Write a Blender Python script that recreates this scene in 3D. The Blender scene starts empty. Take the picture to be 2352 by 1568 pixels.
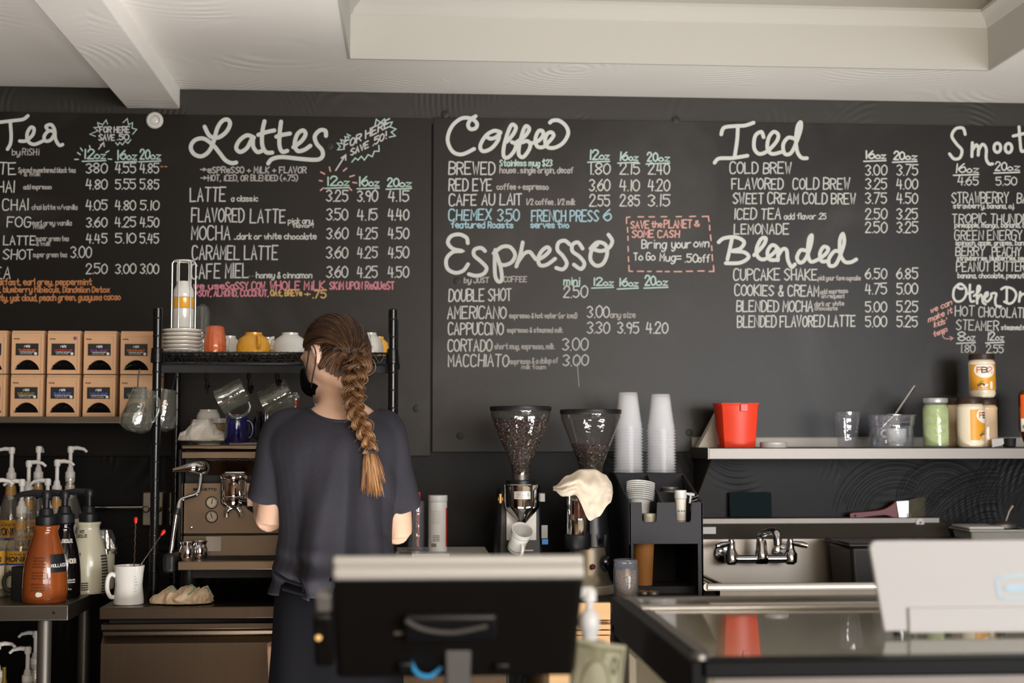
import bpy, bmesh, math, random
from math import pi, sin, cos, tan, atan, atan2, radians, sqrt
from mathutils import Vector, Matrix, Euler, noise
SC = bpy.context.scene; COL = SC.collection
# ---------------------------------------------------------------- camera
FPX = 3267.0; CH = 1.36
PITCH = atan(216/FPX); YAW = atan(230/FPX*cos(PITCH))
cd = bpy.data.cameras.new('camera'); CAM = bpy.data.objects.new('camera', cd); COL.objects.link(CAM)
CAM.location = (0, 0, CH); CAM.rotation_euler = (pi/2+PITCH, 0, -YAW)
cd.sensor_width = 36; cd.lens = FPX*36/2352; cd.clip_start = .05
cd.dof.use_dof = True; cd.dof.focus_distance = 3.85; cd.dof.aperture_fstop = 3.0
SC.camera = CAM
CR = CAM.rotation_euler.to_matrix()
# ---------------------------------------------------------------- view, world
SC.view_settings.view_transform = 'Standard'; SC.view_settings.look = 'None'
SC.view_settings.exposure = 0.45; SC.view_settings.gamma = 1; SC.view_settings.use_curve_mapping = False
SC.cycles.transparent_max_bounces = 24
wd = bpy.data.worlds.new('daylight'); SC.world = wd; wd.use_nodes = True
bg = wd.node_tree.nodes['Background']; bg.inputs[0].default_value = (.86, .93, 1, 1); bg.inputs[1].default_value = 1.6
# ---------------------------------------------------------------- daylight through the windows behind the camera, then two added fills
def area(name, loc, target, sx, sy, power, col):
    l = bpy.data.lights.new(name, 'AREA'); l.shape = 'RECTANGLE'; l.size = sx; l.size_y = sy; l.energy = power; l.color = col
    o = bpy.data.objects.new(name, l); COL.objects.link(o); o.location = loc
    o.rotation_euler = (Vector(target)-Vector(loc)).to_track_quat('-Z', 'Y').to_euler(); return o
area('window_daylight_front', (1.7, -6.95, 1.6), (.8, 4.0, 1.8), 3.6, 1.7, 125, (1, .93, .84))
area('window_daylight_right', (3.55, -2.4, 1.6), (.6, 4.4, 1.7), 3.2, 1.6, 195, (.93, .96, 1))
area('added_ceiling_fill', (.8, 2.9, .12), (.8, 3.3, 2.5), 2.8, .7, 62, (1, .97, .93))  # unseen fill added low in the aisle to brighten the ceiling
area('added_warm_board_fill', (1.0, -1.4, 2.25), (.8, 4.8, 1.7), 2.2, .9, 30, (1, .76, .52))  # unseen warm fill added to give the chalkboards a brown sheen
# ---------------------------------------------------------------- projection helpers (photo frame 2352 x 1568)
def ray(px, py): return CR @ Vector(((px-1176)/FPX, -(py-784)/FPX, -1))
def W(px, py, Y):
    d = ray(px, py); t = Y/d.y; return Vector((d.x*t, Y, CH+d.z*t))
def X(px, Y, py=1000): return W(px, py, Y).x
def Z(py, Y, px=946): return W(px, py, Y).z
def K(Y): return Y/FPX
# ---------------------------------------------------------------- colours, materials
def lin(c):
    if isinstance(c, str):
        c = c.lstrip('#'); c = [int(c[i:i+2], 16)/255 for i in (0, 2, 4)]
        c = [x/12.92 if x <= .04045 else ((x+.055)/1.055)**2.4 for x in c]
    return (c[0], c[1], c[2], 1)
MATS = {}
def mat(name, col=None, rough=.5, metal=0, spec=.5, var=.12, scale=30, bump=0, bscale=60, trans=0, ior=1.45, stretch=None, emit=None, coat=0, alpha=1, sss=0):
    if name in MATS: return MATS[name]
    m = bpy.data.materials.new(name); m.use_nodes = True; MATS[name] = m
    nt = m.node_tree; b = nt.nodes['Principled BSDF']; c = lin(col)
    tc = nt.nodes.new('ShaderNodeTexCoord'); mp = nt.nodes.new('ShaderNodeMapping'); nt.links.new(tc.outputs['Object'], mp.inputs[0])
    if stretch: mp.inputs['Scale'].default_value = stretch
    n = nt.nodes.new('ShaderNodeTexNoise'); n.inputs['Scale'].default_value = scale; n.inputs['Detail'].default_value = 4
    nt.links.new(mp.outputs[0], n.inputs['Vector'])
    mx = nt.nodes.new('ShaderNodeMix'); mx.data_type = 'RGBA'
    mx.inputs[6].default_value = tuple(x*(1-var) for x in c[:3])+(1,); mx.inputs[7].default_value = tuple(min(1, x*(1+var)) for x in c[:3])+(1,)
    nt.links.new(n.outputs[0], mx.inputs[0]); nt.links.new(mx.outputs[2], b.inputs['Base Color'])
    b.inputs['Roughness'].default_value = rough; b.inputs['Metallic'].default_value = metal
    b.inputs['Specular IOR Level'].default_value = spec; b.inputs['Transmission Weight'].default_value = trans; b.inputs['IOR'].default_value = ior
    b.inputs['Coat Weight'].default_value = coat; b.inputs['Alpha'].default_value = alpha
    if sss: b.inputs['Subsurface Weight'].default_value = sss; b.inputs['Subsurface Radius'].default_value = (.02, .01, .006); b.inputs['Subsurface Scale'].default_value = .3
    if emit: b.inputs['Emission Color'].default_value = c; b.inputs['Emission Strength'].default_value = emit
    if bump:
        n2 = nt.nodes.new('ShaderNodeTexNoise'); n2.inputs['Scale'].default_value = bscale; n2.inputs['Detail'].default_value = 5
        nt.links.new(mp.outputs[0], n2.inputs['Vector']); bp = nt.nodes.new('ShaderNodeBump'); bp.inputs['Strength'].default_value = bump; bp.inputs['Distance'].default_value = .004
        nt.links.new(n2.outputs[0], bp.inputs['Height']); nt.links.new(bp.outputs[0], b.inputs['Normal'])
    return m
def clear(name, col=(.9, .93, .95), body=.06, rough=.04, blend=.35, streak=0):
    """thin clear plastic or glass: see-through, glossier towards grazing angles, a little haze of its own"""
    if name in MATS: return MATS[name]
    m = bpy.data.materials.new(name); m.use_nodes = True; MATS[name] = m; nt = m.node_tree; N = nt.nodes; L = nt.links
    for n in list(N): N.remove(n)
    out = N.new('ShaderNodeOutputMaterial'); tr = N.new('ShaderNodeBsdfTransparent'); gl = N.new('ShaderNodeBsdfGlossy'); df = N.new('ShaderNodeBsdfDiffuse'); c = lin(col)
    tr.inputs[0].default_value = tuple(.5+.5*x for x in c[:3])+(1,); gl.inputs['Roughness'].default_value = rough; df.inputs[0].default_value = c
    lw = N.new('ShaderNodeLayerWeight'); lw.inputs[0].default_value = blend
    nz = N.new('ShaderNodeTexNoise'); nz.inputs['Scale'].default_value = 45; tc = N.new('ShaderNodeTexCoord'); L.new(tc.outputs['Object'], nz.inputs['Vector'])
    bp = N.new('ShaderNodeBump'); bp.inputs['Strength'].default_value = .35; bp.inputs['Distance'].default_value = .004; L.new(nz.outputs[0], bp.inputs['Height']); L.new(bp.outputs[0], gl.inputs['Normal'])
    a = N.new('ShaderNodeMixShader'); a.inputs[0].default_value = body; L.new(tr.outputs[0], a.inputs[1]); L.new(df.outputs[0], a.inputs[2])
    ge = N.new('ShaderNodeNewGeometry'); mm = N.new('ShaderNodeMath'); mm.operation = 'MULTIPLY_ADD'; mm.inputs[1].default_value = -1; mm.inputs[2].default_value = 1; L.new(ge.outputs['Backfacing'], mm.inputs[0]); mf = N.new('ShaderNodeMath'); mf.operation = 'MULTIPLY'; L.new(mm.outputs[0], mf.inputs[0]); L.new(lw.outputs['Fresnel'], mf.inputs[1])
    b = N.new('ShaderNodeMixShader'); L.new(mf.outputs[0], b.inputs[0]); L.new(a.outputs[0], b.inputs[1]); L.new(gl.outputs[0], b.inputs[2]); L.new(b.outputs[0], out.inputs[0])
    return m
# ---------------------------------------------------------------- mesh builder
class MB:
    def __init__(s): s.v = []; s.f = []; s.m = []
    def add(s, v, f, m=0):
        o = len(s.v); s.v += [tuple(p) for p in v]; s.f += [tuple(i+o for i in q) for q in f]; s.m += [m]*len(f); return s
    def box(s, x0, x1, y0, y1, z0, z1, m=0, top=None):
        t = top or (x0, x1, y0, y1)
        v = [(x0, y0, z0), (x1, y0, z0), (x1, y1, z0), (x0, y1, z0), (t[0], t[2], z1), (t[1], t[2], z1), (t[1], t[3], z1), (t[0], t[3], z1)]
        return s.add(v, [(3, 2, 1, 0), (4, 5, 6, 7), (0, 1, 5, 4), (1, 2, 6, 5), (2, 3, 7, 6), (3, 0, 4, 7)], m)
    def cbox(s, c, d, m=0): return s.box(c[0]-d[0]/2, c[0]+d[0]/2, c[1]-d[1]/2, c[1]+d[1]/2, c[2]-d[2]/2, c[2]+d[2]/2, m)
    def lathe(s, prof, c=(0, 0, 0), n=32, m=0, sy=1, rot=None, cap=True, rmod=None):
        v = []; f = []; c = Vector(c)
        for (r, z) in prof:
            for i in range(n):
                a = 2*pi*i/n; rr = r*(rmod(a, z) if rmod else 1); p = Vector((rr*cos(a), rr*sy*sin(a), z))
                if rot: p = rot @ p
                v.append(p+c)
        for j in range(len(prof)-1):
            for i in range(n):
                k = (i+1) % n; f.append((j*n+i, j*n+k, (j+1)*n+k, (j+1)*n+i))
        if cap:
            if prof[0][0] > 1e-5: f.append(tuple(reversed(range(n))))
            if prof[-1][0] > 1e-5: f.append(tuple((len(prof)-1)*n+i for i in range(n)))
        return s.add(v, f, m)
    def tube(s, pts, r, n=10, m=0, cap=True, flat=1, up=None):
        P = [Vector(p) for p in pts]; R = r if isinstance(r, (list, tuple)) else [r]*len(P); v = []; f = []
        nrm = None
        for i, p in enumerate(P):
            t = (P[min(i+1, len(P)-1)]-P[max(i-1, 0)])
            t = t.normalized() if t.length > 1e-9 else Vector((0, 0, 1))
            if nrm is None:
                a = up or (Vector((0, 0, 1)) if abs(t.z) < .9 else Vector((0, 1, 0))); nrm = (Vector(a)-t*Vector(a).dot(t)).normalized()
            else:
                q = nrm-t*nrm.dot(t); nrm = q.normalized() if q.length > 1e-6 else nrm
            bn = t.cross(nrm)
            for k in range(n):
                a = 2*pi*k/n; v.append(p+(nrm*cos(a)*flat+bn*sin(a))*R[i])
        for j in range(len(P)-1):
            for k in range(n):
                q = (k+1) % n; f.append((j*n+k, j*n+q, (j+1)*n+q, (j+1)*n+k))
        if cap: f.append(tuple(reversed(range(n)))); f.append(tuple((len(P)-1)*n+k for k in range(n)))
        return s.add(v, f, m)
    def prism(s, poly, fn, h, m=0):
        """poly in (u,v); fn(u,v,w) -> point; extruded from w=0 to w=h"""
        n = len(poly); v = [fn(u, w, 0) for u, w in poly]+[fn(u, w, h) for u, w in poly]
        f = [tuple(range(n)), tuple(reversed(range(n, 2*n)))]+[(i, i+n, (i+1) % n+n, (i+1) % n) for i in range(n)]
        return s.add(v, f, m)
    def grid(s, fn, nu, nv, m=0):
        v = [fn(i/nu, j/nv) for j in range(nv+1) for i in range(nu+1)]
        return s.add(v, [(j*(nu+1)+i, j*(nu+1)+i+1, (j+1)*(nu+1)+i+1, (j+1)*(nu+1)+i) for j in range(nv) for i in range(nu)], m)
def mesh_of(name, mb, mats, angle=38):
    me = bpy.data.meshes.new(name); me.from_pydata([tuple(p) for p in mb.v], [], mb.f)
    for m in (mats if isinstance(mats, (list, tuple)) else [mats]): me.materials.append(m)
    me.polygons.foreach_set('material_index', mb.m); me.polygons.foreach_set('use_smooth', [True]*len(mb.f))
    bm = bmesh.new(); bm.from_mesh(me); bmesh.ops.recalc_face_normals(bm, faces=bm.faces); bm.to_mesh(me); bm.free()
    me.set_sharp_from_angle(angle=radians(angle)); me.update(); return me
def obj(name, mb, mats, parent=None, loc=None, bevel=0, seg=2, solid=0, sub=0, angle=38, label=None):
    o = bpy.data.objects.new(name, mesh_of(name, mb, mats, angle)); COL.objects.link(o)
    if parent: o.parent = parent
    if loc is not None: o.location = loc
    if sub: d = o.modifiers.new('sub', 'SUBSURF'); d.levels = d.render_levels = sub
    if solid: d = o.modifiers.new('solid', 'SOLIDIFY'); d.thickness = solid; d.offset = 0
    if bevel: d = o.modifiers.new('bevel', 'BEVEL'); d.width = bevel; d.segments = seg; d.limit_method = 'ANGLE'; d.angle_limit = radians(40); d.harden_normals = False
    if label: o['label'] = label
    return o
def tag(o, label, cat, group=None):
    o['label'] = label; o['category'] = cat
    if group: o['group'] = group
    return o
def thing(name, label, cat, loc=(0, 0, 0), rz=0, group=None, rot=None):
    o = bpy.data.objects.new(name, None); COL.objects.link(o); o.location = loc; o.rotation_euler = rot or (0, 0, rz); o.empty_display_size = .02
    return tag(o, label, cat, group)
def struct(name, mb, m, bevel=0):
    o = obj(name, mb, m, bevel=bevel); o['kind'] = 'structure'; return o
def dup(root, loc, rz=None, label=None, group=None, rot=None, scale=None):
    r = root.copy(); COL.objects.link(r); r.location = loc
    if rz is not None: r.rotation_euler = (0, 0, rz)
    if rot is not None: r.rotation_euler = rot
    if scale: r.scale = scale
    if label: r['label'] = label
    if group: r['group'] = group
    def rec(a, b):
        for ch in list(a.children):
            c = ch.copy(); COL.objects.link(c); c.parent = b; rec(ch, c)
    rec(root, r); return r
def catmull(P, k=6, closed=False):
    P = [Vector(p) for p in P]; n = len(P); out = []
    if n < 3: return P
    for i in range(n if closed else n-1):
        if closed: a, b, c, d = P[(i-1) % n], P[i], P[(i+1) % n], P[(i+2) % n]
        else: a, b, c, d = P[max(i-1, 0)], P[i], P[i+1], P[min(i+2, n-1)]
        for j in range(k):
            t = j/k; out.append(.5*((2*b)+(c-a)*t+(2*a-5*b+4*c-d)*t*t+(3*b-a-3*c+d)*t*t*t))
    if not closed: out.append(P[-1])
    return out
# ---------------------------------------------------------------- a single-stroke hand lettering alphabet
GL = {'A':"002840 1333",'B':"0008 ~082847452404 ~042443412000",'C':"~4738180602103041",'D':"0008 ~082846422000",'E':"48080040 0434",'F':"480800 0434",'G':"~4738180602103042 244442",
'H':"0008 4048 0444",'I':"0008",'J':"~4842301002",'K':"0008 480440",'L':"080040",'M':"0008234840",'N':"00084048",'O':"~28060220424628",'P':"0008 ~082847452404",'Q':"~28060220424628 2240",
'R':"0008 ~082847452404 2440",'S':"~4728061533422001",'T':"0848 2028",'U':"~0802204248",'V':"082048",'W':"0810253048",'X':"0048 0840",'Y':"082448 2420",'Z':"08480040",
'0':"~28060220424628",'1':"1018",'2':"~061838462300 0040",'3':"~07284624422001",'4':"180343 3730",'5':"4808 0805 ~0535422001",'6':"~38040220423503",'7':"084810",'8':"~240628462402204224",'9':"~45240628464530",
'.':"00",',':"100a",'&':"~401628371302103043",'+':"0343 2125",'=':"0242 0545",'!':"1813 10","'":"1816",'$':"~4728061533422001 292a",'(':"~2906022a",')':"~0926220a",'/':"0048",'-':"0434",':':"00 04",'>':"0444 264422",
'a':"~442503103044 4540",'b':"0800 ~042544422001",'c':"~4425032041",'d':"4840 ~442503103042",'e':"~0343351503113041",'f':"~48272420 0535",'g':"~442503103044 ~45413b1c0b",'h':"0800 ~03254440",
'i':"1015 17",'j':"~151a0c 17",'k':"0800 350330",'l':"0800",'m':"0500 ~03153430 ~33456460",'n':"0500 ~03254440",'o':"~25030120414325",'p':"050c ~042544422001",'q':"454c ~442503103042",'r':"0500 ~032545",
's':"~44250432412001",'t':"~28223041 0545",'u':"~0502103044 4540",'v':"052045",'w':"0510243045",'x':"0045 0540",'y':"~0502103044 ~45413b1c0b",'z':"05450040"}
def glyph(ch):
    out = []; mx = 0
    for t in GL[ch].split():
        sm = t[0] == '~'; t = t.lstrip('~')
        p = [(int(t[i]), {'a': -1, 'b': -2, 'c': -3}.get(t[i+1]) if t[i+1] in 'abc' else int(t[i+1])) for i in range(0, len(t), 2)]
        mx = max([mx]+[q[0] for q in p]); out.append((sm, p))
    return out, mx
RN = random.Random(5)
def text_strokes(txt, x0, x1, h, y0=0, y1=None, jit=.05, slant=.03):
    """strokes of a line of lettering from x0 to x1 (x right, y up), cap height h, baseline y0..y1"""
    y1 = y0 if y1 is None else y1; S = []; cx = 0
    for ch in txt:
        if ch == ' ': cx += 2.7; continue
        g, w = glyph(ch); a = RN.uniform(-jit, jit); sc = 1+RN.uniform(-jit, jit); dy = RN.uniform(-jit, jit)*3
        for sm, p in g:
            q = [Vector(((x-w/2)*sc, y*sc+dy)) for x, y in p]; q = [Vector((v.x*cos(a)-v.y*sin(a)+slant*v.y+w/2+cx, v.x*sin(a)+v.y*cos(a))) for v in q]
            S.append(catmull(q, 4) if sm else q)
        cx += w+(1.5 if ch not in '.,' else 1.3)
    cx = max(cx-1.5, 1); kx = (x1-x0)/cx; ky = h/8
    return [[Vector((x0+v.x*kx, y0+(y1-y0)*v.x/cx+v.y*ky)) for v in s] for s in S]
def ribbon(mb, pts, w, fn, m=0, caps=3, lift=0):
    """a flat round-ended stroke of width w laid by fn(u, v)"""
    P = [Vector((p[0], p[1])) for p in pts]; Q = [P[0]]
    for p in P[1:]:
        if (p-Q[-1]).length > 1e-6: Q.append(p)
    r = w/2
    if len(Q) == 1:
        c = Q[0]; n = 8; mb.add([fn(c.x+r*1.1*cos(2*pi*i/n), c.y+r*1.1*sin(2*pi*i/n)) for i in range(n)], [tuple(range(n))], m); return
    L = []; R = []
    for i, p in enumerate(Q):
        a = (Q[i]-Q[i-1]).normalized() if i else None; b = (Q[i+1]-Q[i]).normalized() if i < len(Q)-1 else None
        if a is None: a = b
        if b is None: b = a
        t = a+b; t = t.normalized() if t.length > .2 else b; n = Vector((-t.y, t.x)); k = 1/max(.55, n.dot(Vector((-b.y, b.x)))); L.append(p+n*r*k); R.append(p-n*r*k)
    def capf(c, d):
        n = Vector((-d.y, d.x)); return [c+n*r*cos(pi*j/(caps+1))+d*r*sin(pi*j/(caps+1)) for j in range(1, caps+1)]
    d0 = -(Q[1]-Q[0]).normalized(); d1 = (Q[-1]-Q[-2]).normalized()
    v = []; f = []
    for a, b in zip(L, R): v += [fn(a.x, a.y), fn(b.x, b.y)]
    for i in range(len(Q)-1): f.append((2*i, 2*i+1, 2*i+3, 2*i+2))
    o = len(v); c1 = capf(Q[-1], d1); v += [fn(p.x, p.y) for p in c1]; f.append((2*len(Q)-2,)+tuple(range(o, o+len(c1)))+(2*len(Q)-1,))
    o = len(v); c0 = capf(Q[0], d0); v += [fn(p.x, p.y) for p in c0]; f.append((1,)+tuple(range(o, o+len(c0)))+(0,))
    mb.add(v, f, m)
def write(mb, txt, x0, x1, y, h, w, fn, y1=None, m=0, jit=.04, slant=.03):
    for s in text_strokes(txt, x0, x1, h, y, y1, jit, slant): ribbon(mb, s, w, fn, m)
def wrap(R, ang0, z0, cx=0, cy=0, off=.0006, rf=None):
    """u metres around a cylinder from angle ang0 (facing -y = -pi/2), v metres up from z0"""
    def fn(u, v):
        r = (rf(z0+v) if rf else R)+off; a = ang0+u/(R); return (cx+r*cos(a), cy+r*sin(a), z0+v)
    return fn
def patch(mb, fn, u0, u1, v0, v1, m=0, nu=14, nv=6): mb.grid(lambda a, b: fn(u0+(u1-u0)*a, v0+(v1-v0)*b), nu, nv, m)
# ================================================================ the room
YW = 4.8; ZC = 1.36+793*YW/FPX
M_steel = mat('brushed_stainless', '#7b7671', .42, .8, var=.1, scale=14, stretch=(1, 1, 40), bump=.03, bscale=30)
M_satin = mat('satin_stainless', '#8f8a83', .5, .45, var=.1, scale=6)
M_steeld = mat('dull_stainless', '#6d665d', .42, 1, var=.15, scale=8, bump=.03)
M_chrome = mat('chrome', '#dcdcde', .07, 1, var=.03)
M_black = mat('black_plastic', '#141416', .42, bump=.03)
M_blackg = mat('gloss_black', '#08080a', .12)
M_blackm = mat('matt_black', '#202022', .7, bump=.06, bscale=200)
M_white = mat('white_glaze', '#d3d1cb', .14, var=.02, coat=.3)
M_whitep = mat('white_plastic', '#cdccca', .35, var=.02)
M_amber = clear('amber_glass', (.85, .22, .08), .5, .05, .5)
M_glass = clear('clear_glass', (.8, .83, .8), .04, .03, .5)
M_plast = clear('clear_plastic', (.85, .88, .95), .05, .06, .6)
def plaster(name, c1, c2, rough, bumpd, sc, spec=.4, scuff=None):
    """hand trowelled plaster: overlapping fans of fine ridges"""
    m = bpy.data.materials.new(name); m.use_nodes = True; nt = m.node_tree; N = nt.nodes; L = nt.links; b = N['Principled BSDF']
    tc = N.new('ShaderNodeTexCoord'); mp = N.new('ShaderNodeMapping'); L.new(tc.outputs['Object'], mp.inputs[0]); mp.inputs['Scale'].default_value = (sc,)*3
    vo = N.new('ShaderNodeTexVoronoi'); vo.inputs['Scale'].default_value = 1; vo.inputs['Randomness'].default_value = .8; L.new(mp.outputs[0], vo.inputs['Vector'])
    ma = N.new('ShaderNodeMath'); ma.operation = 'MULTIPLY'; ma.inputs[1].default_value = 150; L.new(vo.outputs['Distance'], ma.inputs[0])
    sn = N.new('ShaderNodeMath'); sn.operation = 'SINE'; L.new(ma.outputs[0], sn.inputs[0])
    nz = N.new('ShaderNodeTexNoise'); nz.inputs['Scale'].default_value = 2.2; nz.inputs['Detail'].default_value = 6; L.new(mp.outputs[0], nz.inputs['Vector'])
    cr = N.new('ShaderNodeMapRange'); cr.inputs[1].default_value = .5; cr.inputs[2].default_value = .7; L.new(nz.outputs[0], cr.inputs[0])
    mu = N.new('ShaderNodeMath'); mu.operation = 'MULTIPLY'; L.new(sn.outputs[0], mu.inputs[0]); L.new(cr.outputs[0], mu.inputs[1])
    n2 = N.new('ShaderNodeTexNoise'); n2.inputs['Scale'].default_value = 3; n2.inputs['Detail'].default_value = 3; L.new(mp.outputs[0], n2.inputs['Vector'])
    s2 = N.new('ShaderNodeMath'); s2.operation = 'MULTIPLY_ADD'; s2.inputs[1].default_value = 2.4; L.new(n2.outputs[0], s2.inputs[0]); L.new(mu.outputs[0], s2.inputs[2])
    dd = N.new('ShaderNodeMath'); dd.operation = 'MULTIPLY_ADD'; dd.inputs[1].default_value = 3.0; L.new(vo.outputs['Distance'], dd.inputs[0]); L.new(s2.outputs[0], dd.inputs[2])
    bp = N.new('ShaderNodeBump'); bp.inputs['Strength'].default_value = 1; bp.inputs['Distance'].default_value = bumpd; L.new(dd.outputs[0], bp.inputs['Height']); L.new(bp.outputs[0], b.inputs['Normal'])
    mx = N.new('ShaderNodeMix'); mx.data_type = 'RGBA'; mx.inputs[6].default_value = lin(c1); mx.inputs[7].default_value = lin(c2); L.new(nz.outputs[0], mx.inputs[0]); L.new(mx.outputs[2], b.inputs['Base Color'])
    b.inputs['Roughness'].default_value = rough; b.inputs['Specular IOR Level'].default_value = spec; return m
M_ceil = plaster('trowelled_cream_plaster', '#e4dfd6', '#f1eee9', .7, .0009, 1.5)
M_ceil2 = mat('smooth_cream_paint', '#b9b6ae', .6, var=.02, scale=3)
M_dwall = plaster('trowelled_black_paint', '#060608', '#0d0d10', .45, .0006, 1.9, .2)
M_ridge = mat('raised_black_paint_ridge', '#1c1c22', .35, bump=.3, bscale=300)
M_band = plaster('dark_painted_plaster_band', '#1a1712', '#2b2620', .5, .0006, 2.2, .45)
M_wood = mat('warm_brown_wood', '#6b4a30', .5, var=.3, scale=5, stretch=(1, 12, 1), bump=.05)
M_roomw = mat('warm_tan_wall_paint', '#66513e', .8, var=.05)
xl, xr, yf = -3.4, 3.6, -7.0
struct('floor', MB().box(xl, xr, yf, YW, -.05, 0), mat('brown_floor_boards', '#6e5239', .4, var=.3, scale=4, stretch=(10, 1, 1)))
# ceiling with the recessed tray cut out: four slabs, then the tray
ty0, ty1 = -2.5, 4.36; tx0 = X(795, 4.36); tx1 = X(2276, 4.41)
c = MB(); T = .45
c.box(xl, tx0, yf, YW, ZC, ZC+T); c.box(tx1, xr, yf, YW, ZC, ZC+T); c.box(tx0, tx1, ty1, YW, ZC, ZC+T); c.box(tx0, tx1, yf, ty0, ZC, ZC+T)
struct('ceiling', c, M_ceil)
c = MB(); e = .004; H1 = .135
for (a, b, d, f) in ((tx0-e, tx0+e, ty0, ty1), (tx1-e, tx1+e, ty0, ty1), (tx0, tx1, ty1-e, ty1+e), (tx0, tx1, ty0-e, ty0+e)): c.box(a, b, d, f, ZC-.002, ZC+T)
c.box(tx0, tx1, ty0, ty1, ZC+.36, ZC+.4)
struct('ceiling_tray', c, M_ceil2)
c = MB()
def mould(ax, s, a0, a1, pos):
    pr = [(0, 0), (.006, .004), (.012, .02), (.028, .034), (.034, .04), (.034, .05), (0, .05)]
    if ax == 'x': c.prism(pr, lambda u, v, w: (a0+w, pos+s*u, ZC+H1+v), a1-a0)
    else: c.prism(pr, lambda u, v, w: (pos+s*u, a0+w, ZC+H1+v), a1-a0)
mould('x', -1, tx0+.005, tx1-.005, ty1-.004); mould('y', 1, ty0, ty1-.005, tx0+.004); mould('y', -1, ty0, ty1-.005, tx1-.004)
struct('trim_1', c, M_ceil2)
# beam on the left
bx0 = X(290, YW-.01, 250); bx1 = X(412, YW-.01, 250); bz = Z(250, YW, 350)
struct('ceiling_beam', MB().box(bx0, bx1, yf, YW-.002, bz, ZC+.01), M_ceil, bevel=.004)
# walls
struct('wall_back', MB().box(xl, xr, YW, YW+.12, 0, ZC+T), M_dwall)
g = MB(); rg0 = random.Random(2)
def arcs(cx_, cy_, r0, r1, a0, a1, st_=5.5):
    r = r0
    while r < r1:
        b0, b1 = a0+rg0.uniform(-4, 4), a1+rg0.uniform(-7, 7); n = 26; e = rg0.uniform(.92, 1)
        g.tube([W(cx_+r*cos(radians(b0+(b1-b0)*i/n))+rg0.uniform(-.4, .4), cy_-e*r*sin(radians(b0+(b1-b0)*i/n)), YW) for i in range(n+1)], [.0002]+[rg0.uniform(.0007, .0013) for _ in range(n-1)]+[.0002], n=4, cap=False); r += st_*rg0.uniform(.8, 1.25)
arcs(2165, 1150, 12, 112, 15, 215); arcs(2278, 1255, 60, 190, 82, 152); arcs(2400, 1180, 60, 190, 75, 175); arcs(2060, 1190, 70, 150, 60, 170, 8)
struct('wall_ridges', g, M_ridge)
bandz = Z(264, YW-.012, 990)
struct('trim_2', MB().box(xl, bx0-.001, YW-.006, YW, bandz-.03, ZC-.001).box(bx1+.001, xr, YW-.006, YW, bandz-.03, ZC-.001).box(bx0-.001, bx1+.001, YW-.006, YW, bandz-.03, bz-.001), M_band)
struct('wall_left', MB().box(xl-.1, xl, yf, YW, 0, ZC+T), M_roomw)
def holed(axis, at, th, a0, a1, wins, m, name):
    w = MB(); z0, z1 = .75, 2.42
    def bx(p, q, r, s):
        w.box(at, at+th, p, q, r, s) if axis == 'x' else w.box(p, q, at, at+th, r, s)
    bx(a0, a1, 0, z0); bx(a0, a1, z1, ZC+T); e = a0
    for (p, q) in wins: bx(e, p, z0, z1); e = q
    bx(e, a1, z0, z1); struct(name, w, m)
holed('y', yf-.12, .12, xl, xr, [(.0, 1.1), (1.2, 2.25), (2.35, 3.4)], M_roomw, 'wall_front')
holed('x', xr, .12, yf, YW, [(-4.2, -2.5), (-2.35, -.6)], M_roomw, 'wall_right')
k = 1
for ax, at, ws in (('y', yf-.07, [(.0, 1.1), (1.2, 2.25), (2.35, 3.4)]), ('x', xr+.05, [(-4.2, -2.5), (-2.35, -.6)])):
    for (p, q) in ws:
        w = MB(); t = .045
        def bx(a, b, r, s): w.box(at, at+.03, a, b, r, s) if ax == 'x' else w.box(a, b, at, at+.03, r, s)
        bx(p, q, .75, .75+t); bx(p, q, 2.42-t, 2.42); bx(p, p+t, .75, 2.42); bx(q-t, q, .75, 2.42); bx(p, q, 1.6, 1.6+t)
        struct('window_%d' % k, w, mat('window_frame_paint', '#4a3a2c', .5)); k += 1
# ---------------------------------------------------------------- chalkboards
def board_mat():
    m = bpy.data.materials.new('smudged_chalkboard'); m.use_nodes = True; N = m.node_tree.nodes; L = m.node_tree.links; b = N['Principled BSDF']
    tc = N.new('ShaderNodeTexCoord'); n1 = N.new('ShaderNodeTexNoise'); n1.inputs['Scale'].default_value = 1.7; n1.inputs['Detail'].default_value = 5; n1.inputs['Distortion'].default_value = .6
    n2 = N.new('ShaderNodeTexNoise'); n2.inputs['Scale'].default_value = 7; n2.inputs['Detail'].default_value = 8; n3 = N.new('ShaderNodeTexNoise'); n3.inputs['Scale'].default_value = 400
    for n in (n1, n2, n3): L.new(tc.outputs['Object'], n.inputs['Vector'])
    r1 = N.new('ShaderNodeMapRange'); r1.inputs[1].default_value = .5; r1.inputs[2].default_value = .75; L.new(n1.outputs[0], r1.inputs[0])
    r2 = N.new('ShaderNodeMath'); r2.operation = 'MULTIPLY'; L.new(r1.outputs[0], r2.inputs[0]); L.new(n2.outputs[0], r2.inputs[1])
    mx = N.new('ShaderNodeMix'); mx.data_type = 'RGBA'; mx.inputs[6].default_value = lin('#15110d'); mx.inputs[7].default_value = lin('#4a4744'); L.new(r2.outputs[0], mx.inputs[0]); L.new(mx.outputs[2], b.inputs['Base Color'])
    b.inputs['Roughness'].default_value = .36; b.inputs['Specular IOR Level'].default_value = .26
    bp = N.new('ShaderNodeBump'); bp.inputs['Strength'].default_value = .12; bp.inputs['Distance'].default_value = .002; L.new(n3.outputs[0], bp.inputs['Height']); L.new(bp.outputs[0], b.inputs['Normal'])
    return m
M_board = board_mat()
YB = YW-.014
sx = X(992, YB, 600)
boardL = thing('chalkboard', 'black chalkboard panel headed Tea and Lattes, left of the seam', 'chalkboard', (sx-1.6, YW-.007, Z(1047, YB)), group='menu chalkboards on the back wall')
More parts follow.
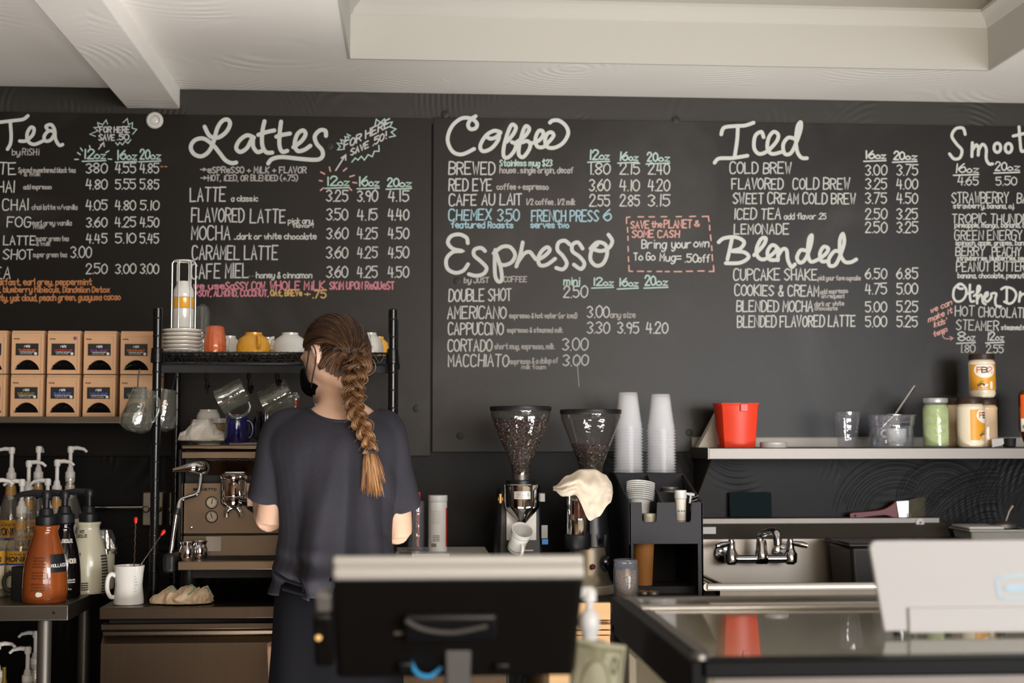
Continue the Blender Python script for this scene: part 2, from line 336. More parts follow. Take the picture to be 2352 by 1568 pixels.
boardR = thing('chalkboard', 'black chalkboard panel headed Coffee, Espresso, Iced and Blended', 'chalkboard', (sx+1.2, YW-.007, Z(1038, YB)), group='menu chalkboards on the back wall')
def bpart(par, x0, x1, z0, z1):
    L = par.location; obj('panel', MB().box(x0-L.x, x1-L.x, YB-L.y, YW-.006-L.y, z0-L.z, z1-L.z), M_board, par, bevel=.0015)
bpart(boardL, sx-2.2, sx-.0025, Z(1047, YB), bandz-.012); bpart(boardR, sx+.0025, xr-.01, Z(1038, YB), bandz-.008)
# chalk lettering
CH_COL = {'w': '#bcbeb9', 'W': '#c6c9c4', 'g': '#aec5bb', 'b': '#9bbac4', 'p': '#c27f8a', 's': '#cb9c93', 'y': '#c6a36c', 'o': '#bb8055', 'd': '#a5a29e'}
CHM = {k: mat('chalk_'+n, CH_COL[k], .95, spec=.1, var=.1, scale=300) for k, n in (('w', 'white'), ('W', 'bright_white'), ('g', 'mint'), ('b', 'blue'), ('p', 'pink'), ('s', 'salmon'), ('y', 'yellow'), ('o', 'orange'), ('d', 'dusty_white'))}
def chalkfn(par, off):
    L = par.location; n = [0]
    def fn(u, v): n[0] = (n[0]+1) % 240; p = W(u, v, YB-off-n[0]*4e-6); return (p.x-L.x, p.y-L.y, p.z-L.z)
    return fn
ZO = [.0006]
def line(par, name, items):
    """items: ('t', text, x0, x1, baseline, capheight, width, colour[, baseline1]) or ('s', width, colour, smooth, points)"""
    mb = MB(); cols = []
    for it in items:
        ZO[0] = .0006+(ZO[0]+.00005) % .0006; c = it[7] if it[0] == 't' else it[2]
        if c not in cols: cols.append(c)
        mi = cols.index(c)
        if it[0] == 't':
            _, t, x0, x1, y, h, w = it[:7]; y1 = it[8] if len(it) > 8 else y
            for s in text_strokes(t, x0, x1, h, 0, y-y1, .045): ribbon(mb, [Vector((p.x, y-p.y)) for p in s], w*1.12, chalkfn(par, ZO[0]), mi)
        else:
            pts = [Vector(p) for p in it[4]]
            if it[3]: pts = catmull(pts, 7)
            ribbon(mb, pts, it[1], chalkfn(par, ZO[0]), mi, caps=5)
    obj(name, mb, [CHM[c] for c in cols], par)
def P6(*a, o=(0, 230), s=3.2): return [(o[0]+a[i]/s, o[1]+a[i+1]/s) for i in range(0, len(a), 2)]
def P2(*a): return P6(*a, o=(380, 230), s=3.2)
def P3(*a): return P6(*a, o=(1000, 230), s=3.2)
def P5(*a): return P6(*a, o=(1600, 230), s=2.613)
def P8(*a): return P6(*a, o=(2130, 560), s=5.6)
def st(w, c, sm, pts): return ('s', w, c, sm, pts)
def big(F, w, *ss): return [st(w, 'W', True, F(*s)) for s in ss]
def prices(rows, xs, h=22, w=2.6, c='w'):
    out = []
    for y, *vals in rows:
        for (x0, x1), v in zip(xs, vals):
            if v: out.append(('t', v, x0, x1, y, h, w, c))
    return out
def oz(n, x0, y, x1, h=21, c='g', w=3.2, ul=True):
    m = x0+(x1-x0)*.48
    o = [('t', n, x0, m-1, y, h, w, c), ('t', 'oz', m+2, x1, y, h*.72, w*.85, c)]
    if ul: o.append(st(3.2, c, False, [(x0-3, y+6.5), (x1+1, y+4.5)]))
    return o
# Tea
line(boardL, 'menu_title_lettering', big(P6, 8, (-30, 165, 100, 150, 170, 140, 205, 115), (75, 155, 82, 260, 76, 320, 55, 360), (145, 300, 190, 298, 240, 255, 250, 210, 225, 200, 200, 245, 205, 300, 250, 325, 315, 300), (345, 210, 340, 190, 375, 180, 400, 215, 408, 285, 435, 330, 460, 326), (404, 235, 360, 225, 325, 265, 335, 300, 375, 290, 405, 240)))
line(boardL, 'menu_note_lettering', [('t', 'by', 28, 46, 356, 13, 2, 'd'), ('t', 'RiSHi', 51, 89, 356, 15, 2, 'd'),
 ('t', 'Spiced sweetened black tea', 42, 173, 396, 11, 1.9, 'd'), ('t', '& milk', 55, 92, 404, 9, 1.7, 'd'), ('t', 'add espresso', 54, 118, 434, 10, 1.9, 'd'), ('t', 'chai latte w/vanilla', 73, 177, 481, 11, 1.9, 'd'),
 ('t', 'earl grey vanilla', 74, 164, 517, 11, 1.9, 'd'), ('t', 'milk', 77, 101, 525, 9, 1.8, 'd'), ('t', 'super green tea', 82, 157, 553, 11, 1.9, 'd'), ('t', '& milk', 83, 115, 564, 9, 1.7, 'd'), ('t', 'super green tea', 76, 153, 590, 11, 1.9, 'd')])
line(boardL, 'menu_item_lettering', [('t', 'TE', -2, 36, 400, 26, 2.6, 'w'), ('t', 'HAI', -5, 32, 441, 25, 2.6, 'w'), ('t', 'CHAI', 6, 64, 482, 25, 2.6, 'w'), ('t', 'FOG', 16, 70, 521, 23, 2.6, 'w'), ('t', 'LATTE', 8, 80, 562, 20, 2.6, 'w'), ('t', 'SHOT', 7, 75, 595, 22, 2.6, 'w'), ('t', 'EA', -12, 23, 640, 27, 2.6, 'w')])
line(boardL, 'menu_price_lettering', prices([(397, '380', '4.55', '4.85'), (434, '4.80', '5.55', '5.85'), (482, '4.05', '4.80', '5.10'), (521, '3.60', '4.25', '4.50'), (558, '4.45', '5.10', '5.45'), (628, '2.50', '3.00', '3.00')], [(198, 245), (265, 311), (322, 364)])+[('t', '3.00', 163, 209, 591, 25, 2.6, 'w')])
line(boardL, 'menu_heading_lettering', oz('12', 192, 364, 242)+oz('16', 268, 366, 313)+oz('20', 322, 365, 368))
line(boardL, 'menu_note_lettering', [('t', 'akfast, earl grey, peppermint', -4, 210, 654, 14, 2.6, 'o'), ('t', 'l, blueberry hibiscus, Dandelion Detox', -2, 251, 671, 13, 2.5, 'o'), ('t', 'ity, yak cloud, peach green, guayusa cacao', -2, 276, 691, 14, 2.6, 'o', 688)])
line(boardL, 'menu_burst_lettering', [('t', 'FOR HERE', 229, 297, 304, 13, 2.6, 'w'), ('t', 'SAVE', 227, 263, 322, 13, 2.6, 'w'), ('t', '.50', 270, 295, 321, 13, 2.6, 'w'),
 st(2.4, 'g', False, P6(700, 265, 660, 250, 720, 225, 690, 200, 725, 200, 718, 165, 755, 180, 780, 145, 790, 175)), st(2.4, 'g', False, P6(905, 165, 935, 135, 945, 180, 975, 165, 970, 205, 1005, 215, 975, 250)), st(2.4, 'g', False, P6(850, 312, 865, 330, 880, 310, 900, 328, 920, 300, 940, 318, 962, 290)),
 st(2.8, 'w', False, P6(725, 360, 760, 312)), st(2.8, 'w', False, P6(738, 330, 762, 312, 766, 340))]+[st(3, 'g', False, P6(*q)) for q in ((550, 435, 575, 435), (570, 385, 590, 400), (592, 352, 606, 372), (658, 335, 664, 355), (778, 385, 800, 372), (796, 432, 820, 434))]+[st(2.6, 'o', False, P6(1183, 488, 1196, 488)), st(2.6, 'o', False, P6(1212, 488, 1226, 488))])
# Lattes
line(boardL, 'menu_title_lettering', big(P2, 9.5, (288, 195, 325, 262, 385, 275, 445, 235, 475, 175, 455, 142, 415, 155, 380, 210, 355, 300, 320, 375, 265, 412, 210, 395, 186, 345, 215, 295, 280, 282, 350, 330, 400, 390, 440, 440, 485, 462, 520, 458),
 (650, 275, 600, 258, 545, 295, 520, 350, 550, 380, 600, 350, 640, 280, 645, 340, 675, 380, 710, 372), (728, 155, 712, 235, 712, 330, 740, 382, 785, 385), (683, 255, 740, 235, 800, 222), (850, 158, 840, 240, 838, 330, 858, 378, 895, 372), (815, 268, 860, 255, 915, 245),
 (940, 345, 1000, 300, 1030, 250, 1010, 222, 970, 250, 950, 320, 970, 372, 1020, 365, 1065, 335), (1180, 262, 1175, 225, 1135, 222, 1098, 265, 1112, 320, 1150, 365, 1155, 410, 1115, 437, 1000, 432, 860, 418, 785, 432, 755, 465)))
line(boardL, 'menu_note_lettering', [('t', '>', 460, 474, 395, 12, 2.4, 'd'), ('t', 'eSPReSSO + MiLK + FLAVOR', 477, 703, 397, 14, 2.6, 'd'), ('t', '>', 461, 475, 414, 11, 2.3, 'd'), ('t', 'HOT, iCED, OR BLENDED (+.75)', 478, 683, 415, 13, 2.4, 'd'),
 ('t', 'a classic', 531, 592, 462, 13, 2.2, 'w'), ('t', 'pick any', 662, 718, 513, 12, 2.2, 'w'), ('t', 'flavor!', 672, 719, 522, 9, 2, 'w'), ('t', '...dark or white chocolate', 538, 726, 549, 13, 2.4, 'w'), ('t', '...', 573, 586, 634, 10, 2, 'd'), ('t', 'honey & cinnamon', 589, 716, 638, 13, 2.4, 'w')])
line(boardL, 'menu_item_lettering', [('t', 'LATTE', 437, 517, 462, 31, 3, 'w'), ('t', 'FLAVORED', 440, 560, 509, 31, 3, 'w'), ('t', 'LATTE', 575, 655, 511, 30, 3, 'w'), ('t', 'MOCHA', 440, 528, 550, 31, 3, 'w'), ('t', 'CARAMEL LATTE', 442, 637, 595, 31, 3, 'w', 596), ('t', 'CAFE MIEL', 440, 570, 640, 33, 3, 'w', 637)])
line(boardL, 'menu_price_lettering', prices([(462, '3.25', '3.90', '4.15'), (505, '3.50', '4.15', '4.40'), (548, '3.60', '4.25', '4.50'), (592, '3.60', '4.25', '4.50'), (637, '3.60', '4.25', '4.50')], [(750, 798), (821, 866), (892, 938)], 25, 2.8))
line(boardL, 'menu_heading_lettering', oz('12', 750, 426, 801, 20)+oz('16', 823, 427, 870, 21)+oz('20', 890, 428, 944, 19))
line(boardL, 'milk_note_lettering', [('t', 'we use', 445, 515, 663, 14, 3, 'p'), ('t', 'SaSSY COW', 518, 608, 664, 16, 3, 'p'), ('t', 'WHOLE MiLK.', 620, 748, 665, 19, 3.2, 'p'), ('t', 'SKiM UPON ReQUeST', 757, 905, 664, 17, 3, 'p'), ('t', '>SOY, ALMOND, COCONUT,', 448, 616, 680, 14, 2.8, 'p'), ('t', 'OAt, BREVe', 622, 693, 679, 13, 2.8, 'y'), ('t', '+', 700, 712, 680, 12, 2.6, 'y'), ('t', '.75', 719, 748, 684, 17, 3, 'y')])
rb = [('t', 'FOR HERE', 790, 893, 343, 17, 3, 'w', 291), ('t', 'SAVE', 806, 846, 357, 14, 2.8, 'w', 338), ('t', '.50!', 857, 887, 334, 16, 2.8, 'w', 318),
 st(2.8, 'g', False, P2(1300, 362, 1265, 365, 1285, 340, 1262, 315, 1300, 320, 1288, 290, 1325, 300, 1320, 268, 1350, 275, 1335, 248, 1360, 262)), st(2.8, 'g', False, P2(1540, 185, 1550, 140, 1580, 165, 1610, 138, 1620, 170, 1668, 160, 1650, 195, 1695, 212, 1660, 235, 1690, 262, 1645, 272)),
 st(2.8, 'g', False, P2(1370, 455, 1395, 425, 1415, 440, 1440, 412, 1462, 440, 1490, 400, 1520, 415, 1535, 375, 1570, 375, 1568, 332)), st(3.4, 'w', False, P2(1252, 515, 1318, 412)), st(3.2, 'w', False, P2(1292, 425, 1325, 402, 1325, 440))]
rb += [st(3.4, 's', False, P2(*q)) for q in ((1142, 528, 1170, 542), (1205, 492, 1212, 522), (1308, 520, 1332, 500), (1132, 590, 1152, 594), (1140, 662, 1162, 645), (1355, 562, 1388, 552), (1352, 645, 1368, 662), (1378, 604, 1405, 608))]
line(boardL, 'menu_burst_lettering', rb)
# Coffee
line(boardR, 'menu_title_lettering', big(P3, 8.8, (296, 118, 262, 140, 240, 180, 258, 212, 296, 205, 305, 170, 262, 135, 190, 135, 120, 195, 90, 290, 125, 375, 195, 398, 285, 358), (478, 235, 430, 225, 370, 262, 330, 335, 350, 375, 410, 355, 460, 295, 470, 245), (372, 262, 400, 282, 440, 275, 478, 240),
 (525, 305, 572, 250, 592, 200, 562, 180, 532, 240, 503, 345, 503, 412, 535, 420, 578, 375, 592, 325, 562, 308), (595, 310, 660, 262, 690, 212, 665, 190, 640, 240, 616, 340, 614, 400, 645, 418, 685, 370, 698, 325, 675, 300, 640, 310), (700, 318, 755, 300, 790, 262, 788, 228, 758, 228, 735, 285, 748, 338, 790, 345, 830, 310, 868, 262, 852, 236, 820, 250, 806, 300, 825, 345, 880, 348, 940, 312, 976, 245, 958, 188, 908, 150, 862, 150, 842, 165)))
line(boardR, 'menu_item_lettering', [('t', 'BREWED', 1031, 1136, 400, 28, 2.9, 'w'), ('t', 'RED EYE', 1031, 1129, 438, 27, 2.9, 'w'), ('t', 'CAFE AU LAIT', 1032, 1198, 472, 25, 2.9, 'w', 470), ('t', 'CHEMEX', 1031, 1128, 506, 24, 3, 'b', 504), ('t', '3.50', 1143, 1192, 507, 26, 3, 'b'), ('t', 'FRENCH PRESS', 1221, 1374, 508, 25, 3, 'b'), ('t', '6', 1387, 1403, 507, 25, 3.2, 'b')])
line(boardR, 'menu_note_lettering', [('t', 'Stainless mug $23', 1148, 1268, 381, 14, 2.4, 'g'), ('t', 'house . single origin, decaf', 1148, 1316, 397, 13, 2.3, 'd'), ('t', 'coffee + espresso', 1141, 1259, 435, 13, 2.3, 'd'), ('t', '1/2 coffee . 1/2 milk', 1209, 1320, 470, 13, 2.3, 'd'), ('t', 'featured Roasts', 1036, 1178, 523, 14, 2.6, 'b'), ('t', 'serves two', 1219, 1306, 523, 14, 2.6, 'b')])
line(boardR, 'menu_price_lettering', prices([(400, '1.80', '2.15', '2.40'), (438, '3.60', '4.10', '4.20'), (473, '2.55', '2.85', '3.15')], [(1354, 1400), (1424, 1468), (1489, 1537)], 25, 2.7))
line(boardR, 'menu_heading_lettering', oz('12', 1353, 366, 1399)+oz('16', 1422, 368, 1465, 19)+oz('20', 1487, 370, 1537, 20))
# bring your own box
dash = []
for q in ((1405, 905, 1405, 862, 1430, 858), (1490, 857, 1530, 857), (1570, 857, 1610, 857), (1660, 856, 1700, 856), (1770, 856, 1808, 855), (1870, 855, 1912, 853), (1962, 855, 2005, 853, 2012, 890), (2015, 920, 2017, 955), (2022, 990, 2026, 1030), (2030, 1070, 2033, 1105), (2034, 1135, 2036, 1178), (2044, 1215, 2046, 1258, 2012, 1258), (1930, 1255, 1975, 1255), (1845, 1257, 1890, 1257), (1755, 1259, 1810, 1259), (1690, 1259, 1720, 1259), (1628, 1258, 1665, 1258), (1560, 1258, 1585, 1258), (1485, 1257, 1530, 1257), (1450, 1258, 1424, 1256, 1422, 1215), (1420, 1185, 1418, 1150), (1418, 1110, 1416, 1075), (1416, 1030, 1415, 1000), (1414, 970, 1412, 935)): dash.append(st(3.2, 's', False, P3(*q)))
line(boardR, 'reusable_mug_offer_lettering', dash+[('t', 'SAVE', 1449, 1490, 524, 16, 2.8, 's'), ('t', 'the', 1496, 1520, 522, 14, 2.4, 's'), ('t', 'PLANET', 1525, 1588, 523, 18, 2.8, 's'), ('t', '&', 1595, 1606, 519, 12, 2.6, 's'), ('t', 'SOME CASH', 1452, 1560, 545, 16, 2.8, 's'),
 ('t', 'Bring', 1474, 1530, 570, 20, 2.5, 'W'), ('t', 'your', 1543, 1586, 569, 19, 2.5, 'W'), ('t', 'own', 1594, 1628, 567, 19, 2.5, 'W'), ('t', 'To Go', 1456, 1504, 597, 17, 2.5, 'W'), ('t', 'Mug=', 1516, 1564, 599, 17, 2.5, 'W'), ('t', '.50', 1574, 1602, 602, 19, 2.5, 'W'), ('t', 'off', 1604, 1629, 602, 17, 2.4, 'W')])
# Espresso
line(boardR, 'menu_title_lettering', big(P3, 8.8, (238, 1050, 228, 1010, 175, 986, 115, 1000, 92, 1048, 130, 1092, 195, 1108, 130, 1115, 82, 1165, 88, 1235, 145, 1268, 205, 1252, 240, 1205), (365, 1108, 335, 1085, 288, 1098, 285, 1140, 335, 1185, 376, 1232, 355, 1275, 300, 1290, 246, 1278),
 (428, 1125, 490, 1078, 550, 1080, 586, 1135, 560, 1190, 505, 1212, 470, 1200), (440, 1100, 436, 1190, 440, 1290, 462, 1332, 488, 1318, 482, 1240, 462, 1170, 440, 1110), (642, 1045, 625, 1130, 595, 1222), (600, 1200, 650, 1130, 692, 1115, 720, 1145, 745, 1170, 795, 1150, 840, 1105, 822, 1080, 782, 1108, 755, 1165, 770, 1212, 820, 1208, 880, 1165),
 (988, 1060, 950, 1032, 905, 1048, 898, 1100, 938, 1145, 966, 1200, 938, 1242, 888, 1232), (1082, 1090, 1048, 1045, 1008, 1062, 1008, 1110, 1060, 1150, 1095, 1200, 1070, 1240, 1018, 1208), (1140, 1090, 1190, 1045, 1250, 1062, 1262, 1130, 1232, 1200, 1180, 1215, 1140, 1170, 1150, 1100, 1190, 1060), (1142, 1088, 1215, 1108, 1275, 1085, 1300, 1035, 1272, 988)))
line(boardR, 'menu_note_lettering', [('t', 'by JUST', 1066, 1122, 649, 12, 2.3, 'd'), ('t', 'COFFEE', 1157, 1209, 647, 12, 2.3, 'd'), ('t', 'mini', 1295, 1331, 654, 18, 3, 'g'), ('t', 'espresso & hot water (or iced)', 1170, 1325, 730, 11, 2.2, 'd'), ('t', 'any size', 1402, 1459, 729, 13, 2.2, 'd'), ('t', 'espresso & steamed milk.', 1165, 1292, 763, 11, 2.2, 'd'), ('t', 'short mug, espresso, milk.', 1136, 1273, 801, 12, 2.2, 'd'), ('t', 'espresso & a dollop of', 1171, 1281, 836, 12, 2.2, 'd', 833), ('t', 'milk foam', 1198, 1253, 847, 10, 2, 'd')])
line(boardR, 'menu_heading_lettering', oz('12', 1362, 655, 1408, 17)+oz('16', 1421, 657, 1465, 18)+oz('20', 1482, 655, 1533, 21))
line(boardR, 'menu_item_lettering', [('t', 'DOUBLE SHOT', 1031, 1174, 692, 27, 2.9, 'w', 690), ('t', 'AMERICANO', 1028, 1162, 731, 27, 2.9, 'w'), ('t', 'CAPPUCCINO', 1030, 1155, 768, 26, 2.9, 'w'), ('t', 'CORTADO', 1029, 1129, 806, 26, 2.9, 'w'), ('t', 'MACCHIATO', 1030, 1167, 841, 27, 2.9, 'w')])
line(boardR, 'menu_price_lettering', [('t', '2.50', 1294, 1348, 683, 26, 2.8, 'w'), ('t', '3.00', 1349, 1399, 729, 26, 2.8, 'w'), ('t', '3.00', 1292, 1349, 804, 27, 2.8, 'w'), ('t', '3.00', 1293, 1350, 839, 25, 2.8, 'w'), st(1.6, 'd', False, [(1326, 832), (1327, 850), (1330, 887)])]+prices([(765, '3.30', '3.95', '4.20')], [(1349, 1399), (1419, 1467), (1485, 1533)], 25, 2.8))
# Iced, Blended
line(boardR, 'menu_title_lettering', big(P5, 8.6, (148, 205, 165, 165, 235, 155, 290, 152, 342, 135), (248, 155, 243, 240, 228, 342), (108, 375, 135, 350, 215, 347, 305, 333), (402, 222, 388, 190, 352, 215, 345, 285, 375, 322, 425, 305, 478, 250, 490, 208, 462, 190, 432, 228, 425, 290, 452, 322, 505, 312), (590, 232, 550, 225, 520, 265, 528, 320, 565, 318, 598, 255, 625, 175, 625, 132, 605, 160, 596, 240, 605, 310, 630, 345, 662, 348)))
line(boardR, 'menu_title_lettering', big(P5, 8.6, (212, 832, 200, 890, 185, 955), (132, 852, 165, 828, 235, 822, 285, 850, 262, 890, 212, 905, 285, 912, 312, 942, 262, 975, 175, 978), (345, 930, 400, 872, 416, 830, 388, 832, 360, 890, 368, 940, 405, 955, 460, 920, 482, 885, 452, 870, 425, 910, 438, 955, 480, 958), (490, 890, 488, 960), (488, 935, 515, 895, 540, 900, 548, 960, 570, 1000, 590, 985),
 (665, 905, 625, 900, 602, 945, 622, 975, 655, 950, 685, 870, 692, 812, 674, 835, 668, 920, 685, 968, 730, 955, 775, 922, 790, 890, 762, 880, 740, 920, 750, 965, 785, 965), (868, 915, 830, 905, 795, 950, 798, 992, 835, 985, 868, 915, 886, 850, 878, 802, 860, 840, 862, 920, 888, 968, 925, 972, 958, 955)))
line(boardR, 'menu_item_lettering', [('t', 'COLD BREW', 1677, 1816, 398, 25, 2.7, 'w'), ('t', 'FLAVORED', 1681, 1798, 434, 24, 2.7, 'w'), ('t', 'COLD BREW', 1821, 1950, 434, 25, 2.7, 'w'), ('t', 'SWEET CREAM COLD BREW', 1684, 1964, 467, 24, 2.7, 'w', 468), ('t', 'ICED TEA', 1688, 1792, 503, 24, 2.7, 'w'), ('t', 'LEMONADE', 1686, 1811, 537, 23, 2.7, 'w')])
line(boardR, 'menu_note_lettering', [('t', 'add flavor .25', 1801, 1897, 503, 13, 2, 'w'), ('t', 'pick your fave cupcake', 1879, 1976, 643, 10, 1.9, 'd'), ('t', 'add espresso', 1884, 1947, 675, 10, 1.9, 'd', 672), ('t', 'on request', 1887, 1939, 684, 9, 1.8, 'd'), ('t', 'dark or white', 1871, 1938, 703, 10, 1.9, 'd', 701), ('t', 'chocolate', 1871, 1923, 712, 9, 1.8, 'd')])
line(boardR, 'menu_price_lettering', prices([(402, '3.00', '3.75'), (434, '3.25', '4.00'), (467, '3.75', '4.50'), (503, '2.50', '3.25'), (534, '2.50', '3.25'), (640, '6.50', '6.85'), (675, '4.75', '5.00'), (716, '5.00', '5.25'), (750, '5.00', '5.25')], [(1988, 2036), (2060, 2107)], 24, 2.5))
line(boardR, 'menu_heading_lettering', oz('16', 1987, 364, 2034, 18, 'W')+oz('20', 2053, 366, 2105, 18, 'W'))
line(boardR, 'menu_item_lettering', [('t', 'CUPCAKE SHAKE', 1685, 1876, 643, 25, 2.7, 'w'), ('t', 'COOKIES & CREAM', 1688, 1880, 678, 24, 2.7, 'w', 680), ('t', 'BLENDED MOCHA', 1692, 1866, 715, 24, 2.7, 'w'), ('t', 'BLENDED FLAVORED LATTE', 1694, 1964, 751, 25, 2.7, 'w', 749)])
# Smoothies, other drinks
el = lambda cx, cy, a, b: sum([(cx+a*sin(t*pi/5), cy-b*cos(t*pi/5)) for t in range(11)], ())
line(boardR, 'menu_title_lettering', big(P5, 7, (1612, 205, 1598, 168, 1555, 172, 1532, 215, 1560, 262, 1592, 300, 1580, 345, 1545, 352, 1518, 322), (1655, 255, 1652, 338), (1652, 305, 1678, 268, 1692, 290, 1690, 330), (1690, 305, 1715, 265, 1738, 290, 1738, 350, 1755, 382, 1776, 382), el(1805, 285, 20, 28), el(1872, 287, 20, 28), (1935, 160, 1942, 250, 1950, 305, 1975, 300), (1900, 215, 1975, 198)))
line(boardR, 'menu_heading_lettering', oz('16', 2193, 396, 2247, 20, 'W', 2.7)+oz('20', 2286, 391, 2341, 19, 'W', 2.7))
line(boardR, 'menu_price_lettering', prices([(425, '4.65', '5.50')], [(2200, 2247), (2288, 2335)], 19, 2.3)+[('t', '1.80', 2206, 2239, 809, 18, 2.1, 'w'), ('t', '2.55', 2266, 2304, 810, 18, 2.1, 'w')])
line(boardR, 'menu_item_lettering', [('t', 'STRAWBERRY', 2186, 2316, 466, 24, 2.3, 'w'), ('t', 'BANANA', 2336, 2410, 466, 22, 2.3, 'w'), ('t', 'TROPIC', 2187, 2264, 512, 21, 2.2, 'w'), ('t', 'THUNDER', 2275, 2375, 513, 21, 2.2, 'w'), ('t', 'GREEN ENERGY', 2193, 2347, 551, 22, 2.2, 'w'), ('t', 'BERRY', 2195, 2261, 587, 20, 2.2, 'w'), ('t', 'PEACHY', 2279, 2344, 588, 20, 2.2, 'w'), ('t', 'PEANUT', 2197, 2273, 623, 22, 2.2, 'w'), ('t', 'BUTTER', 2284, 2353, 622, 21, 2.2, 'w'), ('t', 'HOT', 2194, 2237, 725, 22, 2.3, 'w'), ('t', 'CHOCOLATE', 2248, 2360, 727, 22, 2.3, 'w', 729), ('t', 'STEAMER', 2197, 2293, 757, 22, 2.3, 'w', 759)])
line(boardR, 'menu_note_lettering', [('t', 'strawberry, banana, o.j.', 2190, 2329, 478, 11, 2, 'w'), ('t', 'pineapple, mango, banana, orange', 2193, 2390, 522, 11, 2, 'w'), ('t', 'spinach, apple, grapes, banana', 2195, 2372, 563, 11, 2, 'w'), ('t', 'strawberries, blueberries, peach', 2198, 2368, 598, 11, 2, 'w'), ('t', 'banana, chocolate, peanut', 2200, 2352, 638, 11, 2, 'w'), ('t', 'steamed milk', 2300, 2366, 757, 11, 2, 'w')])
line(boardR, 'menu_title_lettering', big(P8, 5.6, (455, 575, 420, 575, 390, 555, 410, 520, 460, 530, 500, 590, 490, 670, 440, 730, 375, 738, 335, 680, 345, 580, 400, 520, 440, 515), (548, 525, 545, 640, 560, 735, 602, 735), (500, 645, 590, 615), (600, 668, 655, 620, 678, 560, 655, 540, 640, 600, 640, 765), (640, 720, 680, 655, 705, 680, 715, 750, 748, 775), (725, 700, 770, 665, 775, 625, 745, 640, 735, 705, 770, 742, 820, 690, 825, 640, 885, 640, 872, 720, 885, 790, 945, 805), (1022, 570, 1020, 745), (952, 582, 1010, 555, 1100, 580, 1142, 650, 1112, 735, 1055, 768, 990, 742), (1195, 620, 1180, 740), (1185, 690, 1225, 645, 1265, 650)))
line(boardR, 'menu_heading_lettering', oz('8', 2200, 782, 2239, 21, 'W', 2.6)+oz('12', 2267, 781, 2305, 18, 'W', 2.6))
line(boardR, 'kids_note_lettering', [('t', 'we can', 2138, 2186, 719, 13, 2, 's', 699), ('t', 'make it', 2132, 2187, 740, 13, 2, 's', 718), ('t', "kids'", 2146, 2174, 751, 13, 2, 's', 742), ('t', 'temp.', 2144, 2176, 774, 12, 2, 's', 760), st(2, 's', True, P8(195, 1130, 200, 1190, 240, 1220, 325, 1212)), st(2, 's', False, P8(290, 1190, 330, 1212, 300, 1235))])
# wall plug with white ring, wall bolts
t = thing('wall_plug', 'round white ceramic ring mounted high on the wall between Tea and Lattes', 'wall fitting', W(356, 277, YB-.0005))
R90 = Matrix.Rotation(pi/2, 3, 'X')
k = K(YW)
obj('ring', MB().lathe([(19*k, 0), (19*k, .006), (16*k, .010), (12*k, .010), (10.5*k, .003), (10.5*k, .001)], rot=R90, cap=False, n=40), M_white, t)
obj('inner_cap', MB().lathe([(10.5*k, .001), (9*k, .004), (5*k, .006), (0, .0065)], rot=R90, n=32, cap=False), M_white, t)
bolt = None
for i, (x, y, lab) in enumerate([(1553, 275, 'above Iced heading'), (1050, 645, 'below Espresso heading'), (957, 938, 'beside the seam of the left panel'), (1057, 1000, 'near the bottom edge, left of the grinders'), (1583, 993, 'beside the steel shelf end'), (1023, 262, 'above Coffee heading'), (757, 335, 'right of Lattes heading')]):
    p = W(x, y, YB); lb = 'dark round bolt head in the chalkboard '+lab
    if bolt is None:
        bolt = tag(obj('wall_bolt', MB().lathe([(.013, 0), (.013, .0006), (.0115, .0012), (.005, .0014), (.004, .0004), (0, .0004)], rot=R90, n=24, cap=False), mat('painted_bolt', '#171513', .5), loc=p), lb, 'bolt', 'bolts in the chalkboards')
    else: dup(bolt, p, label=lb)
# ================================================================ generic crockery
def cup_profile(R, r, h, t=.003, foot=.006):
    return [(r*.92, 0), (r, 0), (r, foot), (r*1.12, foot+.002), (r+(R-r)*.55+.003, h*.3), (R*.97, h*.65), (R, h), (R-t, h), (R*.97-t, h*.65), (r+(R-r)*.55, h*.3+.001), (r*.6, foot+.006), (0, foot+.005)]
def handle_pts(R, z0, z1, out, ang=0, n=10):
    P = []
    for i in range(n+1):
        a = -pi/2+pi*i/n; z = (z0+z1)/2+(z1-z0)/2*sin(a); x = R-.003+out*cos(a)**.7 if cos(a) > 0 else R-.003
        P.append((x*cos(ang), x*sin(ang), z))
    return P
def make_cup(name, label, cat, m, R, r, h, hang=0, loc=(0, 0, 0), group=None, out=.024, prof=None, hr=.0045, flip=False, inner=None, hz=(.25, .8)):
    t = thing(name, label, cat, loc, group=group)
    if flip: t.rotation_euler = (pi, 0, 0); t.location.z += h
    obj('bowl', MB().lathe(prof or cup_profile(R, r, h), n=40), m, t)
    if hang is not None: obj('handle', MB().tube(handle_pts(R*.96, h*hz[0], h*hz[1], out, hang), hr, n=10), m, t)
    return t
# ================================================================ wall shelf with tea boxes
YS = 4.42; TS = Z(957, YS)
kS = K(YS)
shx1 = X(346, YS); sh = thing('wall_shelf', 'stainless steel wall shelf under the tea boxes at the left', 'shelf', (-1.6, YS, TS-.02))
def loc_box(par, name, x0, x1, y0, y1, z0, z1, m, **k):
    L = par.location; return obj(name, MB().box(x0-L.x, x1-L.x, y0-L.y, y1-L.y, z0-L.z, z1-L.z), m, par, **k)
loc_box(sh, 'shelf_board', -2.1, shx1, YS, YW-.003, TS-.021, TS, M_steeld, bevel=.003)
for x in (-2.0, -1.62): loc_box(sh, 'bracket', x, x+.03, YS+.06, YW-.003, TS-.2, TS-.021, M_blackm)
M_kraft = mat('tea_box_card', '#c49a74', .55, var=.06); M_kraftg = mat('tea_box_edge_card', '#d7a06c', .5, var=.05)
M_lab = mat('black_tea_label', '#19191b', .5); M_ink = mat('label_white_ink', '#cfcac2', .8)
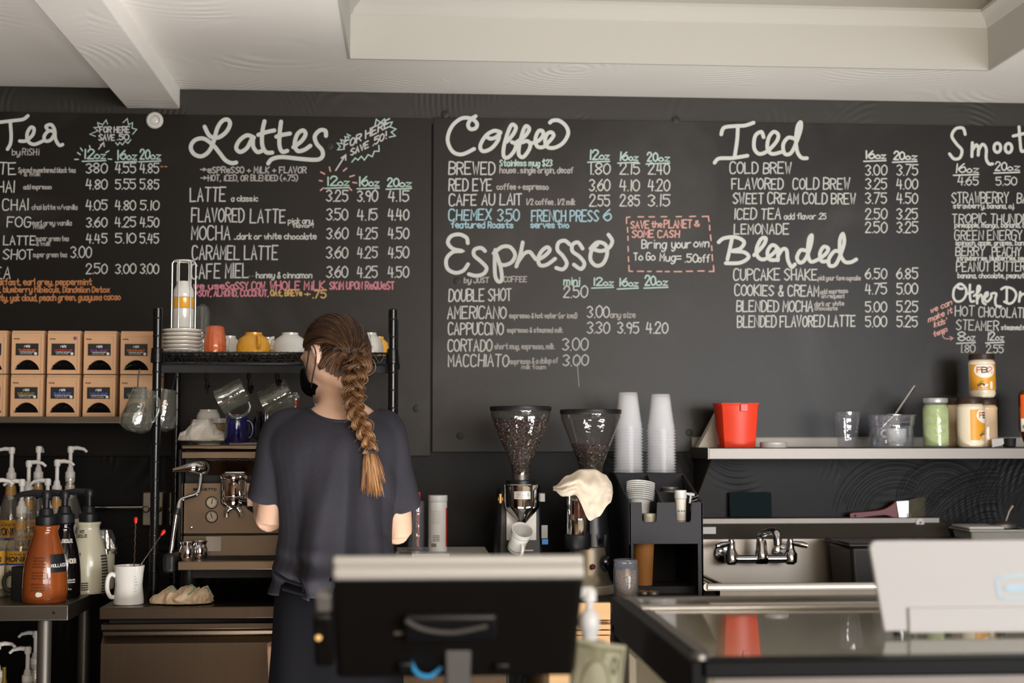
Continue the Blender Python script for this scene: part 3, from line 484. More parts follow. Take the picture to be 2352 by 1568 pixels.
INK = {k: mat('label_ink_'+k, v, .8) for k, v in dict(orange='#c1612c', red='#a8322a', purple='#7d3a74', gold='#8f7430', blue='#4a5fae', green='#3f6b58', brown='#7a5434', black='#22201f').items()}
cols = [(-65, 12), (20, 98), (103, 182), (187, 265), (272, 350)]
names = [['gold', 'orange', 'red', 'purple', 'orange'], ['green', 'gold', 'blue', 'blue', 'green']]
nm = [['GREEN', 'TURMERIC', 'HIBISCUS', 'EARL GREY', 'PEPPERMINT'], ['MATE', 'BREAKFAST', 'BLUEBERRY', 'YAK CLOUD', 'JADE CLOUD']]
inkname = [['gold', 'orange', 'red', 'purple', 'orange'], ['green', 'gold', 'blue', 'blue', 'dark green']]
def tea_box(x0, x1, zb, h, ink, txt, label, snippet):
    w = (x1-x0); t = thing('tea_box', label.replace('tan tea carton', 'tea carton'), 'box', (x0+w/2, YS+.012, zb), group='tea boxes on the wall shelf')
    D = .2; fw = w-.004; fx = lambda u: u-w/2
    # body with a slightly recessed front behind a raised edge, and an arched opening
    mb = MB(); a0, a1, ah, ab = .009, fw-.012, .031, .012
    arc = [(a0+(a1-a0)*i/14, ab+ah*sin(pi*i/14)**.62) for i in range(15)]
    V = lambda u, v, d=0: (fx(u), d, v)
    top = [(0, h-.012), (fw, h-.012)]
    # front face as quads between arch and top line
    for i in range(14):
        (u0, v0), (u1, v1) = arc[i], arc[i+1]; mb.add([V(u0, v0), V(u1, v1), V(u1, h-.012), V(u0, h-.012)], [(0, 1, 2, 3)])
    mb.add([V(0, 0), V(a0, 0), V(a0, h-.012), V(0, h-.012)], [(0, 1, 2, 3)]); mb.add([V(a1, 0), V(fw, 0), V(fw, h-.012), V(a1, h-.012)], [(0, 1, 2, 3)])
    mb.add([V(a0, 0), V(a1, 0), V(a1, ab), V(a0, ab)], [(0, 1, 2, 3)])
    # depth of the opening
    for i in range(14):
        (u0, v0), (u1, v1) = arc[i], arc[i+1]; mb.add([V(u0, v0), V(u1, v1), V(u1, v1, .012), V(u0, v0, .012)], [(0, 1, 2, 3)])
    mb.add([V(a0, ab), V(a1, ab), V(a1, ab, .012), V(a0, ab, .012)], [(0, 1, 2, 3)])
    mb.add([V(0, 0), V(0, 0, D), V(0, h-.002, D), V(0, h-.002, .004), V(0, h-.012)], [(0, 1, 2, 3, 4)]); mb.add([V(fw, 0), V(fw, 0, D), V(fw, h-.002, D), V(fw, h-.002, .004), V(fw, h-.012)], [(0, 1, 2, 3, 4)])
    mb.add([V(0, h-.002, .004), V(fw, h-.002, .004), V(fw, h-.002, D), V(0, h-.002, D)], [(0, 1, 2, 3)]); mb.add([V(0, h-.012), V(fw, h-.012), V(fw, h-.002, .004), V(0, h-.002, .004)], [(0, 1, 2, 3)])
    mb.add([V(0, 0, D), V(fw, 0, D), V(fw, h-.002, D), V(0, h-.002, D)], [(0, 1, 2, 3)])
    mb.box(fx(fw-.0075), fx(fw), -.0025, 0, 0, h-.014); mb.box(fx(0), fx(.004), -.0015, 0, 0, h-.014); mb.box(fx(0), fx(fw), -.002, 0, h-.017, h-.012)
    obj('carton', mb, M_kraft, t, angle=25)
    lb = MB(); l0, l1, z0, z1 = .012, fw-.016, h*.42, h*.69; lb.box(fx(l0), fx(l1), -.0016, -.0004, z0, z1); lab = obj('label', lb, M_lab, t)
    tx = MB(); f = lambda u, v: (fx(u), -.0022, v); mid = (l0+l1)/2
    write(tx, 'rishi', mid-.008, mid+.008, z1-.0115, .007, .0018, f, m=0)
    write(tx, txt, l0+.008, l1-.008, z0+.0135, .0048, .0016, f, m=1); write(tx, snippet, l0+.012, l1-.012, z0+.009, .003, .0009, f, m=0); write(tx, 'net wt 2 oz 56 g', l0+.014, l1-.02, z0+.004, .0022, .0006, f, m=0)
    ribbon(tx, [(l1-.008, z0+.0055)], .0085, f, 0)
    obj('label_lettering', tx, [M_ink, INK[ink]], lab)
    tx = MB(); write(tx, 'earl gray', .006, .022, h-.0285, .004, .0011, lambda u, v: (fx(u), -.0006, v)); obj('corner_lettering', tx, INK['brown'], t)
    bg_ = MB(); bg_.box(fx(.003), fx(fw-.003), .0125, .03, .004, ab+ah+.004); pch = obj('sachet_stack', bg_, M_blackg, t)
    sc = MB()
    for q in range(4):
        u = a0+.008+q*(a1-a0-.016)/3; z = ab+.006+ah*.45*sin(pi*(.15+.7*q/3))
        sc.tube([V(u-.007, z-.004, .009), V(u, z+.002, .007), V(u+.007, z-.005, .009)], .004, n=8, flat=.3)
    obj('foil_sachet', sc, mat('dark_foil_sachet', '#10151c', .2, .2), pch)
    return t
rowz = [(862, 955), (758, 860)]
for ri, (yt, yb) in enumerate([(758, 858), (861, 957)]):
    for ci, (a, b) in enumerate(cols):
        x0, x1 = X(a, YS), X(b, YS); h = (yb-yt)*kS*1.0; zb = TS if ri == 1 else TS+96*kS+.0005
        place = ['at the left edge of the photo', 'first whole box from the left', 'second whole box from the left', 'third whole box from the left', 'last box, next to the black rack post'][ci]
        t = tea_box(x0, x1-.001, zb, (96*kS if ri else 99*kS), names[ri][ci], nm[ri][ci], 'tan tea carton with %s lettering, %s row, %s' % (inkname[ri][ci], ['upper', 'lower'][ri], place), ['rooibos ginger', 'organic loose'][ri])
        if ri == 0 and ci == 2:
            obj('round_sticker', MB().prism([(.006*cos(2*pi*i/5+q*pi/5)*(1 if q == 0 else .8), .006*sin(2*pi*i/5+q*pi/5)*(1 if q == 0 else .8)) for i in range(5) for q in (0, 1)], lambda u, v, w: (u+.031, -.0006-w, v+.109), .0008), INK['purple'], t, label='purple flower sticker')
        if ri == 0 and ci == 4:
            obj('green_sachet', MB().tube([(-.036, .007, .018), (-.028, .006, .024), (-.018, .007, .028)], .005, n=8, flat=.3), mat('green_foil', '#1f6b34', .25, .2), t, label='green foil sachet showing in the opening')
# ================================================================ black wire rack
YR0, YR1 = 4.1, 4.45; xa, xb = X(358, YR0), X(901, YR0); zr = Z(812, YR0); ztop = Z(709, YR0); ZCT = .896
M_rack = mat('black_enamel', '#0c0d0f', .2, var=.1, bump=.06, bscale=120)
rk = thing('wire_rack', 'tall black wire rack standing on the counter over the espresso machine', 'rack', ((xa+xb)/2, (YR0+YR1)/2, ZCT))
def RL(x, y, z): return (x-rk.location.x, y-rk.location.y, z-rk.location.z)
post = None
for x in (xa, xb):
    for y in (YR0, YR1):
        g = MB().lathe([(.0125, .012), (.0125, ztop-ZCT-.004), (.009, ztop-ZCT), (0, ztop-ZCT+.001)], n=16)
        g.lathe([(.018, 0), (.018, .008), (.0125, .012)], n=16)
        for q in range(int((ztop-ZCT)/.051)): g.lathe([(.0128, .03+q*.051), (.0136, .032+q*.051), (.0136, .033+q*.051), (.0128, .035+q*.051)], n=16, cap=False)
        p = obj('post', g, M_rack, rk, loc=RL(x, y, ZCT))
        obj('collar', MB().lathe([(.0135, -.022), (.019, -.02), (.017, .02), (.0135, .022)], n=16, cap=False), M_rack, p, loc=(0, 0, zr-.008-ZCT))
w = MB(); zt, zl = zr, zr-.03
for z in (zt, zl):
    w.tube([RL(xa, YR0, z), RL(xb, YR0, z)], .0034, n=8); w.tube([RL(xa, YR1, z), RL(xb, YR1, z)], .0034, n=8); w.tube([RL(xa, YR0, z), RL(xa, YR1, z)], .0034, n=8); w.tube([RL(xb, YR0, z), RL(xb, YR1, z)], .0034, n=8)
N = 36
for yy in (YR0, YR1):
    for i in range(N): w.tube([RL(xa+(xb-xa)*i/N, yy, zt if i % 2 else zl), RL(xa+(xb-xa)*(i+1)/N, yy, zl if i % 2 else zt)], .0022, n=6)
for i in range(1, 40): w.tube([RL(xa+(xb-xa)*i/40, YR0, zt+.003), RL(xa+(xb-xa)*i/40, YR1, zt+.003)], .0018, n=6)
for q in (.3, .65): w.tube([RL(xa, YR0+.35*q, zt-.002), RL(xb, YR0+.35*q, zt-.002)], .003, n=6)
obj('wire_shelf', w, M_rack, rk)
zb_ = Z(875, YR0+.06)
w = MB().box(*[a for a in (RL(xa, YR0+.05, 0)[0], RL(xb, 0, 0)[0], RL(0, YR0+.03, 0)[1], RL(0, YR0+.05, 0)[1], RL(0, 0, zr-.055)[2], RL(0, 0, zr-.032)[2])]); obj('hook_rail', w, M_blackm, rk)
YH = YR0+.07
def hook(px, yb, ang=0):
    x = X(px, YH); t = MB().tube([RL(x, YR0+.04, zr-.04), RL(x, YR0+.045, zr-.07), RL(x, YH, Z(yb, YH)+.03), RL(x, YH-.004, Z(yb, YH)+.006), RL(x+.006, YH-.02, Z(yb, YH)-.004), RL(x+.01, YH-.032, Z(yb, YH)+.012)], .0062, n=8); obj('hook', t, M_rack, rk)
for px, yb in ((474, 898), (572, 898), (636, 885)): hook(px, yb)
ZR = zr+.005
# things on the rack
kr = K(4.25)
sau = None
for i in range(6):
    p = (X(416, 4.24), 4.24, Z(802, 4.2)+.001+i*8.6*kr); R = 45*kr; rr = R*(.7 if i == 0 else .93)
    lb = 'cream saucer in the stack of six on the rack, '+['lowest', 'second from the bottom', 'third from the bottom', 'third from the top', 'second from the top', 'topmost'][i]
    p = (p[0], p[1], ZR+i*8.9*kr)
    if sau is None: sau = tag(obj('saucer', MB().lathe([(0, 0), (R*.6, 0), (R*.62, .003), (R*.9, .007), (R, .011), (R, .0128), (R*.97, .0125), (R*.6, .006), (0, .005)], n=48), mat('cream_glaze', '#e6e0d6', .2, coat=.3), loc=p), lb, 'saucer', 'saucers on the rack')
    else: dup(sau, p, label=lb)
zs = ZR+5*8.9*kr+.013
cx = X(417, 4.24)
t = thing('wire_carrier', 'white wire cup carrier standing on the stack of saucers', 'carrier', (cx, 4.24, zs))
zc1 = Z(604, 4.24)-zs; w = MB()
for a in range(6):
    an = a*pi/3+.25; R = .034; w.tube([(R*cos(an), R*sin(an), .002), (R*cos(an), R*sin(an), zc1-.008), (R*.85*cos(an), R*.85*sin(an), zc1)], .0021, n=8)
for z, R in ((.002, .034), (zc1, .029)): w.tube([(R*cos(q*pi/12), R*sin(q*pi/12), z) for q in range(25)], .0021, n=8, cap=False)
w.tube([(-.029, 0, zc1), (0, 0, zc1+.002), (.029, 0, zc1)], .002, n=8); obj('wire_frame', w, mat('white_wire', '#dcded8', .25, .3), t)
for nm_, z0, z1, R, m, lb in (('white', .006, Z(712, 4.24)-zs, .030, M_white, 'white cup at the bottom of the wire carrier'), ('yellow', Z(712, 4.24)-zs+.0005, Z(687, 4.24)-zs, .0302, mat('yellow_glaze', '#dba032', .18, coat=.3, var=.03), 'yellow band cup in the middle of the wire carrier'), ('top', Z(687, 4.24)-zs+.0005, Z(650, 4.24)-zs, .0298, M_white, 'white cup upside down on top in the wire carrier')):
    H = z1-z0; pr = [(R*.97, 0), (R, .002), (R, H-.001), (R*.97, H), (0, H)] if nm_ != 'top' else [(R*.97, 0), (R, .003), (R*.97, H*.45), (R*.72, H*.8), (R*.62, H), (0, H)]
    tag(obj('espresso_cup', MB().lathe(pr, n=36), m, loc=(cx, 4.24, zs+z0)), lb, 'cup')
tag(obj('drinking_glass', MB().lathe([(.018, 0), (.026, .004), (.0255, .13), (.02, .15), (.008, .157), (0, .158)], n=32, cap=False), M_glass, loc=(X(459, 4.36), 4.36, ZR)), 'clear glass upside down behind the saucer stack', 'glass')
# tumblers
def tumbler(px, Y, z, label):
    t = thing('tumbler', label, 'glass', (px, Y, z), group='stacked amber tumblers'); R, r, H = .033, .0255, .062
    pr = [(R, 0), (R*.99, .004), (R*.93, H*.45), (r, H*.95), (r*.8, H), (0, H)]; pi_ = [(0, H-.006), (r*.7, H-.008), (r*.88, H*.85), (R*.85, H*.4), (R-.003, 0)]
    obj('facetted_body', MB().lathe(pr+pi_, n=16, cap=False), M_amber, t, angle=15); return t
tx_ = X(491, 4.2)
tumbler(tx_, 4.2, ZR, 'amber red glass tumbler upside down on the rack, lower of two')
tumbler(tx_, 4.2, ZR+.0175, 'amber red glass tumbler upside down, stacked on the other')
M_yel = MATS['yellow_glaze']
def rc(px, Y, wpx, hpx, m, label, hang, py=804):
    k = K(Y); return make_cup('wide_cup', label, 'cup', m, wpx/2*k, wpx*.24*k, hpx*k, hang=hang, loc=(X(px, Y), Y, ZR), group='upturned cups on the rack', flip=True, out=.016, hr=.0055)
rc(524, 4.36, 60, 46, M_white, 'white cup upside down between the amber tumblers and the yellow cup', pi/2)
rc(462, 4.38, 36, 40, M_white, 'small white cup upside down behind the saucers', pi/2)
rc(580, 4.2, 80, 47, M_yel, 'mustard yellow cup upside down with its handle to the front', pi/2.6)
rc(612, 4.38, 62, 44, M_white, 'white cup upside down behind and between the yellow and large white cups', -pi/2)
rc(664, 4.2, 78, 47, M_white, 'large white cup upside down beside the head of the person', pi)
rc(848, 4.2, 64, 48, M_white, 'white cup upside down right of the head of the person', pi/2)
rc(868, 4.34, 50, 45, M_yel, 'yellow cup upside down beside the right rack post', -pi/2)
rc(742, 4.2, 74, 46, M_white, 'white cup upside down mostly hidden by the head of the person', pi)
# hanging glass mugs
def glass_mug(px, py, Y, tilt, H, R, label, yaw=0, m=None, square=False):
    t = thing('glass_pitcher', label, 'glass mug', W(px, py, Y), group='glass pitchers hanging from the rack hooks'); t.rotation_euler = (0, tilt, yaw)
    rm = (lambda a, z: 1+.05*cos(4*a)) if square else None
    obj('glass_body', MB().lathe([(R*.55, -H), (R*.9, -H+.004), (R, -H*.75), (R*.93, -H*.3), (R*1.02, 0), (R*.98, 0), (R*.88, -H*.3), (R*.94, -H*.75), (R*.8, -H+.009), (0, -H+.009)], n=32, rmod=rm), m or M_glassm, t)
    obj('handle', MB().tube(handle_pts(R, -H*.85, -H*.12, .028, pi), .0055, n=10), M_glassm, t); return t
M_glassm = clear('thick_pitcher_glass', (.62, .64, .58), .05, .06, .55)
glass_mug(504, 925, 4.17, radians(-118), .088, .040, 'clear glass pitcher hanging tilted, left of the two on the rack hooks')
glass_mug(606, 932, 4.17, radians(-118), .092, .043, 'clear glass pitcher hanging tilted above the blue cups', square=True)
glass_mug(728, 940, 4.2, radians(-110), .07, .036, 'clear glass pitcher hanging beside the black face mask')
hk = MB()
t = thing('glass_mug', 'clear glass mug hanging left of the front rack post', 'glass mug', W(333, 893, 4.03), group='glass mugs on the rack post'); t.rotation_euler = (0, radians(14), .4)
pr = [(.030, 0), (.034, -.02), (.046, -.085), (.043, -.11), (.025, -.123), (0, -.124)]; inn = [(0, -.118), (.022, -.117), (.038, -.107), (.042, -.085), (.030, -.02), (.027, 0)]
obj('glass_body', MB().lathe(pr+inn, n=32, cap=False), M_glassm, t); obj('handle', MB().tube(handle_pts(.034, -.09, -.015, .024, -.6), .005), M_glassm, t); obj('hook', MB().tube([(-.028, 0, .05), (-.027, 0, .03), (-.02, 0, -.004)], .002), M_rack, t)
dup(t, W(381, 893, 4.2), rot=(.06, radians(-8), 2.6), label='clear glass mug hanging behind the front rack post')
# ================================================================ steel work table at the left with sauces and syrups
YT = 3.95; ZT = Z(1389, YT, 165); xt = X(165, YT); 
tb = thing('work_table', 'stainless steel work table carrying the syrups and sauces', 'table', (-1.5, 4.2, 0))
def TL(*a): return (a[0]+1.5, a[1]+1.5, a[2]-4.2, a[3]-4.2, a[4], a[5])
obj('table_top', MB().box(*TL(-2.1, xt, YT, 4.6, ZT-.042, ZT)), M_steeld, tb, bevel=.003)
for x, y in ((X(112, 4.02), 4.02), (X(112, 4.02), 4.5), (-2.0, 4.02), (-2.0, 4.5)):
    obj('leg', MB().lathe([(.019, 0), (.019, ZT-.042)], c=(x+1.5, y-4.2, 0), n=20), M_steel, tb)
zlow = .52
obj('lower_shelf', MB().box(*TL(-2.08, xt-.02, YT+.05, 4.55, zlow-.03, zlow)), M_steeld, tb, bevel=.003)
obj('bolt', MB().lathe([(.004, 0), (.003, .003), (0, .003)], rot=R90, c=(X(132, YT)+1.5, YT-4.2, ZT-.021), n=12), M_black, tb)
# pumps
def pump_parts(t, z, m, R=.014, stem=.05, head=.036, ang=0, spiral=0, hl=.05, collar=.03, r=.006):
    g = MB().lathe([(R, z-.012), (R*1.05, z), (R*1.05, z+collar*.5), (R*.75, z+collar*.62), (R*.6, z+collar), (r*1.1, z+collar+.002)], n=24, cap=False, rmod=(lambda a, zz: 1+.02*cos(12*a)))
    c = obj('pump_collar', g, m, t)
    g = MB().lathe([(r, z+collar-.005), (r, z+collar+stem)], n=14, cap=False)
    obj('pump_stem', g, m, t)
    zt_ = z+collar+stem; g = MB().lathe([(r*1.5, zt_-.008), (r*1.7, zt_+.006), (r*1.3, zt_+.012), (0, zt_+.013)], n=16)
    ca, sa = cos(ang), sin(ang)
    g.tube([(-.006*ca, -.006*sa, zt_+.004), (hl*.4*ca, hl*.4*sa, zt_+.007), (hl*.8*ca, hl*.8*sa, zt_+.003), (hl*ca, hl*sa, zt_-.006)], [r*1.15, r*1.05, r*.85, r*.7], n=10)
    obj('pump_head', g, m, t)
    if spiral:
        g = MB()
        P = [((r*1.6)*cos(q*.7), (r*1.6)*sin(q*.7), z-.014-spiral*q/40) for q in range(41)]; g.tube(P, .0028, n=6); g.lathe([(r*1.3, z-.014-spiral), (r*1.3, z-.012)], n=12); obj('pump_spring', g, m, t)
M_pumpw = mat('white_pump_plastic', '#ccc8c4', .4, var=.03); M_pumpb = mat('black_pump_plastic', '#18181c', .38)
M_mlab = mat('yellow_syrup_label', '#d59a2c', .55, var=.06); M_mlab2 = mat('cream_syrup_label', '#d9cfae', .55); M_mlab3 = mat('white_syrup_label', '#d6cdc6', .55)
M_syrup = clear('syrup_glass', (.75, .72, .62), .09, .05, .5); M_blueink = mat('blue_label_stripe', '#2c3e8c', .6)
def syrup(px, pybase, Y, ytop, label, ang=pi, ws=1.0, lab='y', z=None, ph=1.0, spiral=.05):
    """MB-built syrup bottle: ytop is the photo height of the pump head"""
    x = X(px, Y); z = ZT if z is None else z; t = thing('syrup_bottle', label, 'bottle', (x, Y, z), group='syrup bottles with white pumps'); R = .036*ws
    Ht = Z(ytop, Y)-z; stem = .052*ph; col = .032; neck = Ht-stem-col-.012
    hb = neck-.075
    obj('glass_body', MB().lathe([(R*.9, 0), (R, .004), (R, hb*.82), (R*.92, hb*.93), (R*.62, hb+.015), (.0155, hb+.045), (.0135, neck-.012), (.0155, neck-.01), (.0155, neck)], n=36, cap=False), M_syrup, t)
    obj('syrup_fill', MB().lathe([(0, .003), (R*.9, .005), (R*.94, .01), (R*.94, hb*.5), (0, hb*.5)], n=30, cap=False), clear('pale_syrup', (.55, .47, .33), .35, .1, .2), t)
    l = MB(); f = wrap(R, -pi/2, 0, off=.0005); uu = R*1.25
    m0 = {'y': M_mlab, 'w': M_mlab3}[lab]
    patch(l, f, -uu, uu, hb*.58, hb*.8, 0); patch(l, f, -uu, uu, hb*.16, hb*.58, 1)
    L = obj('label', l, [m0, M_mlab2 if lab == 'y' else M_mlab3], t)
    l = MB(); f = wrap(R, -pi/2, 0, off=.0011); patch(l, f, -uu, uu, hb*.555, hb*.585, 1)
    write(l, 'MONIN', -R*.85, R*.85, hb*.62, hb*.08, .0034, f, m=0); write(l, 'Le Sirop de', -R*.5, R*.6, hb*.73, hb*.04, .0009, f, m=0); write(l, 'Hazelnut', -R*.6, R*.5, hb*.42, hb*.06, .0012, f, m=0)
    obj('label_lettering', l, [INK['black'], M_blueink], L)
    n_ = MB(); n_.lathe([(.0146, neck-.05), (.0146, neck-.024)], n=24, cap=False); obj('neck_label', n_, m0, t)
    pump_parts(t, neck, M_pumpw, ang=ang, spiral=spiral, stem=stem, collar=col)
    return t
syrup(28, 0, 4.48, 1026, 'syrup bottle with the tall white pump, far left of the back row', pi)
syrup(90, 0, 4.48, 1024, 'syrup bottle with the tall white pump, middle of the back row', pi*.5)
syrup(163, 0, 4.48, 1024, 'syrup bottle with the tall white pump, right end of the back row', 0, lab='w')
syrup(68, 0, 4.36, 1056, 'syrup bottle with a white pump, between the first and second tall pumps', 0)
syrup(133, 0, 4.37, 1054, 'syrup bottle with a white pump, between the second and third tall pumps', 0)
syrup(-8, 0, 4.15, 1096, 'syrup bottle cut by the left edge, front row', 0, ws=.95)
syrup(53, 0, 4.2, 1098, 'front syrup bottle with yellow label and visible brand lettering', pi*1.05, ws=1.12)
syrup(112, 0, 4.28, 1097, 'syrup bottle with a white pump right behind the caramel sauce bottle', pi)
# sauce bottles
def jug(px, Y, wpx, ytop, ypump, label, m, ang, base=1384, extra=None, name='sauce_bottle'):
    x = X(px, Y); k = K(Y); R = wpx/2*k; H = Z(ytop, Y)-ZT; t = thing(name, label, 'bottle', (x, Y, ZT), group='sauce bottles with black pumps')
    pr = [(R*.88, 0), (R*.95, .003), (R, .02), (R*.99, H*.28), (R*.93, H*.48), (R*.8, H*.66), (R*.62, H*.82), (R*.54, H*.91), (R*.56, H*.95), (R*.6, H*.975), (R*.58, H), (R*.3, H+.001)]
    def rf(z):
        for (a, b), (c, d) in zip(pr, pr[1:]):
            if b <= z <= d and d > b: return a+(c-a)*(z-b)/(d-b)
        return R
    obj('bottle_body', MB().lathe([(p.x, p.y) for p in catmull([(a, b) for a, b in pr[:1]]+[(a, b) for a, b in pr[1:]], 3)], n=44), m, t)
    hz = Z(ypump, Y)-ZT; st_ = max(.02, hz-H-.045)
    pump_parts(t, H, M_pumpb, R=.027, ang=ang, stem=st_, collar=.045, hl=.085, r=.009)
    return t, R, H, rf
M_car = mat('caramel_sauce_bottle', '#84411a', .16, var=.28, scale=14, coat=.6, stretch=(1, 1, .35))
M_cho = mat('dark_chocolate_bottle', '#0e0a0c', .1, coat=.6); M_wch = mat('white_chocolate_bottle', '#cfcab2', .22, var=.05, coat=.4)
t, R, H, rf = jug(110, 4.03, 98, 1202, 1135, 'caramel orange sauce bottle with black pump at the front of the table', M_car, pi)
l = MB(); f = wrap(R, -pi/2, 0, off=.0012, rf=rf)
rows = ['Directions for use:', 'shake well before', 'each use. Pump', 'two ounces into', '', 'Nutrition facts', 'serving size 2', 'calories 110', '', 'ingredients: sugar', 'corn syrup, milk', 'butter, salt']
for i, s_ in enumerate(rows):
    if s_: write(l, s_, -.022, .016, H*.58-i*.0078, .0042, .0009, f, m=0)
for q in (-.026, .019): ribbon(l, [(q, H*.63), (q, H*.12)], .0007, f, 0)
ribbon(l, [(-.026, H*.63), (.019, H*.63)], .0007, f, 0)
o_ = obj('printed_lettering', l, mat('brown_print', '#4f2a12', .6), t)
l = MB(); f = wrap(R, -pi/2, 0, off=.0014, rf=rf); patch(l, f, R*.5, R*1.5, H*.40, H*.63, 0, nv=3); pl = obj('logo_patch', l, mat('dark_logo_patch', '#171b20', .4), t)
l = MB(); ribbon(l, [(-.002, .026)], .013, wrap(R, -pi/2, 0, off=.0015, rf=rf)); ribbon(l, [(.003, .026)], .011, wrap(R, -pi/2, 0, off=.0015, rf=rf)); obj('seal', l, M_ink, t)
l = MB(); write(l, 'HOLLANDER', R*.52, R*1.5, H*.47, .008, .0018, wrap(R, -pi/2, 0, off=.002, rf=rf)); obj('logo_lettering', l, M_ink, pl)
t, R, H, rf = jug(152, 4.14, 78, 1196, 1135, 'dark chocolate sauce bottle with black pump between the caramel and white ones', M_cho, pi*.95)
l = MB(); f = wrap(R, -pi/2, 0, off=.0015, rf=rf); write(l, 'CHOCOLATE', .004, .046, H*.74, .009, .002, f); write(l, 'HOLLANDER', -.01, .05, H*.47, .011, .0026, f)
write(l, 'Sweet ground chocolate', .006, .045, H*.24, .0045, .0008, f); write(l, 'fine dutched cocoa', .012, .045, H*.21, .0045, .0008, f); write(l, 'net wt 91 oz', .008, .034, H*.12, .004, .0008, f); obj('printed_lettering', l, M_ink, t)
t, R, H, rf = jug(208, 4.25, 88, 1195, 1131, 'white chocolate sauce bottle with black pump, rightmost of the three sauces', M_wch, pi)
l = MB(); f = wrap(R, -pi/2, 0, off=.0015, rf=rf); write(l, 'WHITE', -.036, -.008, H*.85, .0085, .0017, f); write(l, 'CHOCOLATE', -.045, .006, H*.79, .0085, .0017, f)
for i in range(4): write(l, 'keep refrigerated after', -.016, .014, H*.155-i*.0062, .0036, .0008, f)
for i in range(14): write(l, 'nutrition facts per', R*.95, R*1.5, H*.52-i*.0085, .005, .0012, f)
obj('printed_lettering', l, INK['black'], t)
l = MB(); patch(l, wrap(R, -pi/2, 0, off=.0013, rf=rf), -.05, -.012, H*.39, H*.58, nv=3); obj('logo_patch', l, MATS['dark_logo_patch'], t)
# crumpled foil-topped white bottle behind
t = thing('foil_topped_jug', 'white jug with crumpled silver foil over its top, behind the white chocolate bottle', 'jug', (X(243, 4.36), 4.36, ZT))
obj('jug_body', MB().lathe([(.03, 0), (.033, .004), (.033, .11), (.022, .15)], n=30), M_wch, t)
obj('foil_wrap', MB().lathe([(.036, .105), (.035, .12), (.028, .15), (.022, .175), (.0, .178)], n=28, rmod=lambda a, z: 1+.16*sin(7*a+z*90)+.08*sin(13*a-z*200)), mat('crumpled_foil', '#c9c9c6', .25, .9, bump=.5, bscale=90), t, angle=15)
# black mug at the front left
t = make_cup('coffee_mug', 'black mug left of the caramel sauce bottle', 'mug', M_blackm, .038, .036, .09, hang=pi, loc=(X(66, 4.1), 4.1, ZT), prof=[(.036, 0), (.038, .003), (.038, .09), (.035, .09), (.034, .008), (0, .008)], out=.026, hr=.006)
# lower shelf bottles
for px, yt, Y, lb in ((75, 1475, 4.1, 'syrup bottle with a white pump on the shelf under the table, beside the table leg'), (6, 1465, 4.1, 'syrup bottle with a white pump under the table, at the left edge'), (92, 1440, 4.35, 'syrup bottle under the table, directly behind the table leg')):
    syrup(px, 0, Y, yt, lb, pi if px != 6 else pi*.2, z=zlow, lab='w')
tag(obj('yellow_bottle', MB().lathe([(.012, 0), (.014, .003), (.014, .12), (.006, .16), (.006, .19), (0, .19)], n=24), mat('dark_yellow_plastic', '#7a6210', .4), loc=(X(22, 4.15), 4.15, zlow)), 'slim dark yellow bottle standing under the table', 'bottle')
# bar and brackets on the wall
t = thing('towel_bar', 'steel bar between two wall brackets behind the rack post', 'towel bar', W(265, 1165, 4.7))
b0 = W(206, 1166, 4.7); o = t.location
obj('bar', MB().tube([b0-o, W(328, 1165, 4.7)-o], .0075, n=14), M_chrome, t)
for px in (340, 366, 398):
    p = W(px, 1168, 4.74)-o; hw = .013 if px != 340 else .017
    g = MB().box(p.x-hw, p.x+hw, p.y-.01, YW-.001-o.y, p.z-.055, p.z+.055); g.lathe([(.011, -.03), (.011, .012), (.006, .016), (0, .016)], rot=R90.inverted(), c=(p.x, p.y-.01, p.z+.0), n=16)
    obj('bracket', g, mat('aged_steel_plate', '#9a9184', .4, .9), t, bevel=.004)
tag(obj('wall_tag', MB().box(-.012, .012, -.004, 0, -.014, .014), mat('aged_paper', '#8f8a72', .8), loc=W(377, 1000, YW-.001), bevel=.002), 'small yellowed tag on the wall behind the left rack post', 'tag')
# ================================================================ undercounter fridge and espresso machine
YC = 3.95; ZCT = .896; cxl, cxr = X(235, YC), X(1180, YC)
M_steelf = mat('fridge_stainless', '#64574a', .33, 1, var=.12, scale=5, stretch=(22, 1, 1), bump=.02)
fr = thing('undercounter_fridge', 'long stainless steel undercounter fridge with the espresso machine on top', 'fridge', ((cxl+cxr)/2, 4.35, 0)); FX, FY = fr.location.x, fr.location.y
def FB(m, x0, x1, y0, y1, z0, z1): return m.box(x0-FX, x1-FX, y0-FY, y1-FY, z0, z1)
yk = lambda py: Z(py, YC, 400)
obj('worktop', FB(MB(), cxl, cxr, YC, YW-.003, yk(1422), ZCT), M_steelf, fr, bevel=.003)
obj('cabinet_body', FB(MB(), cxl+.02, cxr-.01, YC+.04, YW-.02, .1, yk(1422)), M_blackm, fr)
zd = yk(1424)
for x0, x1, lab in ((cxl+.004, X(700, YC), 'l'), (X(704, YC), X(1164, YC), 'r')):
    pr = [(0, yk(1433)), (0, yk(1446)), (.02, yk(1452)), (.024, yk(1462)), (.001, yk(1478)), (0, yk(1482)), (0, .13), (.035, .13), (.035, yk(1433))]
    g = MB().prism(pr, lambda u, v, w: (x0-FX+w, YC+.008+u-FY, v), x1-x0); obj('door', g, M_steelf, fr, bevel=.0015)
for x in (cxl+.05, cxr-.05):
    for y in (4.05, 4.7): obj('foot', MB().lathe([(.02, 0), (.02, .1)], c=(x-FX, y-FY, 0), n=14), M_black, fr)
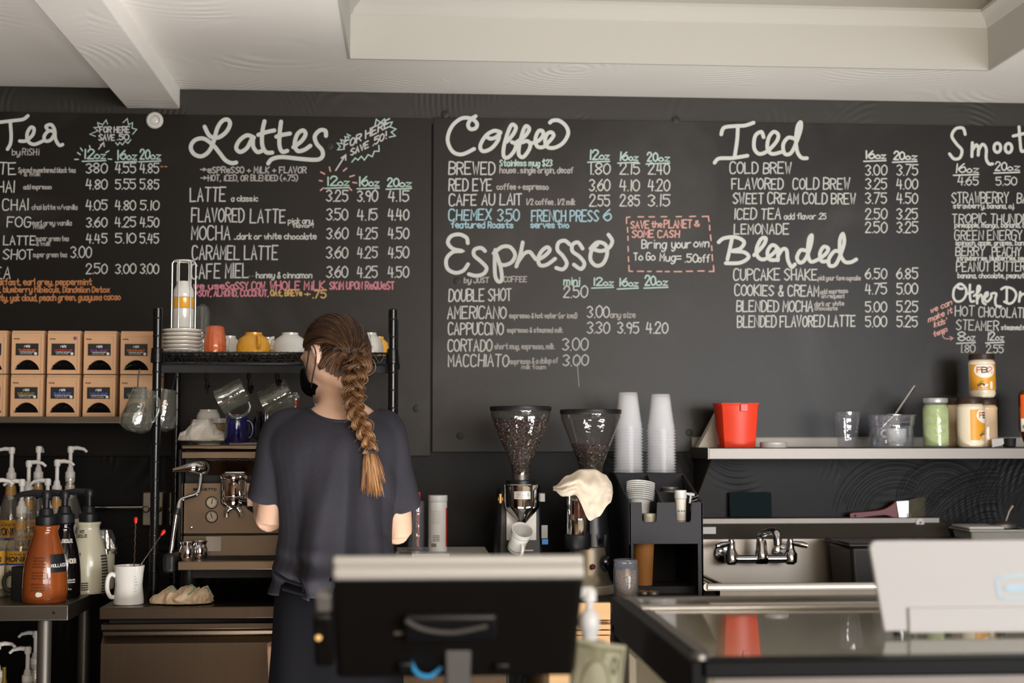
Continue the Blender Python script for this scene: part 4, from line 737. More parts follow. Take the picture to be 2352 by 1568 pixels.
# drops of crushed ice in the door gap stay out: tiny; second cabinet of pale wood
wx0, wx1 = X(1262, YC), X(1403, YC)
wc = thing('wooden_cabinet', 'pale wooden drawer unit under the counter below the towel-covered grinder', 'cabinet', ((wx0+wx1)/2, 4.35, 0))
M_pine = mat('pale_birch_ply', '#c9a273', .5, var=.08, scale=6, stretch=(1, 1, 14)); WX = wc.location.x
yk2 = lambda py: Z(py, YC, 1360)
obj('carcass', MB().box(wx0-WX, wx1-WX, YC+.03-4.35, .4, .05, ZCT-.035), M_pine, wc)
obj('worktop', MB().box(cxr+.001-WX, X(1620, 4.1)-WX, YC+.01-4.35, .447, ZCT-.03, ZCT), M_blackm, wc, bevel=.002)
for a, b in ((1384, 1424), (1426, 1428), (1434, 1446), (1448, 1458)): obj('drawer_front', MB().box(wx0+.002-WX, wx1-.002-WX, YC+.008-4.35, YC+.03-4.35, yk2(b), yk2(a)-.0008), M_pine, wc, bevel=.0008)
obj('drawer_front', MB().box(wx0+.002-WX, wx1-.002-WX, YC+.02-4.35, YC+.035-4.35, .2, yk2(1462)), M_pine, wc, bevel=.001)
# ================================================================ espresso machine
YE = 4.15; ex0, ex1 = X(417, YE), X(885, YE); ke = K(YE)
em = thing('espresso_machine', 'wide stainless espresso machine with two gauges in front of the person', 'espresso machine', ((ex0+ex1)/2, 4.35, ZCT)); EX = em.location.x
def EB(m, x0, x1, y0, y1, z0, z1, mi=0): return m.box(x0-EX, x1-EX, y0-4.35, y1-4.35, z0-ZCT, z1-ZCT, mi)
ze = lambda py, Y=YE: Z(py, Y, 500); xe = lambda px, Y=YE: X(px, Y)
M_warm = mat('warm_brushed_panel', '#8e7b67', .33, 1, var=.08, scale=10, stretch=(1, 1, 30), bump=.02)
M_dkpanel = mat('dark_bronze_panel', '#5b4634', .4, 1, var=.08)
zt_ = ze(1022)
obj('top_tray', EB(MB(), ex0, ex1, YE-.005, 4.60, ze(1032), zt_), M_warm, em, bevel=.004)
obj('body', EB(EB(EB(MB(), ex0-.012, xe(423, YE+.055), YE+.02, 4.60, ze(1290), ze(1032)), xe(423, YE+.055), ex1+.012, YE+.066, 4.60, ze(1290), ze(1032)), ex0+.0, ex1, YE+.03, 4.58, ze(1315), ze(1290)), M_black, em, bevel=.004)
g = EB(MB(), ex0+.001, ex1-.001, YE-.004, YE+.02, ze(1053), ze(1037)); obj('control_panel', g, M_warm, em, bevel=.002)
g = MB()
for i in range(13): EB(g, xe(479+i*24.6), xe(479+i*24.6+18), YE-.006, YE+.004, ze(1058), ze(1053.2))
obj('vent_slot', g, M_blackm, em)
obj('brew_hood', MB().prism([(0, ze(1054)), (0, ze(1056)), (.05, ze(1092)), (.07, ze(1092)), (.07, ze(1054))], lambda u, v, w: (xe(473)-EX+w, YE+.0+u-4.35, v-ZCT), ex1-xe(473)-.003), M_dkpanel, em)
YF = YE+.055
obj('front_panel', EB(MB(), xe(424, YF), ex1, YF, YF+.01, ze(1226, YF), ze(1108, YF)), M_warm, em, bevel=.002)
obj('lower_panel', EB(MB(), xe(424, YF), ex1, YF-.001, YF+.01, ze(1286, YF), ze(1229, YF)), M_warm, em, bevel=.002)
l = MB(); write(l, 'BREVETTO', xe(446, YF)-EX, xe(498, YF)-EX, 0, .006, .0022, lambda u, v: (u, YF-.0012-4.35, ze(1126, YF)+v-ZCT)); obj('maker_lettering', l, INK['black'], em)
M_face = mat('gauge_face', '#cdbfa8', .4); RY = R90
for py in (1154, 1186):
    c = W(487, py, YF); c = Vector((c.x-EX, YF-4.35, c.z-ZCT)); r = 14*K(YF)
    gg = obj('gauge', MB().lathe([(r, 0), (r, .007), (r*.86, .009), (r*.84, .005)], rot=RY, c=c, n=36, cap=False), M_steeld, em)
    obj('dial_face', MB().lathe([(r*.85, .004), (0, .0041)], rot=RY, c=c, n=32, cap=False), M_face, gg)
    d = MB(); f = lambda u, v: (c.x+u, c.y-.0048, c.z+v); a = 1.4 if py == 1154 else 1.9
    ribbon(d, [(r*.2*cos(a+pi), r*.2*sin(a+pi)), (r*.6*cos(a), r*.6*sin(a))], .0024, f)
    for q in range(11): b = radians(-50+28*q); ribbon(d, [(r*.68*cos(b), r*.68*sin(b)), (r*.78*cos(b), r*.78*sin(b))], .0009, f)
    obj('needle', d, INK['black'], gg)
c = W(439, 1211, YF); obj('screw', MB().lathe([(.005, 0), (.004, .004), (0, .005)], rot=RY, c=(c.x-EX, YF-4.35, c.z-ZCT), n=14, cap=False), M_chrome, em)
obj('sticker', EB(MB(), xe(477, YF), xe(511, YF), YF-.0022, YF-.001, ze(1265, YF), ze(1232, YF)), mat('pale_sticker', '#c9c3bb', .6), em)
# drip tray
YD = 4.03; zd1, zd0 = ze(1289, YD), ze(1309, YD)
obj('drip_tray', EB(MB(), xe(413, YD), ex1+.0, YD, YE+.1, zd0, zd1), M_warm, em, bevel=.002)
obj('drip_grate', EB(MB(), xe(470, YD+.08), ex1-.02, YD+.04, YE+.05, zd1+.0002, zd1+.002), M_blackm, em)
for x in (xe(396, YD+.04), ex1+.012): obj('side_cheek', EB(MB(), x-.018, x+.018, YD+.01, YE+.015, zd0-.01, zd1+.022), M_black, em, bevel=.012, seg=4)
for x in (xe(440), ex1-.05):
    for y in (4.14, 4.5): obj('foot', MB().lathe([(.02, 0), (.026, .01), (.022, zd0-ZCT)], c=(x-EX, y-4.35, 0), n=16), M_black, em)
obj('underside_pan', EB(MB(), xe(450), ex1-.03, 4.12, 4.5, zd0-.03, zd0), M_black, em)
# steam knob and wand at the left
c = W(448, 1074, YE-.03)
kn = MB(); Pk = [W(466, 1075, YE-.0), W(462, 1074, YE-.02), W(448, 1073, YE-.04), W(430, 1075, YE-.045), W(412, 1078, YE-.045), W(396, 1080, YE-.045)]
kn.tube([p-Vector((EX, 4.35, ZCT)) for p in catmull(Pk, 4)], [.008, .013, .016, .018, .0185, .0185, .0185, .018, .0175, .0165, .0155, .0145, .013, .0115, .0105, .0095, .0085, .0075, .0068, .006, .003], n=20)
obj('steam_knob', kn, M_chrome, em)
obj('knob_hub', MB().lathe([(.02, 0), (.02, .05)], rot=RY, c=(xe(468)-EX, YE+.04-4.35, ze(1073)-ZCT), n=20), M_black, em)
wp = [W(461, 1090, YE-.02), W(459, 1118, YE-.03), W(452, 1134, YE-.04), W(430, 1142, YE-.05), W(414, 1150, YE-.06), W(409, 1170, YE-.07)]
obj('steam_wand', MB().tube([p-Vector((EX, 4.35, ZCT)) for p in catmull(wp, 5)], .0062, n=12), M_chrome, em)
obj('wand_grip', MB().tube([W(409, 1166, YE-.07)-Vector((EX, 4.35, ZCT)), W(404, 1182, YE-.072)-Vector((EX, 4.35, ZCT))], .0105, n=14), M_black, em)
obj('wand_tip', MB().tube([W(405, 1180, YE-.072)-Vector((EX, 4.35, ZCT)), W(391, 1279, YE-.08)-Vector((EX, 4.35, ZCT))], [.0068, .0058], n=14), M_chrome, em)
# group head, portafilter
gx, gY = X(538, 4.1), 4.1; r = 29*K(4.1)
zg1, zg0 = Z(1090, 4.1), Z(1138, 4.1)
obj('group_head', MB().lathe([(0, zg0), (r*.95, zg0), (r, zg0+.004), (r*1.0, zg1-.012), (r*1.1, zg1-.008), (r*1.12, zg1), (r*.9, zg1+.006), (0, zg1+.006)], c=(gx-EX, gY-4.35, -ZCT), n=40), M_chrome, em)
obj('group_bracket', EB(MB(), gx-.03, gx+.03, gY+.02, YF, zg0+.01, zg1+.01), M_chrome, em, bevel=.005)
pf = MB(); zp = zg0-.004; pf.lathe([(r*.3, zp-.03), (r*.8, zp-.024), (r*1.02, zp-.012), (r*1.02, zp+.004), (r*.5, zp+.005)], c=(gx-EX, gY-4.35, -ZCT), n=36)
for s in (-1, 1): pf.tube([(gx-EX, gY-4.35, zp-.026-ZCT), (gx-EX+s*.012, gY-4.35, zp-.03-ZCT), (gx-EX+s*.02, gY-4.35, zp-.042-ZCT), (gx-EX+s*.021, gY-4.35, zp-.055-ZCT)], [.008, .008, .0072, .006], n=12)
pfo = obj('portafilter', pf, M_chrome, em)
obj('portafilter_handle', MB().tube([(gx-EX+.028, gY-4.37, zp-.010-ZCT), (gx-EX+.05, gY-4.40, zp-.018-ZCT), (gx-EX+.075, gY-4.43, zp-.03-ZCT), (gx-EX+.10, gY-4.455, zp-.04-ZCT)], [.010, .0125, .0145, .0135], n=16), M_blackg, pfo)
gx2 = X(790, 4.1); obj('group_head', MB().lathe([(0, zg0), (r*.95, zg0), (r, zg1-.01), (r*1.1, zg1), (0, zg1+.006)], c=(gx2-EX, gY-4.35, -ZCT), n=32), M_chrome, em)
# pitchers on the drip tray
pit = None
for px, Y, sc_, lb in ((434, 4.07, 1, 'small shiny steel pitcher on the drip tray, front left one'), (462, 4.105, 1.04, 'small shiny steel pitcher on the drip tray, behind the other')):
    R, H = 19*K(4.07), 41*K(4.07); p = (X(px, Y), Y, zd1+.0002)
    if not pit:
        pit = thing('milk_pitcher', lb, 'pitcher', p, group='steel milk pitchers'); 
        obj('steel_body', MB().lathe([(R*.8, 0), (R*.85, .002), (R*.98, H*.25), (R*.97, H*.55), (R*.78, H*.82), (R*.95, H), (R*.92, H), (R*.75, H*.82), (R*.9, H*.4), (0, .003)], n=36), M_chrome, pit)
        obj('handle', MB().tube(handle_pts(R*.9, H*.15, H*.85, .02, .9), .003, n=8), M_chrome, pit)
    else: dup(pit, p, rz=1.2, label=lb)
# on top of the machine
zT = zt_+.0003; Y2 = 4.33
def cloth(name, label, cx, cy, z, wx, wy, fn, m, th=.003, nu=60, nv=44, group=None):
    mb = MB(); mb.grid(lambda a, b: fn(a, b), nu, nv)
    o = obj(name, mb, m, None, loc=(cx, cy, z), solid=th, sub=1, angle=180); tag(o, label, 'cloth', group); return o
M_towel = mat('white_terry_towel', '#dcd8d0', .9, var=.06, scale=120, bump=.5, bscale=500)
pl = tag(obj('plate', MB().lathe([(0, 0), (.035, 0), (.037, .003), (.072, .012), (.074, .016), (.07, .0155), (.036, .006), (0, .005)], n=44), M_white, loc=(X(481, 4.27), 4.27, zT)), 'white plate under the white towel on top of the espresso machine', 'plate')
def mound(wx, wy, prof, nf, amp, seed, sk=0):
    def fn(a, b):
        x = (a-.5)*wx; y = (b-.5)*wy; e = max(0, 1-((a-.5)*2)**2)*max(0, 1-((b-.5)*2)**2)
        h = prof(a)*e**.45
        v = Vector((x*14+seed, y*14, seed)); fo = abs(sin(nf*(a*3.1+b*1.4)+2.5*noise.noise(v)))-.5
        return (x+noise.noise(v*1.7)*.008, y+noise.noise(v*1.9+Vector((3, 1, 0)))*.01-sk*h, max(.002, h+fo*amp*(.25+e)+noise.noise(v*2)*amp*.8))
    return fn
def towel_prof(a):
    pts = [(0, .006), (.08, .02), (.16, .045), (.24, .062), (.36, .062), (.48, .098), (.58, .098), (.7, .06), (.82, .032), (.93, .022), (1, .006)]
    for (p, q), (r_, s_) in zip(pts, pts[1:]):
        if a <= r_: return q+(s_-q)*(a-p)/(r_-p)
    return 0
def heap(name, label, pts, Y, zb, depth, m, fr, amp, seed, th=.003):
    """a crumpled cloth with the given outline: rolls up from the front, over and down behind"""
    cxp = (pts[0][0]+pts[-1][0])/2; x0 = X(cxp, Y); n = len(pts)
    def fn(u, v):
        q = u*(n-1); i = min(int(q), n-2); f = q-i; f = f*f*(3-2*f); px = pts[i][0]+(pts[i+1][0]-pts[i][0])*(q-i); H = Z(pts[i][1]+(pts[i+1][1]-pts[i][1])*f, Y)-zb
        e = sqrt(max(.03, 1-(2*u-1)**2)); nn = noise.noise(Vector((u*5+seed, v*4, seed)))
        fold = sin(u*fr+3*sin(v*2.6+seed)+4*nn); s_ = sin(pi*v)
        y = -depth*cos(pi*v)*e+(amp*1.6*fold if v < .6 else 0)*s_**.3; z = max(.0, H)*s_**.75+amp*.7*(fold-.4)*s_+.003*noise.noise(Vector((u*17, v*11, seed)))*s_
        return (X(px, Y)-x0+.004*nn, y, max(.001, z))
    mb = MB(); mb.grid(fn, 90, 44); o = obj(name, mb, m, None, loc=(x0, Y, zb), solid=th, sub=1, angle=180); return tag(o, label, 'cloth')
heap('bar_towel', 'white terry towel crumpled on the plate on top of the espresso machine', [(412, 1004), (418, 990), (430, 985), (438, 978), (446, 966), (462, 961), (478, 962), (488, 975), (500, 988), (514, 994), (524, 998), (533, 1002), (538, 1013)], 4.25, zT+.012, .05, M_towel, 17, .0055, 3)
make_cup('coffee_cup', 'white cup upside down behind the towel on the espresso machine', 'cup', M_white, 27*K(4.42), 20*K(4.42), Z(941, 4.42)-zT-.04, hang=None, loc=(X(478, 4.42), 4.42, zT+.04), flip=True)
tag(obj('coffee_cup', MB().lathe([(.03, 0), (.032, .002), (.036, .04), (0, .04)], n=36), M_white, loc=(X(478, 4.42), 4.42, zT)), 'white cup standing under the upside-down cup behind the towel', 'cup')
t = thing('spice_jar', 'small glass jar of brown spice with a white lid beside the towel', 'jar', (X(503, 4.36), 4.36, zT)); R = 16*K(4.36); H = Z(961, 4.36)-zT
obj('glass_jar', MB().lathe([(R*.95, 0), (R, .003), (R, H-.018), (R*.85, H-.012)], n=28), mat('brown_spice_in_glass', '#8a7448', .15, var=.5, scale=160, coat=.8), t)
obj('lid', MB().lathe([(R*1.06, H-.014), (R*1.06, H), (0, H+.001)], n=28, cap=False), M_whitep, t)
t = thing('spice_jar', 'small jar with a ribbed steel lid left behind the towel', 'jar', (X(443, 4.4), 4.4, zT)); R = 10*K(4.4); H = Z(964, 4.4)-zT
obj('glass_jar', MB().lathe([(R*.95, 0), (R, .003), (R, H-.02)], n=24), M_glass, t); obj('lid', MB().lathe([(R*1.06, H-.02), (R*1.06, H), (0, H)], n=24, rmod=lambda a, z: 1+.03*sin(14*a)), M_steeld, t)
M_cob = mat('cobalt_blue_glaze', '#15174f', .1, var=.3, scale=60, coat=.7, bump=.15, bscale=150); M_navy = mat('dark_navy_glaze', '#0e0f1c', .12, coat=.6)
zq = zT
def taper_mug(px, Y, wt, wb, py, m, label, ang):
    k = K(Y); H = Z(py, Y)-zq-.006; t = thing('coffee_mug', label, 'mug', (X(px, Y), Y, zq+.006)); rt, rb = wt/2*k, wb/2*k
    obj('mug_body', MB().lathe([(rb*.95, 0), (rb, .003), (rt, H*.97), (rt*.98, H), (rt*.92, H), (rb*.9, .008), (0, .008)], n=36), m, t); obj('handle', MB().tube(handle_pts(rt*1.05, H*.15, H*.8, .018, ang), .0055), m, t)
    obj('mug_rim', MB().lathe([(rt*.9, H), (rt*.99, H+.001), (rt*1.0, H-.002)], n=36, cap=False), mat('brown_glaze_rim', '#5c4640', .25), t)
taper_mug(543, 4.22, 46, 58, 953, M_cob, 'cobalt blue mug on top of the espresso machine', .15)
taper_mug(609, 4.3, 42, 38, 944, M_navy, 'very dark navy mug beside the blue one, next to the shoulder of the person', 2.6)
tag(obj('metal_tray', MB().box(-.1, .1, -.06, .06, 0, .002).box(-.1, .1, -.062, -.06, 0, .007), M_steel, loc=(X(590, 4.2)+.02, 4.26, zT), bevel=.001), 'shallow steel tray under the blue mugs on the machine', 'tray')
t = thing('salt_shaker', 'small shaker with chrome top and red band under the rack', 'shaker', (X(677, 4.3), 4.3, zT+.0)); H = Z(902, 4.3)-zT
obj('shaker_body', MB().lathe([(.011, 0), (.011, H-.02)], n=20), mat('red_band', '#8c2a22', .3), t); obj('chrome_top', MB().lathe([(.0135, H-.022), (.0135, H-.008), (.008, H), (0, H)], n=20), M_chrome, t)
# on the worktop: mug with thermometers, cloth
xm = X(302, 4.03); mugY = 4.03
t = thing('coffee_mug', 'white diner mug with faint blue print holding two thermometers', 'mug', (xm, mugY, ZCT)); k = K(mugY)
H = Z(1294, mugY)-ZCT; R = 34*k
pr = [(R*.9, 0), (R*.97, .002), (R*.98, H*.12), (R*.88, H*.5), (R*.93, H*.8), (R*1.0, H), (R*.94, H+.0005), (R*.85, H*.8), (R*.78, H*.5), (R*.8, .008), (0, .008)]
obj('mug_body', MB().lathe(pr, n=48), M_white, t)
obj('handle', MB().tube([(x*1, y, z) for x, y, z in catmull([(-R*.8, -.012, H*.74), (-R*1.05, -.02, H*.8), (-R*1.25, -.024, H*.68), (-R*1.28, -.024, H*.42), (-R*1.1, -.02, H*.22), (-R*.85, -.012, H*.2)], 5)], .0062, n=12), M_white, t)
l = MB(); f = wrap(R*.9, -pi/2, 0, off=.001, rf=lambda z: R*(.88+.06*abs(z/H-.5)*2))
for i in range(6): ribbon(l, catmull([(R*.5+q*.0024, H*.74-i*.008+(.0017 if q % 2 else -.0012), 0) for q in range(3+(i*5) % 4)], 4), .0009, f)
obj('printed_lettering', l, mat('faint_blue_print', '#8b93a8', .6), t)
M_red = mat('red_plastic', '#d5261c', .35); M_rod = mat('twisted_steel_rod', '#9a8d80', .3, 1)
for (bx, by, tx2, ty2, lb, Y_) in ((308, 1300, 312, 1190, 'upright thermometer with a red tip in the white mug', 4.03), (322, 1298, 377, 1219, 'slanted thermometer with a red tip in the white mug', 4.02)):
    a, b = W(bx, by, Y_), W(tx2, ty2, Y_); a = a-(b-a).normalized()*.045; t = thing('stirring_thermometer', lb, 'thermometer', a, group='red-tipped thermometers'); d = b-a
    obj('rod', MB().tube([d*q/40+Vector((.0008*cos(q*1.3), .0008*sin(q*1.3), 0)) for q in range(41)], .0016, n=6), M_rod, t); n_ = d.normalized()
    obj('red_tip', MB().tube([d-n_*.014, d-n_*.006, d, d+n_*.004], [.003, .0052, .0055, .002], n=12), M_red, t)
M_rag = mat('striped_bar_rag', '#c9b193', .9, var=.15, scale=70, bump=.5, bscale=400)
def rag_prof(a): return .03*sin(pi*min(1, a*1.05))**.7+.008
heap('bar_rag', 'crumpled cream bar rag with green edging on the steel worktop', [(352, 1371), (362, 1362), (378, 1353), (392, 1346), (402, 1343), (412, 1350), (424, 1347), (436, 1340), (448, 1341), (456, 1350), (466, 1346), (478, 1345), (486, 1352), (493, 1368)], 4.03, ZCT+.003, .05, M_rag, 30, .006, 8)
rg_ = random.Random(3); g = MB(); xr = X(423, 4.03)
for pts_ in ([(392, 1352), (402, 1346), (410, 1352)], [(438, 1346), (446, 1341), (452, 1350), (444, 1360), (438, 1364)], [(474, 1349), (482, 1350), (487, 1357)]):
    g.tube([Vector((X(a, 3.985)-xr, -.052, Z(b, 3.985)-ZCT)) for a, b in catmull([(a, b, 0) for a, b in pts_], 4) for a, b in [(a, b)]] if False else [Vector((X(p.x, 3.985)-xr, -.046, Z(p.y, 3.985)-ZCT)) for p in catmull([(a, b, 0) for a, b in pts_], 4)], .0016, n=6)
o_ = obj('green_hem', g, INK['green'], bpy.data.objects['bar_rag'])
# ================================================================ between the person and the grinders
YM = 4.35; 
bxx0, bxx1, zbx = X(905, 4.2), X(1131, 4.2), Z(1272, 4.35)
tag(obj('knock_box_stand', MB().box(bxx0, bxx1, 4.2, 4.62, ZCT, zbx), mat('white_laminate', '#dedad2', .3, var=.02), bevel=.003), 'white laminate box unit on the counter under the canister', 'box')
k = K(4.42)
t = thing('canister', 'tall white plastic canister with lid and red side print', 'canister', (X(1006, 4.42), 4.42, zbx)); R = 21.5*k; H = Z(1137, 4.42)-zbx
obj('canister_body', MB().lathe([(R*.96, 0), (R, .003), (R, H-.02)], n=40), mat('white_satin_plastic', '#dad6d0', .4, var=.02), t); obj('lid', MB().lathe([(R*1.0, H-.0195), (R*1.03, H-.018), (R*1.03, H-.002), (R*.99, H), (0, H)], n=40), M_whitep, t)
l = MB(); f = wrap(R, -pi/2, 0, off=.0006)
patch(l, f, R*1.0, R*1.6, H*.1, H*.78, 1)
for i in range(7): write(l, 'caustic powder for espresso', -R*.8, R*.3, H*(.72-.035*i), .0022, .0004, f, m=0)
for i in range(4): write(l, 'net wt 20 oz', -R*.5, R*.2, H*(.2+.03*i), .003, .0006, f, m=2)
for i in range(12): ribbon(l, [(-R*.7+i*.0014, H*.10), (-R*.7+i*.0014, H*.16)], .0007, f, 2)
obj('printed_lettering', l, [mat('faint_grey_print', '#b5b0aa', .6), mat('red_print', '#b5281c', .5), INK['black']], t)
t = thing('utensil_holder', 'clear acrylic utensil holder with red-handled tools beside the right arm', 'holder', (X(957, 4.45), 4.45, zbx)); R = 20*K(4.45); H = Z(1150, 4.45)-zbx
obj('acrylic_tube', MB().lathe([(R, 0), (R, H), (R*.93, H), (R*.93, .004), (0, .004)], n=30, cap=False), M_plast, t)
for (dx, dy, c, rr, top, lb) in ((.006, 0, M_red, .005, 1130, 'spatula with a red handle in the acrylic holder'), (-.008, .006, mat('pale_wood_stick', '#a8855e', .6), .004, 1155, 'pale wooden stirring stick in the acrylic holder'), (-.002, -.007, M_steel, .003, 1140, 'steel spoon handle in the acrylic holder')):
    h_ = Z(top, 4.45)-zbx; tag(obj('utensil', MB().tube([(0, 0, .006), (0, 0, h_*.6), (.002, 0, h_)], [rr*.7, rr, rr], n=10), c, loc=(X(957, 4.45)+dx, 4.45+dy, zbx)), lb, 'utensil')
# papers lying on the white box
tag(obj('paper_pad', MB().box(-.055, .055, -.04, .04, 0, .012), M_whitep, loc=(X(990, 4.24), 4.25, zbx)), 'white paper pad lying at the front of the white laminate unit', 'paper')
tag(obj('brown_notebook', MB().box(-.06, .06, -.03, .03, 0, .003), mat('brown_cover', '#6d4d36', .6), loc=(X(965, 4.24), 4.35, zbx)), 'thin brown notebook behind the paper pad', 'notebook')
# ================================================================ coffee grinders
M_bean = mat('roasted_beans', '#2c190f', .32, var=.4, scale=200, coat=.2)
def beans_surface(mb, rf, z0, z1, n, seed, ang=(pi, 2*pi), r=.0052, fill_top=True):
    rg = random.Random(seed); i = 0
    base = [(cos(2*pi*a/6)*cc, sin(2*pi*a/6)*cc, zz) for zz, cc in ((-.7, .72), (0, 1), (.7, .72)) for a in range(6)]
    fc = [(0+a, 0+(a+1) % 6, 6+(a+1) % 6, 6+a) for a in range(6)]+[(6+a, 6+(a+1) % 6, 12+(a+1) % 6, 12+a) for a in range(6)]+[tuple(reversed(range(6))), tuple(range(12, 18))]
    def put(p):
        M = Euler((rg.uniform(0, 6), rg.uniform(0, 6), rg.uniform(0, 6))).to_matrix(); s = r*rg.uniform(.85, 1.1)
        mb.add([M @ Vector((x*s*.72, y*s*.55, z*s*1.15))+p for x, y, z in base], fc)
    while i < n:
        z = rg.uniform(z0, z1); R = rf(z)
        if rg.random() > R/rf(z1): continue
        a = rg.uniform(*ang); put(Vector(((R-.0045)*cos(a), (R-.0045)*sin(a), z))); i += 1
    if fill_top:
        R = rf(z1)
        for _ in range(int(n*.35)):
            rr = (R-.005)*sqrt(rg.random()); a = rg.uniform(0, 2*pi); put(Vector((rr*cos(a), rr*sin(a), z1-.001)))
Yg = 4.25; kg = K(Yg)
def hopper(t, px, ytop, ybot, wtop, wbot, fill, seed, sy=1.0):
    zt, zb = Z(ytop, Yg)-ZCT, Z(ybot, Yg)-ZCT; Rt, Rb = wtop/2*kg, wbot/2*kg
    rf = lambda z: Rb+(Rt-Rb)*max(0, min(1, (z-zb-.02)/(zt-zb-.045)))
    g = MB().lathe([(Rb*1.05, zb-.004), (Rb, zb+.02), (Rt*.985, zt-.025), (Rt, zt-.02), (Rt, zt-.004), (Rt*.975, zt-.004), (Rt*.975, zt-.02), (Rb*.92, zb+.02)], n=48, cap=False)
    h = obj('hopper', g, M_hop, t)
    obj('hopper_lid', MB().lathe([(Rt*1.015, zt-.008), (Rt*1.03, zt-.004), (Rt*1.03, zt+.004), (Rt*1.0, zt+.006), (0, zt+.006)], n=48), M_black, h)
    b = MB(); z1 = zb+(zt-zb)*fill; core = [(0, zb+.002), (Rb*.6, zb+.004), (Rb*.72, zb+.02), (rf(z1)-.012, z1-.003), (0, z1-.003)]
    b.lathe(core, n=32, cap=False); beans_surface(b, rf, zb+.006, z1, int(1900*(rf(z1)/Rt)**1.6), seed, ang=(pi*.97, 2.03*pi)); ob = obj('coffee_beans', b, M_bean, h, angle=60); ob['kind'] = 'stuff'
    return zb, Rb
M_hop = clear('smoky_hopper_plastic', (.5, .48, .46), .04, .05, .5)
gx = X(1196, Yg)
g1 = thing('coffee_grinder', 'black and chrome grinder with its hopper full of beans, left of the two', 'coffee grinder', (gx, Yg, ZCT), group='coffee grinders')
zb, Rb = hopper(g1, 1196, 937, 1088, 138, 42, .83, 1)
zz = lambda py, Y=Yg: Z(py, Y)-ZCT
obj('neck_ring', MB().lathe([(19*kg, zz(1106)), (19*kg, zz(1089)), (16*kg, zz(1088)), (0, zz(1088))], n=36), M_steel, g1)
obj('adjustment_collar', MB().lathe([(30*kg, zz(1112)), (34*kg, zz(1110)), (34*kg, zz(1104)), (26*kg, zz(1102)), (0, zz(1102))], n=40, rmod=lambda a, z: 1+.02*sin(20*a)), M_black, g1)
yo = -.05
obj('dosing_chamber', MB().lathe([(7*kg, zz(1203)), (12*kg, zz(1198)), (38*kg, zz(1166)), (40*kg, zz(1160)), (41*kg, zz(1118)), (42*kg, zz(1112)), (40*kg, zz(1110)), (0, zz(1110))], c=(-.001, yo, 0), n=44), M_chrome, g1)
l = MB(); f = wrap(41*kg, -pi/2, zz(1143), -.001, yo, off=.001); patch(l, f, -.026, .022, 0, .022, 0); f2 = wrap(41*kg, -pi/2, zz(1143), -.001, yo, off=.0016)
for i in range(4): write(l, ['mazzer luigi', 'made in italy', 'volts 115 hz 60', 'series 0141'][i], -.022, .018, .017-i*.0046, .0028, .0005, f2, m=1)
obj('rating_plate', l, [mat('plate_silver', '#c6c2bd', .3, .3), INK['black']], g1)
obj('grinder_body', MB().box(-58*kg, 52*kg, -.02, .16, 0, zz(1125), top=(-50*kg, 44*kg, -.01, .14)).box(-58*kg, 54*kg, -.1, .16, 0, .05), M_black, g1, bevel=.01, seg=3)
obj('back_plate', MB().box(-34*kg, 34*kg, -.026, -.02, zz(1240), zz(1160)), mat('pale_grey_plate', '#cfcac2', .4), g1, bevel=.001)
obj('wing_knob', MB().lathe([(.009, 0), (.009, .02)], rot=R90, c=(-48*kg, -.02, zz(1145)), n=14).box(-52*kg, -45*kg, -.045, -.04, zz(1155), zz(1132)), mat('brass_knob', '#9c7a4a', .35, .8), g1, bevel=.002)
obj('side_bracket', MB().box(42*kg, 54*kg, -.03, 0, zz(1152), zz(1132)), M_steel, g1, bevel=.001)
st_ = MB().box(45*kg, 60*kg, -.0335, -.032, zz(1238), zz(1205)); obj('sticker', MB().box(47*kg, 61*kg, -.024, -.0225, zz(1250), zz(1238), 1).box(46*kg, 60*kg, -.024, -.0225, zz(1236), zz(1206), 0), [mat('grey_sticker', '#8f8c88', .5), mat('blue_sticker', '#2f7fc0', .5)], g1)
obj('indicator_light', MB().lathe([(.0045, 0), (.004, .003), (0, .004)], rot=R90, c=(22*kg, -.101, zz(1290)), n=16), mat('red_indicator', '#ff3020', .3, emit=1.2), g1)
obj('portafilter_fork', MB().box(-28*kg, 24*kg, -.1, -.085, zz(1262), zz(1256)), M_steel, g1, bevel=.002)
# white diner mug hanging tilted under the spout
t = thing('coffee_mug', 'white diner mug with black rim lines wedged tilted under the left grinder spout', 'mug', (X(1192, 4.14), 4.14, Z(1240, 4.14))); t.rotation_euler = (radians(38), radians(16), 0)
R = 25*K(4.14); H = 62*K(4.14)
pr = [(R*.72, -H/2), (R*.8, -H/2+.003), (R*.82, -H*.3), (R*.8, 0), (R*.93, H*.25), (R*1.02, H/2), (R*.94, H/2), (R*.85, H*.25), (R*.7, 0), (R*.7, -H/2+.008), (0, -H/2+.008)]
obj('mug_body', MB().lathe(pr, n=40), M_white, t); obj('handle', MB().tube([(x, y, z) for x, y, z in handle_pts(R*.9, -H*.45, H*.1, .02, -1.2)], .0052), M_white, t)
obj('rim_line', MB().lathe([(R*.955, H*.30), (R*.965, H*.32)], n=40, cap=False).lathe([(R*1.0, H*.42), (R*1.01, H*.435)], n=40, cap=False).lathe([(R*.83, -H*.36), (R*.835, -H*.34)], n=40, cap=False), INK['black'], t)
